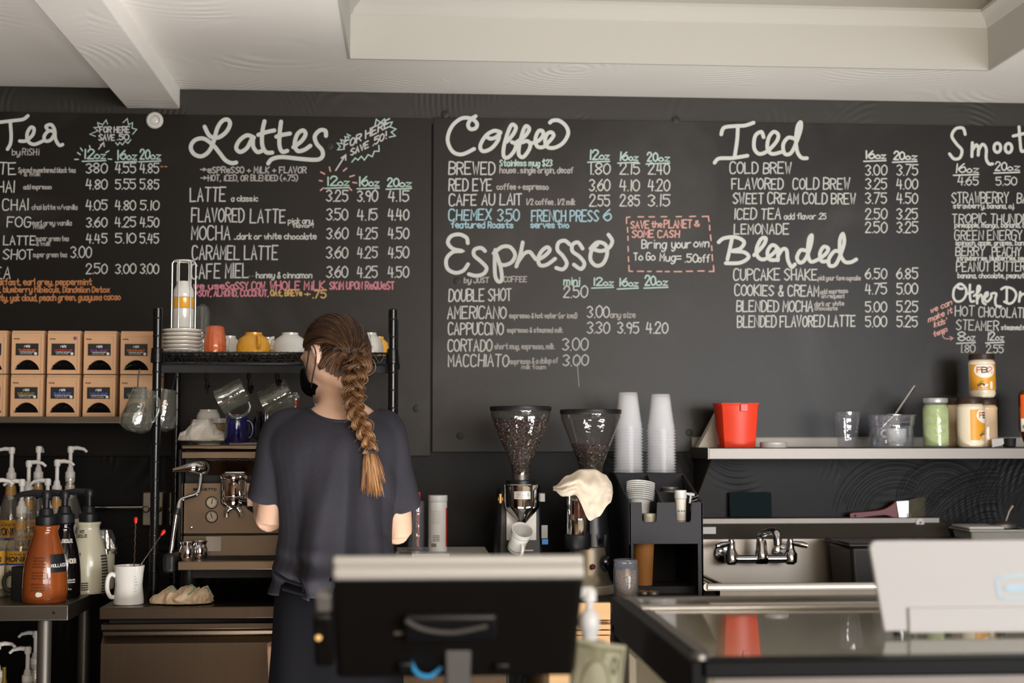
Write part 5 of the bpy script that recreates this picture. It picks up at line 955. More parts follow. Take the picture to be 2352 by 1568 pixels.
# right grinder
gx2 = X(1357, Yg)
g2 = thing('coffee_grinder', 'grinder with a half-empty hopper and a cream towel thrown over it, right of the two', 'coffee grinder', (gx2, Yg, ZCT), group='coffee grinders')
zb, Rb = hopper(g2, 1357, 944, 1088, 138, 52, .46, 2)
obj('neck_ring', MB().lathe([(22*kg, zz(1140)), (24*kg, zz(1089)), (0, zz(1088))], n=36), M_steel, g2)
obj('dosing_chamber', MB().lathe([(26*kg, zz(1250)), (28*kg, zz(1245)), (28*kg, zz(1132)), (26*kg, zz(1128)), (0, zz(1128))], c=(-36*kg, -.06, 0), n=40), M_chrome, g2)
l = MB(); f = wrap(28*kg, -pi/2, zz(1188), -36*kg, -.06, off=.001); patch(l, f, -.014, .014, .0, .052); obj('dosing_window', l, mat('ground_coffee_window', '#4a2a1d', .15, coat=.6), g2)
obj('dosing_base', MB().lathe([(28*kg, zz(1258)), (30*kg, zz(1254)), (30*kg, zz(1226)), (28*kg, zz(1224))], c=(-36*kg, -.06, 0), n=40), M_black, g2)
M_gold = mat('champagne_casting', '#a59a87', .35, .7)
obj('motor_column', MB().lathe([(50*kg, zz(1330)), (46*kg, zz(1250)), (38*kg, zz(1190)), (36*kg, zz(1110)), (30*kg, zz(1100)), (0, zz(1098))], c=(4*kg, .03, 0), n=40), mat('dark_grey_casting', '#2a2a2b', .3, .4), g2)
obj('foot_casting', MB().lathe([(52*kg, 0), (58*kg, .004), (58*kg, .028), (52*kg, .036), (46*kg, .06), (40*kg, zz(1262)), (38*kg, zz(1256)), (0, zz(1256))], c=(-10*kg, -.02, 0), n=44, sy=1.1), M_gold, g2)
obj('base_band', MB().lathe([(60*kg, -.0), (62*kg, .004), (62*kg, .022), (58*kg, .026)], c=(-10*kg, -.02, 0), n=44, sy=1.1, cap=False), mat('pale_casting', '#c3baa6', .4, .3), g2)
obj('switch', MB().lathe([(.008, 0), (.008, .006), (.005, .009), (0, .009)], rot=R90, c=(-6*kg, -.093, zz(1297)), n=16), mat('dark_red_switch', '#5a1a14', .3), g2)
obj('side_dial', MB().lathe([(.024, 0), (.024, .014), (.017, .018), (0, .018)], rot=Matrix.Rotation(pi/2, 3, 'X') @ Matrix.Rotation(.5, 3, 'Y'), c=(30*kg, -.075, zz(1290)), n=24), M_blackg, g2)
obj('lever', MB().tube([(20*kg, -.03, zz(1240)), (26*kg, -.06, zz(1250)), (26*kg, -.07, zz(1225))], .006, n=10), M_black, g2)
# cream towel over the right grinder
def prof(pts, x):
    for (a, b), (c, d) in zip(pts, pts[1:]):
        if x <= c: f = (x-a)/(c-a); f = f*f*(3-2*f); return b+(d-b)*f
    return pts[-1][1]
def drape(u, v):
    """a sheet hung over the dosing chamber: rolls back over the top, comes to a point in front"""
    px = 1272+134*u; tp = prof([(1272, 1118), (1300, 1092), (1330, 1078), (1360, 1078), (1385, 1090), (1400, 1106), (1406, 1122)], px); bt = prof([(1272, 1124), (1290, 1139), (1314, 1136), (1345, 1192), (1366, 1184), (1395, 1154), (1406, 1130)], px)
    a = (u-.5)*2; e = sqrt(max(0, 1-a*a)); back = max(0, .3-v)/.3; t = max(0, (v-.3)/.7); py = tp+(bt-tp)*t**.85+back*8*0
    y = -.062*e-.008-.03*sin(min(t*3, 1)*pi/2)*e+back*.085*e+.006*sin(u*13+t*5)*t+.012*max(0, 1-abs(t-.42)/.13)*(.5+.5*sin(u*5+1))*e+.005*noise.noise(Vector((u*9, t*6, 2)))
    z = Z(py, Yg-.06)-(ZCT+zz(1112))-back*.012+.004*noise.noise(Vector((u*8, v*7, 5)))*t
    return (X(px, Yg-.06)-(gx2-.026), y, z)
tw = cloth('draped_towel', 'cream towel draped over the front of the right grinder', gx2-.026, Yg-.045, zz(1112)+ZCT, 0, 0, drape, mat('cream_cotton_towel', '#d5c7b3', .9, var=.1, scale=30, bump=.35, bscale=300), th=.004, nu=40, nv=50)
t = thing('tamper', 'small black tamper between the two grinders', 'tamper', (X(1262, 4.13), 4.13, ZCT)); obj('tamper_base', MB().lathe([(.02, 0), (.02, .02), (.006, .03)], n=24), M_chrome, t); obj('tamper_handle', MB().lathe([(.006, .03), (.008, .05), (.014, .075), (.012, .09), (0, .094)], n=20), M_blackg, t)
t = thing('steel_knock_cup', 'pale steel cup behind the tamper between the grinders', 'cup', (X(1268, 4.27), 4.27, ZCT)); obj('steel_body', MB().lathe([(.018, 0), (.024, .09), (.022, .09), (.016, .004), (0, .004)], n=24), M_steeld, t)
# ================================================================ black condiment organiser, cup stacks
YO = 4.12; ko = K(YO); ox0, ox1 = X(1444, YO), X(1613, YO); OW = ox1-ox0
og = thing('cup_organizer', 'black condiment and cup organizer with notched front beside the sink', 'organizer', ((ox0+ox1)/2, YO, ZCT)); zo = lambda py, Y=YO: Z(py, Y)-ZCT; hw = OW/2
xo = lambda px: X(px, YO)-og.location.x
ht = zo(1155); zr2 = Z(1087, 4.42)-ZCT
def plate_notched(y, h, notches, zlo, name, th=.005, x0=-hw, x1=hw):
    pts = [(x0, zlo), (x0, h)]
    for a, b, d in notches: pts += [(a, h), (a+.002, d+.006), (a+.006, d), (b-.006, d), (b-.002, d+.006), (b, h)]
    pts += [(x1, h), (x1, zlo)]
    mb = MB().prism(pts, lambda u, v, w: (u, y+w, v), th)
    return obj(name, mb, M_org, og, bevel=.0012)
M_org = mat('black_pebbled_acrylic', '#26262a', .55, bump=.4, bscale=900)
plate_notched(0, ht, [(xo(1473), xo(1508), zo(1201)), (xo(1552), xo(1587), zo(1201))], zo(1252), 'front_panel')
obj('front_post', MB().box(-hw, xo(1454), 0, .005, 0, zo(1252)), M_org, og); obj('front_post', MB().box(xo(1601), hw, 0, .005, 0, zo(1252)), M_org, og)
plate_notched(.11, zo(1135), [(xo(1462), xo(1487), zo(1165)), (xo(1520), xo(1524), zo(1137))], zo(1252), 'divider_panel')
side = [(0, 0), (0, ht), (.30, zr2), (.42, zr2), (.42, 0)]
for x in (-hw, -.002+xo(1523), hw-.005): obj('side_panel', MB().prism(side if x in (-hw, hw-.005) else [(0.006, zo(1252)), (0.006, ht), (.30, zr2), (.30, zo(1252))], lambda u, v, w: (x+w, u, v), .005), M_org, og)
obj('rear_deck', MB().box(-hw+.005, hw-.005, .29, .42, zr2-.006, zr2-.001), M_org, og); obj('deck_front', MB().box(-hw+.005, hw-.005, .285, .29, zo(1252), zr2-.001), M_org, og); obj('tier_floor', MB().box(-hw+.005, hw-.005, .005, .285, zo(1252), zo(1250)), M_org, og)
obj('back_panel', MB().box(-hw+.005, hw-.005, .414, .42, 0, zr2-.006), M_org, og)
# stacks of clear cups, every cup its own object
def clear_cup(loc, label, R, r, H, name='plastic_cup', flip=True, group=None):
    t = tag(obj(name, MB().lathe([(0, .0008), (r*.96, 0), (r, .003), (r+(R-r)*.82, H*.8), (r+(R-r)*.82+.0012, H*.82), (R*.97, H-.005), (R*1.06, H-.0045), (R*1.06, H-.001), (R*.98, H)], n=32, cap=False), M_cup, loc=loc), label, 'cup', group)
    if flip: t.rotation_euler = (pi, 0, 0)
    return t
M_cup = clear('stack_cup_plastic', (.95, .95, .97), .30, .16, .22)
ordn = ['bottom', 'second', 'third', 'fourth', 'fifth', 'sixth', 'seventh', 'eighth', 'ninth', 'tenth', 'eleventh', 'twelfth', 'thirteenth', 'fourteenth', 'top']
Yk = 4.47; kk = K(Yk); zbase = ZCT+zr2
for px, ytop, sd in ((1443, 900, 'left'), (1518, 904, 'right')):
    Hs = Z(ytop, Yk)-zbase; H = .118; n_ = 15; stp = (Hs-H)/(n_-1); first = None; R = 33*kk; r = 22*kk
    for i in range(n_):
        lb = 'clear plastic cup, %s from the bottom of the upturned %s stack' % (ordn[i], sd) if 0 < i < n_-1 else 'clear plastic cup at the very %s of the upturned %s stack' % (ordn[i], sd)
        p = (X(px, Yk), Yk, zbase+H+i*stp)
        if first is None: first = clear_cup(p, lb, R, r, H, group='upturned cups on the organizer, %s stack' % sd)
        else: dup(first, p, label=lb)
# things in the organiser
t = thing('lid_stack', 'leaning stack of clear dome lids in the left bay of the organizer', 'lids', (X(1466, 4.2), 4.2, Z(1195, 4.2)), rot=(radians(-14), radians(6), 0))
g = MB(); R = 34*K(4.2)
for q in range(16):
    z = .012+q*.0062; g.lathe([(R*.62, z), (R*.95 if q > 6 else R*.7, z+.003), (R*(.98 if q > 6 else .72), z+.005), (R*.9 if q > 6 else R*.66, z+.006)], n=36, rmod=lambda a, zz_: 1+.02*sin(18*a))
obj('nested_lids', g, clear('lid_plastic', (.95, .95, .93), .6, .15, .3), t, angle=30)
tag(obj('sugar_jar', MB().lathe([(.019, 0), (.02, .004), (.02, .078), (.016, .084)], n=28), mat('pale_crystals_in_glass', '#c3bda4', .3, var=.35, scale=140, coat=.6), loc=(X(1492, 4.16), 4.16, ZCT+zo(1250))), 'short glass jar of pale crystals in the left bay notch', 'jar')
t = thing('steel_lid_jar', 'glass jar with ribbed steel lid behind the small white shaker', 'jar', (X(1537, 4.27), 4.27, ZCT+zo(1250))); H = Z(1120, 4.26)-t.location.z; R = 21*K(4.26)
obj('glass_jar', MB().lathe([(R*.9, 0), (R*.92, H-.03), (R*.85, H-.022)], n=28), M_glass, t); obj('lid', MB().lathe([(R, H-.022), (R, H-.012), (R*.96, H-.010), (R, H-.008), (R, H), (0, H)], n=32), M_steel, t)
t = thing('shaker', 'small white lidded shaker with green dots in the right bay notch', 'shaker', (X(1562, 4.165), 4.165, ZCT+zo(1250))); H = Z(1127, 4.165)-t.location.z; R = 13*K(4.165)
obj('shaker_body', MB().lathe([(R*.85, 0), (R, H-.025)], n=28), mat('off_white_card', '#d4ccbe', .6), t); obj('lid', MB().lathe([(R*1.08, H-.024), (R*1.12, H-.02), (R*1.05, H), (0, H)], n=28), M_whitep, t)
l = MB(); f = wrap(R, -pi/2, 0, off=.001)
for u in (-.008, 0.0, .008): ribbon(l, [(u, H*.6)], .0045, f)
obj('green_dots', l, INK['green'], t); l = MB()
for i in range(5): write(l, 'cane sugar', -.012, .012, H*.25+i*.006, .003, .0006, f)
obj('printed_lettering', l, INK['brown'], t)
t = thing('napkin_clip', 'bent steel wire clips at the right end of the organizer', 'clip', (X(1600, 4.16), 4.16, ZCT+ht-.02))
for q in range(3): obj('wire_clip', MB().tube([(-.016, .01*q, .012+.008*q), (.008, .01*q, .02+.008*q), (.012, .01*q, .01+.008*q), (-.012, .01*q, .002+.008*q), (-.016, .01*q, -.01)], .0015, n=8), M_chrome, t)
obj('clip_head', MB().tube([(-.034, .0, .044), (-.018, 0, .041), (-.008, 0, .04)], [.003, .005, .004], n=10), M_whitep, t); obj('clip_stem', MB().tube([(-.018, 0, .041), (-.022, 0, .015)], .003, n=8), M_whitep, t)
# paper sleeves inside the opening
tag(obj('sleeve_stack', MB().lathe([(.026, 0), (.034, .16), (.033, .16), (.0, .158)], n=36), mat('kraft_paper_sleeve', '#a0682f', .7, var=.08), loc=(X(1476, 4.24), 4.24, ZCT+.02)), 'stack of kraft paper cup sleeves inside the organizer opening', 'sleeves')
tag(obj('sleeve_tray', MB().box(-.045, .13, -.04, .12, 0, .019), M_blackm, loc=(X(1490, 4.24), 4.24, ZCT)), 'black tray under the paper sleeves inside the organizer', 'tray')
# jar of seeds in front, jar lids
Yj = 4.03; R = 29*K(Yj); H = Z(1287, Yj)-ZCT
t = thing('mason_jar', 'ribbed glass jar half full of brown seeds at the front of the counter', 'jar', (X(1436, Yj), Yj, ZCT))
obj('glass_jar', MB().lathe([(R*.9, 0), (R, .004), (R, H-.024), (R*.93, H-.018), (R*.98, H-.014), (R*.93, H-.01), (R*.98, H-.006), (R*.95, H), (R*.88, H), (R*.9, H-.02), (R*.93, .006), (0, .006)], n=60, cap=False, rmod=lambda a, z: 1+(.018*sin(20*a) if z < H-.024 else 0)), clear('ribbed_jar_glass', (.8, .84, .92), .05, .05, .32), t)
g = MB(); beans_surface(g, lambda z: R*.86, .01, H*.72, 700, 9, ang=(0, 2*pi), r=.0034); g.lathe([(0, .008), (R*.7, .009), (R*.7, H*.7), (0, H*.7)], n=20, cap=False); so = obj('seeds', g, mat('brown_seeds', '#7d5f3c', .5, var=.5, scale=250), t); so['kind'] = 'stuff'
for px, Y_, lb in ((1497, 4.155, 'upturned jar lid with orange lining beside the seed jar'), (1476, 4.165, 'upturned jar lid with orange lining partly behind the seed jar')):
    t = thing('jar_lid', lb, 'lid', (X(px, Y_), Y_, ZCT), group='upturned jar lids'); R_ = 16*K(Y_)
    obj('rim', MB().lathe([(R_*.9, 0), (R_, .002), (R_, .010), (R_*.94, .010), (R_*.9, .004)], n=30, cap=False), M_steel, t); obj('orange_liner', MB().lathe([(R_*.93, .0096), (0, .009)], n=30, cap=False), mat('orange_rubber', '#c57a25', .6), t)
# ================================================================ steel shelf on the right
YQ = 4.5; kq = K(YQ); zs = Z(1028, YQ, 1900)
qx0 = X(1628, YQ); qx1 = 2.9
ws = thing('wall_shelf', 'long stainless steel shelf above the sink on the right', 'shelf', (1.7, YQ, zs-.036)); SX = ws.location
def SB(m, x0, x1, y0, y1, z0, z1, **k): return m.box(x0-SX.x, x1-SX.x, y0-SX.y, y1-SX.y, z0-SX.z, z1-SX.z, **k)
obj('shelf_board', SB(SB(MB(), qx0, qx1, YQ, YW-.0145, zs-.004, zs), qx0, qx1, YQ, YQ+.003, zs-.036, zs), M_steel, ws, bevel=.0015)
obj('upstand', SB(SB(MB(), qx0-.0, qx1, YW-.022, YW-.017, zs, zs+.034), qx0, qx1, YW-.026, YW-.0145, zs+.031, zs+.034), M_satin, ws, bevel=.001)
obj('end_flange', SB(MB(), qx0-.003, qx0, YQ, YW-.0145, zs-.036, zs+.0), M_steel, ws)
for x in (qx0+.01, 2.6):
    obj('bracket', MB().prism([(.02, -.036), (.297, -.036), (.297, -.17), (.27, -.17)], lambda u, v, w: (x-SX.x+w, u, v+.036-.001), .004), M_steeld, ws)
zs0 = zs+.0003
def K2(px, Y): return X(px, Y)
# red bucket
Yb_ = 4.58; kb = K(Yb_)
t = thing('bucket', 'red plastic bucket standing on the steel shelf', 'bucket', (X(1691, Yb_), Yb_, zs0)); M_bkt = mat('red_orange_plastic', '#dd3d22', .33, var=.04, spec=.5)
Rt, Rb, H = 54*kb, 46*kb, Z(926, Yb_)-zs0
rm = lambda a, z: (1/max(abs(cos(a)), abs(sin(a))))**.45*.93
obj('bucket_body', MB().lathe([(Rb*.95, 0), (Rb, .006), (Rb*1.01, .012), (Rt, H-.006), (Rt*1.04, H-.004), (Rt*1.05, H+.001), (Rt*1.0, H+.001), (Rt*.96, H-.008), (Rb*.94, .008), (0, .008)], n=64, rmod=rm), M_bkt, t, angle=30)
obj('spout_tab', MB().box(-.003, .022, -Rt*1.03, -Rt*.96, H-.026, H-.001), M_bkt, t, bevel=.002)
tag(obj('paper_wedge', MB().prism([(0, 0), (.075, 0), (.075, .115), (.064, .115)], lambda u, v, w: (u, w, v), .05), mat('off_white_card_wedge', '#cfc9be', .6), loc=(X(1604, 4.66), 4.66, zs0)), 'off-white folded card wedge behind the red bucket', 'card')
tag(obj('plastic_disc', MB().lathe([(.0, 0), (30*kb, 0), (31*kb, .003), (31*kb, .016), (29*kb, .018), (0, .018)], n=44), M_whitep, loc=(X(1776, 4.56), 4.56, zs0)), 'round white plastic lid lying right of the bucket', 'lid')
# clear cup
Yc_ = 4.56; kc = K(Yc_)
o = clear_cup((X(1946, Yc_), Yc_, zs0), 'single clear plastic cup standing upright on the shelf', 31*kc, 21*kc, Z(944, Yc_)-zs0, flip=False); o.data.materials[0] = M_plast
# clear tub, whisk, white mug
Yt = 4.58; kt = K(Yt); tx = X(2047, Yt)
t = thing('plastic_tub', 'clear round plastic tub with a whisk and a white mug in it', 'tub', (tx, Yt, zs0)); H = Z(952, Yt)-zs0
R1, R0 = 57*kt, 50*kt
obj('tub_body', MB().lathe([(0, .001), (R0*.98, 0), (R0, .003), (R0*1.03, H*.68), (R0*1.07, H*.69), (R1*.98, H-.003), (R1*1.03, H-.001), (R1*1.03, H+.001), (R1*.96, H-.002), (R0*1.01, H*.67), (R0*.96, .004), (0, .004)], n=56, cap=False), M_plast, t)
l = MB(); f = wrap(R0*1.07, -pi/2+.1, H*.7, off=.0008); write(l, 'CAMBRO', -.0, .036, .012, .012, .0022, f); write(l, 'EGGWHITE', -.0, .036, -.003, .008, .0018, f); obj('printed_lettering', l, INK['black'], t)
make_cup('coffee_mug', 'small white stacking mug inside the clear tub', 'mug', M_white, 25*kt, 18*kt, Z(979, Yt)-zs0-.012, hang=pi, loc=(X(2056, Yt), Yt-.005, zs0+.0055), out=.018, hr=.0045, hz=(.5, .92))
a, b = W(2015, 1012, Yt), W(2101, 886, Yt+.03); a.z = max(a.z, zs0+.012)
t = thing('whisk', 'steel wire whisk leaning in the clear tub, handle up to the right', 'whisk', a); d = b-a; n_ = d.normalized(); sd = n_.cross(Vector((0, 1, 0))).normalized(); s2 = n_.cross(sd)
obj('handle', MB().tube([d*.45, d*.6, d*.97, d], [.0035, .0045, .0055, .004], n=14), M_chrome, t)
for q in range(4):
    an = q*pi/4; e = sd*cos(an)+s2*sin(an); Lw = d.length*.46
    obj('wire_loop', MB().tube(catmull([n_*Lw+e*.002, n_*Lw*.7+e*.009, n_*Lw*.35+e*.014, n_*Lw*.08+e*.010, n_*0.0, n_*Lw*.08-e*.010, n_*Lw*.35-e*.014, n_*Lw*.7-e*.009, n_*Lw-e*.002], 5), .0009, n=6), M_chrome, t)
obj('loop_ring', MB().tube([W(2026, 985, Yt)-a, W(2030, 962, Yt)-a, W(2040, 952, Yt)-a, W(2052, 950, Yt)-a], .0012, n=6), M_chrome, t)
# green mason jar
Ym = 4.56; km = K(Ym); H = Z(912, Ym)-zs0; R = 30.5*km
t = thing('mason_jar', 'glass mason jar of green powder with a silver lid', 'jar', (X(2150, Ym), Ym, zs0))
obj('glass_jar', MB().lathe([(R*.88, 0), (R, .006), (R, H*.78), (R*.96, H*.83), (R*.84, H*.88), (R*.84, H*.93)], n=44, rmod=lambda a, z: 1+.012*cos(4*a)), clear('jar_glass_green_tint', (.82, .9, .78), .12, .05, .4), t)
obj('green_powder', MB().lathe([(0, .004), (R*.85, .004), (R*.95, .008), (R*.95, H*.76), (R*.8, H*.86), (0, H*.86)], n=36, cap=False), mat('pale_green_powder', '#a9b57e', .9, var=.25, scale=60, bump=.3, bscale=120), t)
obj('lid', MB().lathe([(R*.9, H*.91), (R*.93, H*.915), (R*.93, H*.985), (R*.9, H), (0, H)], n=44, rmod=lambda a, z: 1+.008*sin(40*a)), mat('frosted_zinc', '#c8c8c8', .35, .6), t)
l = MB(); f = wrap(R, -pi/2, 0, off=.001); write(l, 'Ball', -R*.45, R*.55, H*.48, .02, .0012, f, m=0, slant=.3); write(l, 'MASON', -R*.4, R*.5, H*.3, .008, .001, f); obj('embossed_lettering', l, M_glass, t)
# peanut powder jars
M_pb = mat('pale_peanut_powder', '#d8bb98', .5, coat=.7, var=.05); M_pbw = mat('cream_peanut_powder', '#dfd2bb', .5, coat=.7, var=.04); M_pbl = mat('amber_jar_label', '#d99a2e', .4, var=.04); M_wl = mat('white_label', '#e6e1d8', .45); M_brl = mat('brown_jar_lid', '#33221a', .45); M_org2 = mat('orange_ink', '#cc6a22', .5)
def pb(px, Y, ytop, z, rot, label, m, base_w=62):
    k = K(Y); R = base_w/2*k; H = Z(ytop, Y)-z; t = thing('peanut_powder_jar', label, 'jar', (X(px, Y), Y, z), rz=rot, group='peanut powder jars on the steel shelf')
    obj('jar_body', MB().lathe([(R*.78, 0), (R*.9, .003), (R, .014), (R*.97, .022), (R*.97, H*.76), (R, H*.78), (R*.98, H*.82), (R*.88, H*.86), (R*.84, H*.87)], n=44), m, t)
    obj('lid', MB().lathe([(R*.92, H*.875), (R*.94, H*.88), (R*.94, H*.985), (R*.9, H), (0, H)], n=44, rmod=lambda a, z: 1+.006*sin(50*a)), M_brl, t)
    l = MB(); f = wrap(R*.97, -pi/2, 0, off=.0008); hb, ht_ = .024, H*.75
    patch(l, f, -R*1.5, R*1.9, hb, ht_, 0, nu=40); lab = obj('label', l, M_pbl, t)
    l = MB(); f1 = wrap(R*.97, -pi/2, 0, off=.0014); n = 28
    l.grid(lambda a, q: f1(-R*.25+R*.82*q*cos(2*pi*a), min(ht_-.0005, ht_-.018+.026*q*sin(2*pi*a))), n, 8, 0)
    patch(l, f1, R*.85, R*1.75, hb+.003, ht_-.003, 0, nu=12)
    f2 = wrap(R*.97, -pi/2, 0, off=.0018)
    write(l, 'P', -R*.83, -R*.5, ht_-.026, .017, .0036, f2, m=1, jit=0, slant=0); write(l, 'B', -R*.48, -R*.12, ht_-.026, .017, .0040, f2, m=2, jit=0, slant=0); write(l, '2', -R*.05, R*.3, ht_-.026, .017, .0032, f2, m=1, jit=0, slant=0)
    for i in range(9): ribbon(l, [(R*.92, ht_-.008-i*.0062), (R*1.65, ht_-.008-i*.0062)], .0011, f2, 3)
    ribbon(l, [(-R*.75, hb+.016), (-R*.55, hb+.021), (-R*.35, hb+.017)], .008, f1, 4); ribbon(l, [(-R*.45, hb+.013), (-R*.15, hb+.016)], .009, f1, 0); ribbon(l, [(-R*.6, hb+.026), (-R*.4, hb+.029)], .004, f2, 5); ribbon(l, [(R*.22, hb+.008), (R*.22, hb+.024)], .010, f1, 0)
    write(l, 'powdered', -R*.75, -R*.1, hb+.003, .004, .0009, f2, m=0)
    obj('label_lettering', l, [M_wl, M_org2, mat('dark_brown_ink', '#3a1d12', .5), MATS['label_ink_black'], INK['brown'], mat('leaf_green_ink', '#6c9a35', .5)], lab); return t
hj = Z(911, 4.6)
pb(2230, 4.55, 910, zs0, 1.15, 'front peanut powder jar with amber label turned aside, in the middle of the row', M_pbw, 64)
pb(2193, 4.66, 912, zs0, 2.9, 'peanut powder jar between the green jar and the front jar', M_pb, 60)
pb(2262, 4.67, 913, zs0, 3.0, 'peanut powder jar behind the front jar on its right', M_pb, 60)
zj = Z(911, 4.62)+.0; pb(2258, 4.6, 808, Z(910, 4.55)+.001, .12, 'peanut powder jar standing on top of the other jars', M_pbw, 62)
# scoop and syrup bottle at the right edge
t = thing('measuring_scoop', 'white measuring scoop with a drilled handle left of the honey bottle', 'scoop', (X(2318, 4.6), 4.6, zs0))
obj('scoop_cup', MB().lathe([(.016, 0), (.02, .004), (.022, .03), (.02, .03), (.017, .005), (0, .005)], n=30), mat('black_rubber', '#1a1a1c', .6), t)
obj('scoop_handle', MB().prism([(-.062, .027), (-.012, .031), (-.020, .012), (-.03, .006), (-.06, .0)], lambda u, v, w: (u, w-.004, v), .006), M_whitep, t)
t = thing('honey_bottle', 'amber honey bottle with orange label cut by the right edge of the photo', 'bottle', (X(2362, 4.6), 4.6, zs0)); k = K(4.6)
Hh = Z(893, 4.6)-zs0
obj('bottle_body', MB().lathe([(.013, .012), (.018, .022), (.024, .045), (.030, .06), (.0305, Hh-.02), (.026, Hh-.006), (.02, Hh), (0, Hh)], n=40), mat('amber_honey', '#6b2e10', .1, trans=.3, coat=.8), t)
obj('cap', MB().lathe([(.014, 0), (.0145, .012), (.010, .014)], n=30), mat('yellow_cap', '#d6a04a', .4), t)
l = MB(); f = wrap(.0305, -pi/2, 0, off=.001); patch(l, f, -.036, -.008, .07, Hh-.015, 0); patch(l, wrap(.0305, -pi/2, 0, off=.0014), -.036, -.014, .052, .095, 1); ribbon(l, [(-.022, .068)], .016, wrap(.0305, -pi/2, 0, off=.0018), 2); obj('label', l, [mat('orange_label', '#dd5d1e', .4), M_wl, INK['green']], t)
# ================================================================ sink
YK = 4.66; sk = thing('sink', 'stainless steel wall sink with high backsplash under the shelf', 'sink', (1.35, 4.45, 0)); KX = sk.location
def KB(m, x0, x1, y0, y1, z0, z1): return m.box(x0-KX.x, x1-KX.x, y0-KX.y, y1-KX.y, z0, z1)
kx0 = X(1600, 4.5); kx1 = X(2153, YW-.08); zl1 = Z(1193, YW-.08); zl0 = Z(1206, YW-.08)
zm = Z(1241, YK+.02); zrim = Z(1343, 4.2)
obj('splash_ledge', KB(MB(), kx0, kx1, YW-.085, YW-.012, zl0, zl1), M_steel, sk, bevel=.0015)
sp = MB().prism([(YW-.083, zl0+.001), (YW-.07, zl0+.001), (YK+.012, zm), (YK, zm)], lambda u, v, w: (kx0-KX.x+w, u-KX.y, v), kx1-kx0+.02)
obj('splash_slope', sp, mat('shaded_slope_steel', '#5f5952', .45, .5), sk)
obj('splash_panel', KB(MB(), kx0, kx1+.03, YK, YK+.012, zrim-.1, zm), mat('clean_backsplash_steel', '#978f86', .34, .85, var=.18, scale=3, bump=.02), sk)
obj('basin', KB(KB(KB(KB(KB(MB(), kx0, kx1+.02, 4.24, YK, zrim-.30, zrim-.29), kx0, kx1+.02, 4.22, 4.24, zrim-.30, zrim-.012), kx0, kx0+.01, 4.22, YK, zrim-.3, zrim-.012), kx1+.02, kx1+.03, 4.22, YK, zrim-.3, zrim-.012), .95, .96, 4.24, YK, zrim-.3, zrim-.02), M_steeld, sk)
xr0 = X(1622, 4.19)
rim = MB(); rim.tube([(xr0-KX.x, 4.195-KX.y, zrim-.012), (kx1+.03-KX.x, 4.195-KX.y, zrim-.012)], .0125, n=16, flat=.9); rim.tube([(xr0-KX.x, 4.195-KX.y, zrim-.012), (xr0-KX.x, YK-KX.y, zrim-.012)], .0115, n=14)
obj('rolled_rim', rim, mat('pale_rolled_rim', '#d8d2c8', .35, .6), sk)
for x in (kx0+.05, kx1-.02): 
    for y in (4.27, 4.6): obj('leg', MB().lathe([(.018, 0), (.018, zrim-.3)], c=(x-KX.x, y-KX.y, 0), n=16), M_steeld, sk)
obj('label_plate', KB(MB(), X(1600, YK), X(1642, YK), YK-.0015, YK, Z(1229, YK), Z(1213, YK)), M_whitep, sk)
w = W(2113, 1200, YW-.086)
tag(obj('washer', MB().lathe([(.0025, 0), (.0145, 0), (.0145, .003), (.004, .0035), (.0025, .001)], rot=R90, n=32, cap=False), M_whitep, loc=w), 'round white washer screwed to the sink ledge below the brush', 'washer')
t = thing('caulk_peg', 'small grey peg on the sink ledge beside the brush bristles', 'peg', W(2091, 1193, YW-.07)); obj('peg', MB().lathe([(.003, 0), (.002, .022), (0, .022)], n=10), M_steeld, t)
# faucet
fc = W(1746, 1280, 4.55); fa = thing('faucet', 'chrome wall faucet with two lever handles', 'faucet', (fc.x, YK, fc.z)); o = fa.location
yf_ = -.10; x = lambda px: X(px, YK+yf_)-o.x; z = lambda py: Z(py, YK+yf_, 1746)-o.z
g = MB(); g.tube(catmull([(x(1675), yf_, z(1262)), (x(1678), yf_, z(1278)), (x(1690), yf_, z(1283)), (x(1745), yf_, z(1283)), (x(1800), yf_, z(1283)), (x(1812), yf_, z(1278)), (x(1814), yf_, z(1262))], 5), .0135, n=16)
g.lathe([(.020, z(1294)), (.024, z(1288)), (.022, z(1270)), (.018, z(1262)), (.017, z(1245)), (.014, z(1240))], c=(x(1746), yf_, 0), n=24)
for px in (1677, 1812): g.lathe([(.012, z(1296)), (.021, z(1290)), (.022, z(1272)), (.015, z(1264)), (.0125, z(1256)), (.0125, z(1250)), (.012, z(1243))], c=(x(px), yf_, 0), n=20); g.tube([(x(px), yf_, z(1280)), (x(px), yf_*.4, z(1276)), (x(px)-.004, 0, z(1276))], [.012, .013, .014], n=16); g.lathe([(.033, 0), (.028, .010), (.016, .014)], rot=R90, c=(x(px)-.004, -.001, z(1276)), n=24)
obj('faucet_body', g, M_chrome, fa)
sp_ = catmull([(x(1744), yf_, z(1246)), (x(1743), yf_, z(1232)), (x(1750), yf_-.03, z(1222)), (x(1757), yf_-.09, z(1216)), (x(1760), yf_-.12, z(1222)), (x(1760), yf_-.128, z(1245))], 6)
obj('spout', MB().tube(sp_, [.0115]*(len(sp_)-9)+[.0135]*9, n=18), M_chrome, fa)
for px, sgn in ((1677, -1), (1812, 1)):
    g = MB().lathe([(.0095, z(1250)), (.010, z(1243)), (.0085, z(1238)), (0, z(1237))], c=(x(px), yf_, 0), n=18); g.tube([(x(px), yf_, z(1246)), (x(px)+sgn*.016, yf_-.006, z(1248)), (x(px)+sgn*.034, yf_-.012, z(1250)), (x(px)+sgn*.052, yf_-.016, z(1253))], [.006, .0085, .0105, .008], n=14); obj('lever_handle', g, M_chrome, fa)
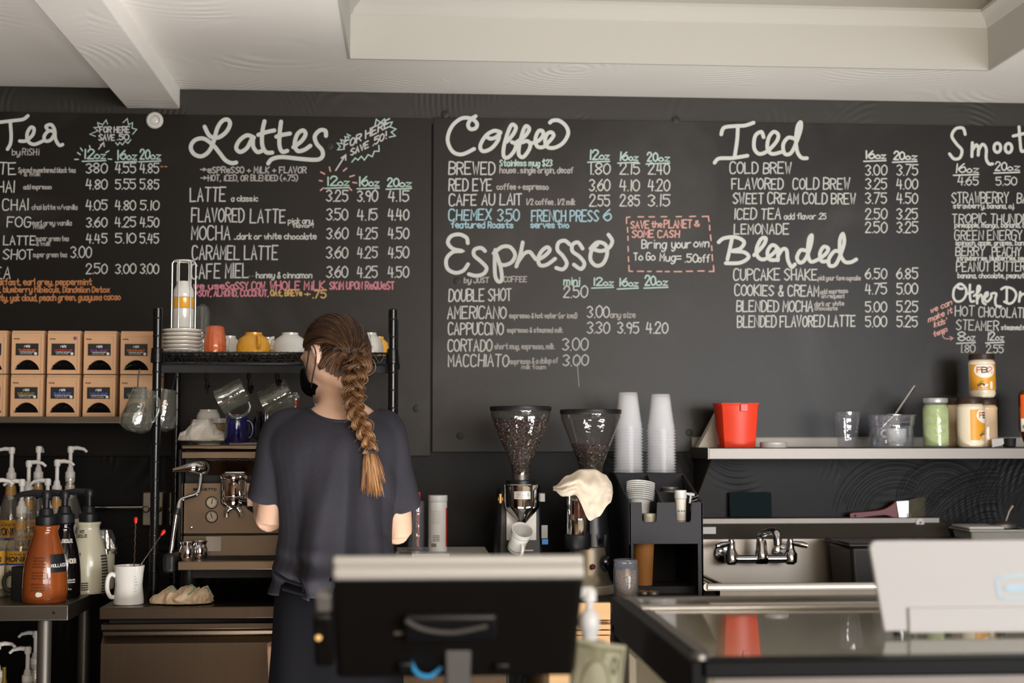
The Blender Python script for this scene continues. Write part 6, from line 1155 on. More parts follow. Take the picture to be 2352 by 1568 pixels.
# scrub pad, paint brush
p = W(1725, 1192, YW-.03); hp = Z(1134, YW-.03)-Z(1192, YW-.03); wp_ = 99*K(YW)
o = obj('scrub_pad', MB().box(-wp_/2, wp_/2, -.01, 0, 0, hp), mat('dark_green_scouring_pad', '#12262b', .95, var=.3, scale=300, bump=.8, bscale=600), loc=(p.x, YW-.022, zl1+.0005), bevel=.003); o.rotation_euler = (-.12, 0, 0); tag(o, 'dark green scouring pad leaning against the black wall on the sink ledge', 'scouring pad')
t = thing('paint_brush', 'wide paint brush with red handle lying on the sink ledge', 'brush', W(2000, 1191, YW-.045)); o = t.location; kw = K(YW-.045); u = lambda px, py: (W(px, py, YW-.045)-o)
def flat(poly, y0, y1): return MB().prism([((u(a, b)).x, (u(a, b)).z) for a, b in poly], lambda p, q, w: (p, y0+w, q), y1-y0)
hd = catmull([(1950, 1184, 0), (1952, 1178, 0), (1960, 1176, 0), (2000, 1173, 0), (2030, 1168, 0), (2050, 1156, 0), (2058, 1151, 0), (2064, 1189, 0), (2050, 1188, 0), (2030, 1183, 0), (1990, 1187, 0), (1960, 1191, 0), (1952, 1190, 0)], 3)
obj('brush_handle', flat([(a.x, a.y) for a in hd], -.006, .006), mat('red_lacquered_handle', '#6e1518', .35), t, bevel=.002)
hole = u(1963, 1184); obj('hanging_hole', MB().lathe([(.004, 0), (.0038, .001), (0, .001)], rot=R90, c=(hole.x, -.0062, hole.z), n=16), M_blackm, t)
obj('ferrule', flat([(2056, 1150), (2086, 1148), (2086, 1188), (2062, 1189)], -.009, .009), mat('tin_ferrule', '#c4c5c6', .3, .7), t, bevel=.002)
g = MB(); rg = random.Random(4)
for i in range(260):
    a = rg.random(); b = rg.uniform(-.008, .008); p0 = u(2084, 1149+39*a); p1 = u(2121+rg.uniform(-5, 5), 1143+44*a+rg.uniform(-3, 3)); g.tube([(p0.x, b, p0.z), ((p0.x+p1.x)/2, b*1.05, (p0.z+p1.z)/2+.0005), (p1.x, b*1.3, p1.z)], [.0009, .0008, .0003], n=4)
bo = obj('bristles', g, mat('grey_olive_bristles', '#6b6857', .7, var=.3), t); bo['kind'] = 'stuff'
# black bus tub on the drainboard, white tub with scoop
p0, p1 = X(1943, 4.36), X(2290, 4.36); zt1 = Z(1247, 4.36, 1946); Hh = zt1-(zrim-.02)
t = thing('bus_tub', 'black plastic bus tub standing in the sink behind the white box', 'tub', ((p0+p1)/2, 4.48, zrim-.28)); hw_ = (p1-p0)/2; Hh = zt1-t.location.z
obj('tub_body', MB().box(-hw_*.86, hw_*.86, -.10, .10, 0, Hh-.01, top=(-hw_*.96, hw_*.96, -.12, .12)), mat('black_tub_plastic', '#1b1819', .4), t, bevel=.012, seg=3)
obj('tub_rim', MB().box(-hw_, hw_, -.13, .13, Hh-.012, Hh), mat('black_tub_rim', '#201c20', .3), t, bevel=.005)
dr = thing('side_counter', 'stainless side counter right of the sink', 'counter', (2.5, 4.5, 0)); obj('counter_top', MB().box(kx1+.035-2.5, .9, -.28, .285, zrim+.08-.03, zrim+.08), M_steel, dr, bevel=.002); obj('counter_body', MB().box(kx1+.05-2.5, .88, -.26, .28, 0, zrim+.05), M_steeld, dr)
zc = zrim+.08; Yw_ = 4.55
t = thing('food_tub', 'translucent white food tub holding a steel scoop, right of the black tub', 'tub', (X(2268, Yw_), Yw_, zc)); H = Z(1218, Yw_)-zc; kw = K(Yw_); a_ = 74*kw
M_trw = mat('translucent_white_plastic', '#c9c8c2', .4, trans=.35)
obj('tub_body', MB().box(-a_*.82, a_*.82, -.07, .07, 0, H, top=(-a_*.93, a_*.93, -.085, .085)), M_trw, t, bevel=.008); obj('tub_lip', MB().box(-a_, a_, -.092, .092, H-.008, H), M_trw, t, bevel=.003); obj('lid', MB().box(-a_*1.02, a_*.1, -.094, .06, H+.0005, H+.010), M_whitep, t, bevel=.004)
t = thing('ice_scoop', 'steel scoop standing handle up in the white food tub', 'scoop', (X(2300, Yw_), Yw_, zc+H+.0005)); zz_ = lambda py: Z(py, Yw_)-t.location.z; xx_ = lambda px: X(px, Yw_)-t.location.x
obj('scoop_bowl', MB().lathe([(.046, 0), (.042, .012), (.026, .021), (0, .023)], n=32, sy=.8), M_steel, t); obj('handle', MB().tube([(xx_(2304), 0, .018), (xx_(2308), 0, zz_(1195)), (xx_(2314), 0, zz_(1178)), (xx_(2322), 0, zz_(1166))], [.004, .006, .0055, .0075], n=12), M_steel, t)
# ================================================================ front counter: till, pump bottle, display case
M_ctop = mat('dark_counter_laminate', '#231d18', .35); Z0 = .93
fc_ = thing('service_counter', 'dark service counter under the till in front', 'counter', (-.3, 2.05, 0))
obj('counter_top', MB().box(-1.6, .64, -.38, .3, Z0-.04, Z0), M_ctop, fc_, bevel=.004); obj('counter_body', MB().box(-1.58, .62, -.34, .26, 0, Z0-.04), M_wood, fc_)
YP0, YP1 = 1.86, 1.975
def scr(u, v, d=0):
    """u 0..1 across the till's back, v 0..1 up, d metres out towards the camera"""
    Y = YP1+(YP0-YP1)*v; return Vector((X(772+(1330-772)*u, 1.9), Y, Z(1538, YP1)+(Z(1300, YP0)-Z(1538, YP1))*v))+Vector((0, -.9, -.45))*d
po = Vector((X(1052, 1.95), 2.0, Z0)); pt = thing('till_terminal', 'dark tablet till on a stand seen from behind, with a pale top edge', 'till', po)
def sbox(m, u0, u1, v0, v1, d0, d1, mi=0):
    P = [scr(u, v, d)-po for d in (d0, d1) for (u, v) in ((u0, v0), (u1, v0), (u1, v1), (u0, v1))]
    return m.add(P, [(0, 1, 2, 3), (4, 7, 6, 5), (0, 4, 5, 1), (1, 5, 6, 2), (2, 6, 7, 3), (3, 7, 4, 0)], mi)
M_till = mat('dark_brown_till_plastic', '#0c0805', .5, var=.1); M_bez = mat('pale_bezel', '#c0bcb4', .35, var=.02)
obj('back_shell', sbox(MB(), 0, 1, 0, .97, -.004, .02), M_till, pt, bevel=.008, seg=4)
obj('bezel', sbox(MB(), -.004, 1.004, 0.01, 1.04, -.018, -.0045), M_bez, pt, bevel=.004, seg=3)
obj('top_edge', sbox(MB(), -.002, 1.002, .93, 1.02, -.004, .019), M_bez, pt, bevel=.006, seg=4)
obj('screen_glass', sbox(MB(), .03, .97, .06, .95, -.0195, -.0182), M_blackg, pt)
obj('cable_cover', sbox(MB(), .28, .66, .42, .66, .02, .034), M_black, pt, bevel=.01, seg=3)
c = MB(); c.tube(catmull([scr(.29, .64, .036)-po, scr(.36, .56, .037)-po, scr(.48, .53, .038)-po, scr(.62, .58, .036)-po], 5), .003, n=8); obj('cover_ridge', c, mat('grey_ridge', '#4a4742', .4), pt)
obj('port_plate', sbox(MB(), .245, .295, .45, .468, .0205, .0225), mat('dull_port_plate', '#7a746c', .4), pt)
sc = Vector((X(1052, 1.95), 0, 0))
st = MB(); st.prism([(-.018, Z(1448, 1.93)-Z0), (-.018, Z(1500, 1.93)-Z0), (-.017, Z(1560, 1.93)-Z0), (-.026, .02), (-.03, .0), (.03, 0), (.026, .02), (.017, Z(1560, 1.93)-Z0), (.018, Z(1500, 1.93)-Z0), (.018, Z(1448, 1.93)-Z0)], lambda u, v, w: (u, -.075+w, v), .024)
obj('stand_column', st, mat('grey_stand', '#4b4845', .45, .3), pt, bevel=.003); obj('stand_foot', MB().box(-.09, .09, -.12, .08, 0, .008), MATS['grey_stand'], pt, bevel=.003)
obj('hinge_block', MB().box(-.034, .034, -.072, -.035, Z(1480, 1.93)-Z0, Z(1440, 1.93)-Z0), M_black, pt, bevel=.004)
obj('hinge_clip', MB().box(.022, .027, -.08, -.07, Z(1476, 1.9)-Z0, Z(1447, 1.9)-Z0), M_chrome, pt)
cb = catmull([scr(.3, .2, .012)-po, scr(.335, .11, .03)-po, scr(.39, .07, .03)-po, scr(.44, .11, .02)-po], 6); obj('blue_cable', MB().tube(cb, .0032, n=8), mat('blue_cable', '#2b86b8', .4), pt)
obj('connector', sbox(MB(), .26, .32, .1, .19, .02, .03), M_black, pt, bevel=.003); obj('connector', sbox(MB(), .66, .72, .1, .17, .02, .03), M_black, pt, bevel=.003)
cr = thing('card_reader', 'brown and grey card reader fixed to the left side of the till', 'card reader', scr(-.05, 0, 0)); co = cr.location
def cbox_(m, u0, u1, v0, v1, d0, d1):
    P = [scr(u, v, d)-co for d in (d0, d1) for (u, v) in ((u0, v0), (u1, v0), (u1, v1), (u0, v1))]; return m.add(P, [(0, 1, 2, 3), (4, 7, 6, 5), (0, 4, 5, 1), (1, 5, 6, 2), (2, 6, 7, 3), (3, 7, 4, 0)])
obj('reader_body', cbox_(MB(), -.088, -.008, .12, .62, -.01, .02), M_till, cr, bevel=.006, seg=3); obj('grey_slot', cbox_(MB(), -.075, -.012, .62, .78, -.008, .012), mat('grey_slot_plastic', '#6f6b66', .5), cr, bevel=.003); obj('reader_light', MB().lathe([(.004, 0), (.003, .003), (0, .004)], c=scr(-.067, .42, .0205)-co, rot=R90, n=12, sy=1), mat('amber_light', '#e8b870', .4, emit=.5), cr)
# pump bottle and tip jar
Yq = 2.02; zq0 = Z0
t = thing('pump_bottle', 'white pump bottle standing behind the banknote, right of the till', 'pump bottle', (X(1352, Yq), Yq, Z0)); zf = lambda py: Z(py, Yq)-Z0; kq_ = K(Yq)
obj('bottle_body', MB().lathe([(.026, 0), (.028, .003), (.028, zf(1500)), (.024, zf(1478)), (17*kq_, zf(1472)), (17*kq_, zf(1468))], n=36), mat('clear_gel_bottle', '#cfd2d6', .12, trans=.6, ior=1.35), t)
obj('pump_collar', MB().lathe([(18*kq_, zf(1472)), (19*kq_, zf(1455)), (23*kq_, zf(1450)), (24*kq_, zf(1430)), (20*kq_, zf(1412)), (10*kq_, zf(1402)), (7*kq_, zf(1400))], n=32), M_whitep, t)
obj('pump_stem', MB().lathe([(8*kq_, zf(1405)), (8*kq_, zf(1372))], n=20), M_whitep, t)
obj('pump_head', MB().tube([(.008, 0, zf(1363)), (.002, 0, zf(1362)), (-.008, 0, zf(1363)), (-.018, 0, zf(1367)), (-.023, 0, zf(1374))], [.004, .0085, .0085, .007, .0045], n=16).lathe([(.010, zf(1385)), (.0105, zf(1362)), (.008, zf(1356)), (0, zf(1355))], n=20), M_whitep, t)
bn = thing('banknote', 'crumpled pale green banknote standing in front of the pump bottle', 'banknote', (X(1368, 1.95), 1.95, Z0))
bw, bh = 118*K(1.95), .125; nz = lambda u, v: .006*sin(u*40+v*22)+.004*sin(v*70-u*30)
def note(u, v, off=0): return ((u-.5)*bw+(v-.5)*.012, nz(u*.15, v*.12)-off, .002+v*(Z(1478, 1.95)-Z0-.002)+.012*(u-.5)*(-1))
mb = MB(); mb.grid(lambda a, b: note(a, b), 24, 24); obj('paper', mb, mat('banknote_paper', '#96927b', .75, var=.08), bn, solid=.0005, angle=180)
mb = MB(); f = lambda u, v: note(u, v, .0012)
for q in ([(.06, .06), (.94, .06), (.94, .94), (.06, .94), (.06, .06)],): 
    P = []
    for (a, b), (c, d) in zip(q, q[1:]): P += [(a+(c-a)*i/8, b+(d-b)*i/8) for i in range(8)]
    ribbon(mb, P+[q[0]], .035, f)
mb2 = MB(); ribbon(mb, [(.45+.3*cos(t_*pi/16), .5+.34*sin(t_*pi/16)) for t_ in range(33)], .03, f)
for i in range(5): ribbon(mb, [(.8+.06*cos(t_*pi/6), .8+.07*sin(t_*pi/6)) for t_ in range(13)], .03, f)
ribbon(mb, [(.45, .5), (.47, .42), (.45, .36)], .13, f); write(mb, 'ONE', .3, .62, .86, .05, .016, f)
obj('engraving', mb, mat('olive_engraving', '#6f6c4e', .8), bn)
# display case
zg = 1.058; dx0, dx1 = .384, 2.3; dy0, dy1 = 1.93, 2.66
dc = thing('display_case', 'glass-topped pastry display case with black frame at lower right', 'display case', (1.3, 2.3, 0)); DX, DY = 1.3, 2.3
def DB(m, x0, x1, y0, y1, z0, z1): return m.box(x0-DX, x1-DX, y0-DY, y1-DY, z0, z1)
def flatglass(name, tint, body):
    m = bpy.data.materials.new(name); m.use_nodes = True; MATS[name] = m; N = m.node_tree.nodes; L = m.node_tree.links
    for n in list(N): N.remove(n)
    out = N.new('ShaderNodeOutputMaterial'); tr = N.new('ShaderNodeBsdfTransparent'); gl = N.new('ShaderNodeBsdfGlossy'); df = N.new('ShaderNodeBsdfDiffuse'); fr = N.new('ShaderNodeFresnel'); fr.inputs[0].default_value = 1.5
    tr.inputs[0].default_value = tint; gl.inputs['Roughness'].default_value = .025; df.inputs[0].default_value = (.7, .7, .66, 1); nz_ = N.new('ShaderNodeTexNoise'); nz_.inputs['Scale'].default_value = 9
    mr = N.new('ShaderNodeMapRange'); mr.inputs[3].default_value = body*.4; mr.inputs[4].default_value = body*1.6; L.new(nz_.outputs[0], mr.inputs[0])
    a = N.new('ShaderNodeMixShader'); L.new(mr.outputs[0], a.inputs[0]); L.new(tr.outputs[0], a.inputs[1]); L.new(df.outputs[0], a.inputs[2]); ge = N.new('ShaderNodeNewGeometry'); mm = N.new('ShaderNodeMath'); mm.operation = 'MULTIPLY_ADD'; mm.inputs[1].default_value = -1; mm.inputs[2].default_value = 1; L.new(ge.outputs['Backfacing'], mm.inputs[0]); mf = N.new('ShaderNodeMath'); mf.operation = 'MULTIPLY'; L.new(mm.outputs[0], mf.inputs[0]); L.new(fr.outputs[0], mf.inputs[1]); b = N.new('ShaderNodeMixShader'); L.new(mf.outputs[0], b.inputs[0]); L.new(a.outputs[0], b.inputs[1]); L.new(gl.outputs[0], b.inputs[2]); L.new(b.outputs[0], out.inputs[0]); return m
M_fg = flatglass('display_glass', (.9, .9, .88, 1), .02)
obj('glass_top', DB(MB(), dx0+.012, dx1, dy0+.012, dy1-.01, zg-.006, zg), M_fg, dc)
M_fr = mat('black_case_frame', '#030303', .45, spec=.15)
obj('front_rail', DB(MB(), dx0, dx1, dy0-.03, dy0+.012, zg-.022, zg+.002), M_fr, dc, bevel=.003)
obj('side_rail', DB(MB(), dx0-.012, dx0+.012, dy0-.03, dy1, zg-.062, zg+.002), M_fr, dc, bevel=.003)
obj('side_rail_lip', DB(MB(), dx0+.012, dx0+.03, dy0+.02, dy1-.04, zg-.006, zg+.003), M_steel, dc, bevel=.0015)
obj('rear_rail', DB(MB(), dx0+.014, dx1, 2.465, 2.50, zg+.0005, zg+.006), mat('pale_aluminium', '#c9c2b6', .35, .6), dc, bevel=.002)
obj('rear_edge', DB(MB(), dx0, dx1, dy1-.012, dy1, zg-.03, zg+.002), M_steel, dc, bevel=.002)
obj('corner_cap', MB().lathe([(.012, 0), (.011, .006), (0, .007)], c=(dx0+.004-DX, dy0-.012-DY, zg+.002), n=20), M_steel, dc)
for x, y in ((dx0, dy0-.02), (dx0, dy1-.03), (dx1-.03, dy0-.02), (dx1-.03, dy1-.03)): obj('corner_post', DB(MB(), x-.012, x+.016, y-.01, y+.02, 0, zg-.045), M_fr, dc, bevel=.002)
obj('rear_panel', DB(MB(), dx0+.03, dx1, dy1-.035, dy1-.03, .62, zg-.012), mat('tan_inner_panel', '#a89f86', .5, var=.08), dc); obj('front_reflection_strip', DB(MB(), dx0+.02, dx1, dy0-.026, dy0-.02, zg-.05, zg-.0225), mat('pale_reflection_strip', '#6f6862', .4, .5), dc)  # pale strip under the rail put in for the bright reflection on the front glass
obj('lower_cabinet', DB(MB(), dx0-.01, dx1, dy0-.02, dy1-.01, 0, .62), M_fr, dc); obj('glass_shelf', DB(MB(), dx0+.03, dx1-.03, dy0+.08, dy1-.06, .84, .846), M_fg, dc)
obj('side_glass', DB(MB(), dx0-.002, dx0+.002, dy0, dy1-.03, .62, zg-.05), M_fg, dc); obj('front_glass', DB(MB(), dx0+.01, dx1, dy0-.012, dy0-.008, .62, zg-.045), M_fg, dc)
# white sign on the glass
wx = X(2000, 2.12); t = thing('counter_sign', 'large white rounded sign board with faint blue print standing on the glass case', 'sign', (wx+.2, 2.125, zg+.003)); H = Z(1248, 2.125)-zg-.003
M_card = mat('white_card', '#b0aeac', .55, var=.02, scale=6); n_ = 6; r_ = .012
pl_ = [(-.182, .004), (.24, .004), (.26, H)]+[(-.2+r_-r_*sin(i*pi/2/n_), H-r_+r_*cos(i*pi/2/n_)) for i in range(n_+1)]
obj('sign_panel', MB().prism(pl_, lambda u, v, w: (u, w+v*.06, v), .009), M_card, t, bevel=.002)
obj('lower_panel', MB().prism([(-.145, .002), (.24, .002), (.24, .040), (-.145, .040)], lambda u, v, w: (u, w+v*.06-.005, v), .0045), M_card, t, bevel=.001)
for x in (-.16, -.08, .0, .1): obj('foot', MB().box(x-.003, x+.003, -.004, .02, -.003, .004), M_blackm, t)
l = MB(); f = lambda u, v: (u+.012, v*.06-.0008, v)
ribbon(l, [(-.018, H*.58), (-.014, H*.38)], .005, f); ribbon(l, [(-.012, H*.60), (.02, H*.62), (.06, H*.60)], .004, f); ribbon(l, [(-.008, H*.37), (.03, H*.36), (.07, H*.37)], .004, f); ribbon(l, [(0, H*.48), (.06, H*.48)], .012, f)
obj('printed_lettering', l, mat('faint_blue_ink', '#a3bcc9', .6), t)
# cartons standing behind the case
t = thing('carton', 'cream carton with script lettering behind the left side of the display case', 'carton', (.62, 3.2, 0))
obj('carton_body', MB().box(-.12, .2, -.1, .14, .45, .865), mat('cream_carton', '#c6bca4', .6), t, bevel=.003)
l = MB(); write(l, 'VAN', -.08, .01, .80, .035, .005, lambda u, v: (u, -.1008, v), slant=.2); ribbon(l, [(-.08, .775), (-.03, .765), (.02, .775)], .003, lambda u, v: (u, -.1008, v)); obj('printed_lettering', l, INK['green'], t)
tag(obj('carton', MB().box(.49, .83, 3.08, 3.36, 0, .449), mat('brown_carton', '#a77b4e', .7), bevel=.003), 'brown carton standing on the floor under the cream carton', 'carton')
# ================================================================ person
YB_ = 3.64; kp = K(YB_)
PR = thing('person', 'person seen from behind in dark grey t-shirt, long brown braid, black mask', 'person', (X(765, YB_), YB_, 0)); PO = PR.location.copy()
def Q(px, py, dy=0): p = W(px, py, YB_); return Vector((p.x-PO.x, dy, p.z))
def solid(name, mb, vox, mats, smooth=6, fac=.5, parent=PR, fn=None, cut=None):
    """merge overlapping volumes into one continuous skin"""
    me = bpy.data.meshes.new('tmp'); me.from_pydata([tuple(p) for p in mb.v], [], mb.f); o = bpy.data.objects.new('tmp', me); COL.objects.link(o)
    bm = bmesh.new(); bm.from_mesh(me); bmesh.ops.recalc_face_normals(bm, faces=bm.faces); bm.to_mesh(me); bm.free()
    r = o.modifiers.new('r', 'REMESH'); r.mode = 'VOXEL'; r.voxel_size = vox; s = o.modifiers.new('s', 'SMOOTH'); s.iterations = smooth; s.factor = fac
    bpy.context.view_layer.update(); dg = bpy.context.evaluated_depsgraph_get(); n = bpy.data.meshes.new_from_object(o.evaluated_get(dg)); bpy.data.objects.remove(o)
    n.name = name
    if fn:
        nr = [v.normal.copy() for v in n.vertices]
        for v, q in zip(n.vertices, nr): v.co = fn(v.co.copy(), q)
    if cut:
        bm = bmesh.new(); bm.from_mesh(n); bmesh.ops.delete(bm, geom=[f for f in bm.faces if cut(f.calc_center_median())], context='FACES'); bm.to_mesh(n); bm.free()
    n.materials.clear()
    for m in (mats if isinstance(mats, (list, tuple)) else [mats]): n.materials.append(m)
    n.polygons.foreach_set('use_smooth', [True]*len(n.polygons)); n.polygons.foreach_set('material_index', [0]*len(n.polygons))
    ob = bpy.data.objects.new(name, n); COL.objects.link(ob); ob.parent = parent; return ob
def loft(mb, secs, n=32, k=5, p=2.4):
    """secs: (x, y, z, rx, ry) superellipse rings, smoothed"""
    A = catmull([Vector(s[:3]) for s in secs], k); B = catmull([Vector((s[3], s[4], 0)) for s in secs], k); v = []; f = []
    for c, r in zip(A, B):
        for i in range(n):
            a = 2*pi*i/n; ca, sa = cos(a), sin(a); v.append((c.x+r.x*abs(ca)**(2/p)*(1 if ca >= 0 else -1), c.y+r.y*abs(sa)**(2/p)*(1 if sa >= 0 else -1), c.z))
    for j in range(len(A)-1):
        for i in range(n): q = (i+1) % n; f.append((j*n+i, j*n+q, (j+1)*n+q, (j+1)*n+i))
    f.append(tuple(range(n))); f.append(tuple((len(A)-1)*n+i for i in range(n))); mb.add(v, f)
M_skin = mat('skin', '#d9b198', .5, var=.06, scale=12, sss=.12, spec=.4)
# key joints
shL, shR = Q(652, 994, .02), Q(888, 996, .0); elL, elR = Q(618, 1192, .02), Q(916, 1222, .03)
wrL, wrR = elL+Vector((-.045, .225, .035)), elR+Vector((-.10, .20, .02))
b = MB()
def sec(y, xl, xr, dep, cy=.0): a, c = Q(xl, y), Q(xr, y); return ((a.x+c.x)/2, cy, a.z, (c.x-a.x)/2, dep)
bs = [sec(1568, 655, 885, .095, .02), sec(1450, 655, 882, .1, .01), sec(1330, 668, 872, .085, .0), sec(1200, 672, 868, .088, 0), sec(1080, 662, 880, .095, .0), sec(1000, 640, 895, .095, 0), sec(965, 668, 880, .075, .0), sec(940, 712, 855, .055, .01), sec(915, 742, 818, .05, .025)]
bs = [(bs[0][0], .02, .80, .125, .095)]+[s for s in bs if s[2] > .82]
loft(b, bs)
# neck, following the bowed head
b.tube([Q(788, 985, .0), Q(780, 930, .02), Q(770, 880, .035), Q(765, 840, .04)], [.062, .053, .05, .052], n=20)
# arms
def limb(pts, rad): b.tube(catmull(pts, 4), [r for i in range(len(rad)-1) for r in [rad[i]+(rad[i+1]-rad[i])*j/4 for j in range(4)]]+[rad[-1]], n=18)
for sh_, el, wr in ((shL, elL, wrL), (shR, elR, wrR)):
    limb([sh_+Vector((0, 0, .01)), sh_*.55+el*.45, el*.85+sh_*.15, el+Vector((0, .004, -.012))], [.043, .042, .038, .034])
    limb([el+Vector((0, .0, .0)), el*.7+wr*.3, wr], [.036, .036, .024])
    d = (wr-el).normalized(); side = Vector((-1 if sh_ is shL else 1, 0, 0)); upv = Vector((0, 0, 1))
    pc = wr+d*.045; b.tube([wr-d*.01, wr+d*.03, wr+d*.085], [.024, .030, .027], n=16, flat=.55, up=upv)
    inn = -side
    for i in range(4):
        base = wr+d*.085+inn*(.026-.0165*i)*1.0+Vector((0, 0, .0)); L_ = [.068, .078, .072, .055][i]
        b.tube([base-d*.02, base+d*L_*.4+Vector((0, 0, -.006)), base+d*L_*.7+Vector((0, 0, -.022)), base+d*L_*.72+Vector((0, 0, -.044))], [.0088, .0082, .0076, .0066], n=10)
    b.tube([wr+d*.02+inn*.02, wr+d*.05+inn*.045+Vector((0, 0, -.012)), wr+d*.082+inn*.047+Vector((0, 0, -.026))], [.011, .0095, .0075], n=10)
# legs down to the shoes
for s in (-1, 1): b.tube([(s*.078, .02, .84), (s*.085, .02, .5), (s*.085, .035, .1), (s*.085, .03, .05)], [.085, .06, .042, .045], n=20)
# head: skull, jaw, nose, ears in one skin
hc = Q(769, 815, .035); HR = Matrix.Rotation(radians(47), 3, 'Z') @ Matrix.Rotation(radians(-20), 3, 'X') @ Matrix.Rotation(radians(4), 3, 'Y')
def H_(x, y, z): return hc+HR @ Vector((x, y, z))
def ell(c, r, n=24, m=16, R=HR):
    v = []; f = []
    for j in range(m+1):
        t = pi*j/m
        for i in range(n): a = 2*pi*i/n; v.append(Vector(c)+R @ Vector((r[0]*sin(t)*cos(a), r[1]*sin(t)*sin(a), r[2]*cos(t))))
    for j in range(m):
        for i in range(n): q = (i+1) % n; f.append((j*n+i, j*n+q, (j+1)*n+q, (j+1)*n+i))
    b.add(v, f)
ell(hc, (.073, .092, .098)); ell(H_(0, .045, -.045), (.055, .052, .072)); ell(H_(0, .065, -.085), (.032, .03, .028)); ell(H_(0, -.02, -.06), (.05, .05, .05))
b.tube([H_(0, .088, .005), H_(0, .100, -.022), H_(0, .105, -.035), H_(0, .092, -.044)], [.008, .009, .011, .008], n=12)
for s in (-1, 1):
    b.tube([H_(s*.02, .088, .022), H_(s*.045, .080, .024)], [.008, .007], n=10)   # brow
    b.tube([H_(s*.072, .0, .008), H_(s*.081, -.006, .014), H_(s*.084, -.016, .004), H_(s*.081, -.014, -.016), H_(s*.074, -.004, -.034)], [.007, .008, .009, .008, .006], n=10)
b.tube([H_(-.02, .094, -.066), H_(0, .098, -.064), H_(.02, .094, -.066)], [.005, .007, .005], n=10)
solid('body', b, .0062, M_skin, 5)
for s in (-1, 1):
    e = MB(); e.lathe([(0, -.012), (.006, -.0104), (.0104, -.006), (.012, 0), (.0104, .006), (.006, .0104), (0, .012)], c=H_(s*.031, .071, .004), n=18); ey = obj('eye', e, mat('eye_white', '#d8d2cb', .15), PR)
    e = MB(); e.lathe([(.0055, 0), (.003, .001), (0, .0012)], c=H_(s*.031, .0828, .003), rot=HR @ R90.inverted(), n=16); obj('iris', e, mat('brown_iris', '#3d2a1c', .1), ey)
# ------------------------------------------------ t-shirt
M_shirt = mat('heather_charcoal_jersey', '#35343b', .92, var=.3, scale=420, spec=.12, bump=.25, bscale=900)
b = MB()
loft(b, [(lambda s: s)(x) for x in [sec(1372, 626, 912, .128, .005), sec(1300, 634, 905, .125, .0), sec(1200, 642, 899, .122, 0), sec(1100, 632, 912, .124, 0), sec(1030, 618, 921, .118, 0), sec(985, 628, 916, .098, 0), sec(955, 664, 884, .07, .0), sec(935, 708, 858, .05, .012)]], p=2.3)
def sleeve(sh_, cuff, r0, r1, fl): b.tube(catmull([sh_+Vector((fl*.045, 0, .012)), sh_, sh_*.5+cuff*.5, cuff], 5), [r0*.9]+[r0+(r1-r0)*i/14 for i in range(15)], n=24)
cuL, cuR = Q(613, 1150, .02), Q(925, 1172, .022)
sleeve(Q(650, 1000, .01), cuL, .061, .0465, 1); sleeve(Q(884, 1000, 0), cuR, .062, .0415, -1)
n0 = Q(792, 972); 
def folds(p, n):
    x, z = p.x, p.z; back = max(0, -n.y); zt = Q(0, 1000).z; zb = Q(0, 1372).z; t = max(0, min(1, (zt-z)/(zt-zb)))
    f = .006*t+.017*t*sin(x*46+2.2*noise.noise(Vector((x*5, 0, z*3)))+z*3)*(.4+back)
    f += .007*noise.noise(Vector((x*13, p.y*8, z*7)))
    gs = lambda c, w: math.exp(-((x-c)/w)**2); sl = (z-Q(0, 1200).z)*.16
    f += back*min(1, max(0, (zt+.0-z)/.16))**.8*(.017*gs(Q(752, 1200).x+sl, .022)+.015*gs(Q(845, 1200).x-sl*.6, .018)-.015*gs(Q(694, 1200).x+sl, .030)-.012*gs(Q(803, 1200).x, .018)-.01*gs(Q(878, 1200).x, .012))
    f += .007*max(0, sin((x+.2-z*.55)*38))*max(0, 1-abs(x+.11)/.09)*t      # drag lines from the left armpit
    f += .007*max(0, sin((x-.2+z*.8)*42))*max(0, 1-abs(x-.14)/.06)*(.3+t)
    w_ = max(0, 1-abs(t-.86)/.2); f += .008*w_*sin(z*95+x*14+2*noise.noise(Vector((x*7, 1, z*9))))*(.3+back)*(1.1 if x < 0 else .5)
    return p+n*f
def ncut(c):
    dx = c.x-n0.x; return c.z > n0.z+ .026*(abs(dx)/.08)**2.4 and abs(dx) < .105 or c.z > Q(0, 934).z
cutx = lambda c: ncut(c) or c.z < Q(0, 1366).z
def cuffcut(c):
    for cu in (cuL, cuR):
        if abs(c.x-cu.x) < .06 and c.z < cu.z+.004 and (c.x < elL.x+.045 if cu is cuL else c.x > elR.x-.045): return True
    return False
sh = solid('t_shirt', b, .0058, M_shirt, 6, fn=folds, cut=lambda c: cutx(c)); d = sh.modifiers.new('solid', 'SOLIDIFY'); d.thickness = .0022; d.offset = 1
# neck rib: even out the cut edge of the neckline, then run a rib along it
bm = bmesh.new(); bm.from_mesh(sh.data); zmin_ = n0.z-.02
bvs = [v for v in bm.verts if v.co.z > zmin_ and any(e.is_boundary for e in v.link_edges)]
cN = Vector((n0.x, sum(v.co.y for v in bvs)/len(bvs), 0)); ang_ = lambda v: atan2(v.co.y-cN.y, v.co.x-cN.x); bvs.sort(key=ang_); nB = len(bvs); wN = 9
sm_ = []
for i in range(nB):
    q = [bvs[(i+d_) % nB].co for d_ in range(-wN, wN+1)]; sm_.append(sum(q, Vector())/len(q))
loop_ = sm_[::6]
lp = catmull(loop_, 3, closed=True)
for v, p in zip(bvs, sm_): v.co = p
bm.to_mesh(sh.data); bm.free(); sh.data.update()
obj('neck_rib', MB().tube(lp+[lp[0]], .0058, n=8, cap=False), M_shirt, sh)
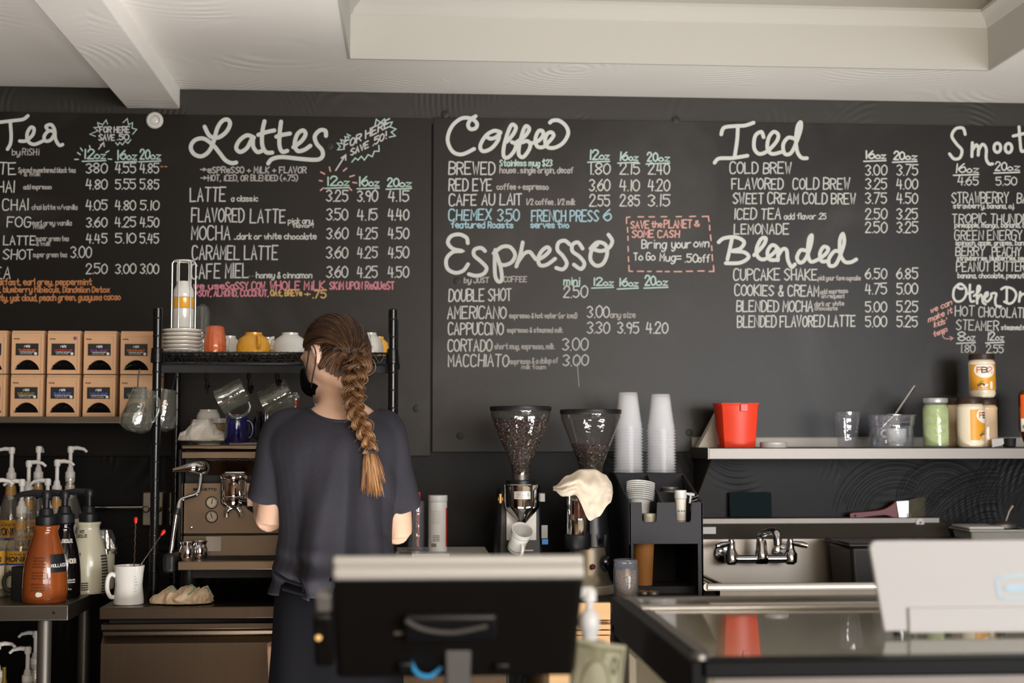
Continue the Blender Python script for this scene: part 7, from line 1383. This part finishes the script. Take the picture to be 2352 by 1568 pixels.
# ------------------------------------------------ dark apron skirt, trousers, shoes
M_ap = mat('dark_navy_twill', '#0f0f14', .9, var=.15, scale=300, spec=.15)
b = MB(); loft(b, [sec(1330, 640, 902, .118, .004), sec(1375, 628, 912, .132, .006), sec(1450, 620, 918, .138, .01), (0+Q(769, 1500).x, .012, .72, .172, .14), (Q(769, 1500).x, .012, .5, .172, .14), (Q(769, 1500).x, .012, .36, .168, .135)])
def apf(p, n): return p+n*(.006*sin(p.x*44+2*noise.noise(Vector((p.x*6, 0, p.z*2))))+.003*noise.noise(Vector((p.x*12, p.y*9, p.z*6))))
solid('apron_skirt', b, .0085, M_ap, 5, fn=apf)
b = MB()
for x0, y0, x1, y1 in ((640, 1302, 700, 1330), (700, 1330, 770, 1318), (660, 1338, 740, 1352)): p, q = Q(x0, y0), Q(x1, y1); b.tube([Vector((p.x, -.133, p.z)), Vector(((p.x+q.x)/2, -.140, (p.z+q.z)/2-.004)), Vector((q.x, -.138, q.z))], .0045, n=8)
obj('apron_tie', b, M_ap, PR)
for s in (-1, 1):
    b = MB().tube([(s*.085, .02, .37), (s*.085, .03, .1)], [.062, .055], n=20); obj('trouser_leg', b, M_ap, PR)
    b = MB(); b.add([], []); ell_ = [(-.04, 0), (.04, 0)]
    b.lathe([(.0, .0), (.046, .002), (.05, .02), (.045, .05), (.034, .075), (0, .08)], c=(s*.085, .05, 0), n=24, sy=2.3); obj('shoe', b, M_black, PR)
# ------------------------------------------------ face mask
b = MB()
def mk(u, v):
    a = (u-.5)*2; t = (v-.5)*2; z = -.052+t*.043*(1-.30*abs(a)); bulge = .012*(1-a*a)*(1-t*t); x = sin(a*1.35)*(.063+.004*t); y = cos(a*1.35)*.068+.034+bulge*1.4-(.010 if t < -.5 else 0)-.02*max(0, -t)**2
    return H_(x*1.08, y, z)
b.grid(mk, 24, 14); mo = obj('face_mask', b, mat('black_mask_cloth', '#0b0b0c', .9, spec=.1), PR, solid=.003, sub=1)
b = MB()
for s in (-1, 1):
    b.tube(catmull([H_(s*.068, .046, -.032), H_(s*.077, .022, -.008), H_(s*.082, .0, .018), H_(s*.087, -.018, .006), H_(s*.084, -.014, -.022), H_(s*.074, .02, -.058), H_(s*.060, .048, -.076)], 5), .0019, n=6)
obj('ear_loop', b, M_blackm, mo)
# ------------------------------------------------ hair
def hairmat(name, root, tip, z0, z1):
    m = bpy.data.materials.new(name); m.use_nodes = True; N = m.node_tree.nodes; L = m.node_tree.links; p = N['Principled BSDF']
    tc = N.new('ShaderNodeTexCoord'); sx_ = N.new('ShaderNodeSeparateXYZ'); L.new(tc.outputs['Object'], sx_.inputs[0]); mr = N.new('ShaderNodeMapRange'); mr.inputs[1].default_value = z1; mr.inputs[2].default_value = z0; L.new(sx_.outputs[2], mr.inputs[0])
    nz_ = N.new('ShaderNodeTexNoise'); nz_.inputs['Scale'].default_value = 60; L.new(tc.outputs['Object'], nz_.inputs['Vector']); ad = N.new('ShaderNodeMath'); ad.operation = 'MULTIPLY_ADD'; ad.inputs[1].default_value = .5; L.new(nz_.outputs[0], ad.inputs[0]); L.new(mr.outputs[0], ad.inputs[2]); sb = N.new('ShaderNodeMath'); sb.operation = 'SUBTRACT'; sb.inputs[1].default_value = .25; L.new(ad.outputs[0], sb.inputs[0])
    mx = N.new('ShaderNodeMix'); mx.data_type = 'RGBA'; mx.inputs[6].default_value = lin(root); mx.inputs[7].default_value = lin(tip); L.new(sb.outputs[0], mx.inputs[0]); L.new(mx.outputs[2], p.inputs['Base Color'])
    p.inputs['Roughness'].default_value = .38; p.inputs['Specular IOR Level'].default_value = .45; p.inputs['Anisotropic'].default_value = .5; return m
hz1, hz0 = Q(0, 760).z, Q(0, 1120).z
HM = [hairmat('hair_dark', '#25170f', '#6b472f', hz0, hz1), hairmat('hair_mid', '#3a2417', '#916540', hz0, hz1), hairmat('hair_light', '#55361f', '#b48757', hz0, hz1)]
rg = random.Random(12)
ER = (.0765, .094, .105); hcap = MB(); gp = Q(822, 848, -.07); gl = HR.transposed() @ (gp-hc)
uG = Vector((gl.x/ER[0], gl.y/ER[1], gl.z/ER[2])).normalized()
hair = MB()
# underlying cap so no skin shows between strands
nU, nV = 40, 26; vs = []; fs = []
for j in range(nV+1):
    t = pi*j/nV
    for i in range(nU): a = 2*pi*i/nU; vs.append((sin(t)*cos(a), sin(t)*sin(a), cos(t)))
def is_hair(u): return (u[2] > .42 and u[1] < .80) or (u[1] < .12 and u[2] > .12) or (u[1] < -.06 and u[2] > -.42) or (u[1] < -.30 and u[2] > -.78)
keep = lambda q: is_hair(q)
cap = MB(); cf = []
for j in range(nV):
    for i in range(nU):
        q = (i+1) % nU; idx = (j*nU+i, j*nU+q, (j+1)*nU+q, (j+1)*nU+i); c_ = [sum(vs[k_][m_] for k_ in idx)/4 for m_ in range(3)]
        if keep(c_): cf.append(idx)
cap.add([hc+HR @ Vector((v[0]*ER[0]*.985, v[1]*ER[1]*.985, v[2]*ER[2]*.985)) for v in vs], cf)
hroot = obj('hair', cap, HM[0], PR)
def slerp(a, c, t):
    d = max(-1, min(1, a.dot(c))); o_ = math.acos(d)
    return a if o_ < 1e-4 else (a*sin((1-t)*o_)+c*sin(t*o_))/sin(o_)
def strand(u0, r=.0013, lift=0, lvl=1.0, t0=0, n=16):
    P = []; R = []; wob = rg.uniform(-.03, .03); wp = Vector((u0.x*.75, -.62, .22+u0.z*.35)).normalized()*1.05
    for i in range(n+1):
        t = t0+(1-t0)*i/n; u = (u0*(1-t)**2+wp*2*t*(1-t)+uG*t*t).normalized(); e = lvl+lift*sin(pi*t)
        u = (u+Vector((wob*sin(pi*t), 0, wob*sin(2*pi*t)))).normalized(); P.append(hc+HR @ Vector((u.x*ER[0]*e, u.y*ER[1]*e, u.z*ER[2]*e))); R.append(r*(.35+.65*min(1, i/3)))
    return P, R
starts = []
for i in range(330):   # front hairline, ear to ear
    a = pi*rg.random(); starts.append(Vector((cos(a)*.98, .66*sin(a)**.7+.10, .48+.12*sin(a)+rg.uniform(-.03, .03)-.34*abs(cos(a))**4)).normalized())
for i in range(420):   # all over the crown and sides
    while True:
        u = Vector((rg.gauss(0, 1), rg.gauss(0, 1), rg.gauss(0, 1))).normalized()
        if is_hair(u) and u.dot(uG) < .9: break
    starts.append(u)
for i in range(170):   # nape hairline sweeping up
    a = rg.uniform(-1, 1); starts.append(Vector((a*.8, -.45-.1*(1-abs(a)), -.72+.25*abs(a)+rg.uniform(-.05, .05))).normalized())
for i in range(150):
    a = rg.random(); starts.append(Vector((-.97+.47*a, -.06-.42*a, -.36-.50*a+rg.uniform(-.06, .05))).normalized())
shade = lambda: rg.choices((0, 1, 2), (5, 5, 3))[0]
for u in starts:
    P, R = strand(u, r=rg.uniform(.0011, .0021), lift=rg.uniform(.01, .075), lvl=rg.uniform(.99, 1.02)); hair.tube(P, R, n=4, m=shade(), cap=False)
for i in range(40):    # loose flyaway hairs
    u = rg.choice(starts); P, R = strand(u, r=.0004, lift=rg.uniform(.08, .16), lvl=1.02); hair.tube(P, R, n=3, m=2, cap=False)
obj('combed_hair', hair, HM, hroot, angle=180)
# braid: three plaited bundles
bp_ = catmull([gp+Vector((-.006, -.004, .034)), gp+Vector((.003, -.016, .008)), Q(812, 905, -.085), Q(820, 945, -.105), Q(838, 985, -.125), Q(852, 1020, -.132), Q(853, 1040, -.131)], 10)
brd = MB(); nb = len(bp_); L_ = [0]
for a, c in zip(bp_, bp_[1:]): L_.append(L_[-1]+(c-a).length)
TL_ = L_[-1]; turns = 3.2
def bpos(t):
    s = t*TL_
    for i in range(nb-1):
        if L_[i+1] >= s or i == nb-2: f = (s-L_[i])/max(1e-9, L_[i+1]-L_[i]); return bp_[i].lerp(bp_[i+1], f), (bp_[i+1]-bp_[i]).normalized()
for k3 in range(3):
    for q in range(64):
        ox, oy = rg.gauss(0, .5), rg.gauss(0, .48); P = []; R = []; m_ = shade() if rg.random() > .35 else 2
        n = 54; t1 = 1
        for i in range(n+1):
            t = i/n*t1; c_, tg = bpos(t); side = tg.cross(Vector((0, -1, 0))).normalized(); nor = Vector((0, -1, 0)); ph = 2*pi*(turns*t+k3/3)
            wd = (.0255*(1-.54*t))*(min(1, .75+t*5)); th_ = wd*.62; br = wd*.60
            x = wd*sin(ph)*.95; y = th_*.8*sin(2*ph)
            P.append(c_+side*(x+ox*br*.85)+nor*(y+oy*br*.8+.004)); R.append(.00125*(1-.3*t))
        brd.tube(P, R, n=4, m=m_, cap=False)
brd.tube([bpos(i/20)[0] for i in range(21)], [.011*(1-.5*i/20) for i in range(21)], n=14, m=1)
# a soft bulge where the braid starts
for q in range(120):
    a = rg.uniform(0, 2*pi); u0 = (uG+Vector((cos(a), sin(a), rg.uniform(-.6, .8)))*.5).normalized(); P, R = strand(u0, r=.0016, lift=.10, lvl=1.03, n=8); P += [bpos(.04)[0]+Vector((rg.uniform(-.014, .014), rg.uniform(-.012, .004), 0)), bpos(.10)[0]+Vector((rg.uniform(-.014, .014), -.008, 0))]; R += [.0015, .001]; brd.tube(P, R, n=4, m=shade(), cap=False)
for q in range(60):    # stray hairs off the braid
    t = rg.uniform(.05, .95); c_, tg = bpos(t); s = rg.choice((-1, 1)); d = Vector((s*rg.uniform(.012, .034), rg.uniform(-.02, .0), -rg.uniform(.004, .03))); brd.tube([c_, c_+d*.6+Vector((0, -.008, .002)), c_+d], [.0005, .0004, .0002], n=3, m=2, cap=False)
obj('braid', brd, HM, hroot, angle=180)
tie = Q(853, 1034, -.131); obj('hair_tie', MB().tube([tie+Vector((.0125*cos(a*pi/8), .010*sin(a*pi/8)-.003, .002*sin(a*1.3))) for a in range(17)], .0042, n=8, cap=False), M_blackm, hroot)
tl = MB()
for q in range(330):
    a = rg.uniform(0, 2*pi); rr = sqrt(rg.random()); ox = rr*cos(a); oy = rr*sin(a); e = Q(860+rg.uniform(-5, 6), 1108+rg.uniform(-34, 32), -.134); P = [tie+Vector((ox*.008, oy*.007-.003, .008)), tie+Vector((ox*.009, oy*.007-.003, -.004))]
    for i in range(1, 7): t = i/6; P.append(tie.lerp(e, t)+Vector((ox*(.0075+.006*sin(min(t*6, 1.5))+.0125*t), oy*.011-.003-.004*sin(pi*t), 0)))
    tl.tube(P, [.0011, .0012, .0013, .0013, .0012, .0011, .0009, .0003], n=4, m=rg.choices((0, 1, 2), (2, 4, 4))[0], cap=False)
obj('tail', tl, HM, hroot, angle=180)
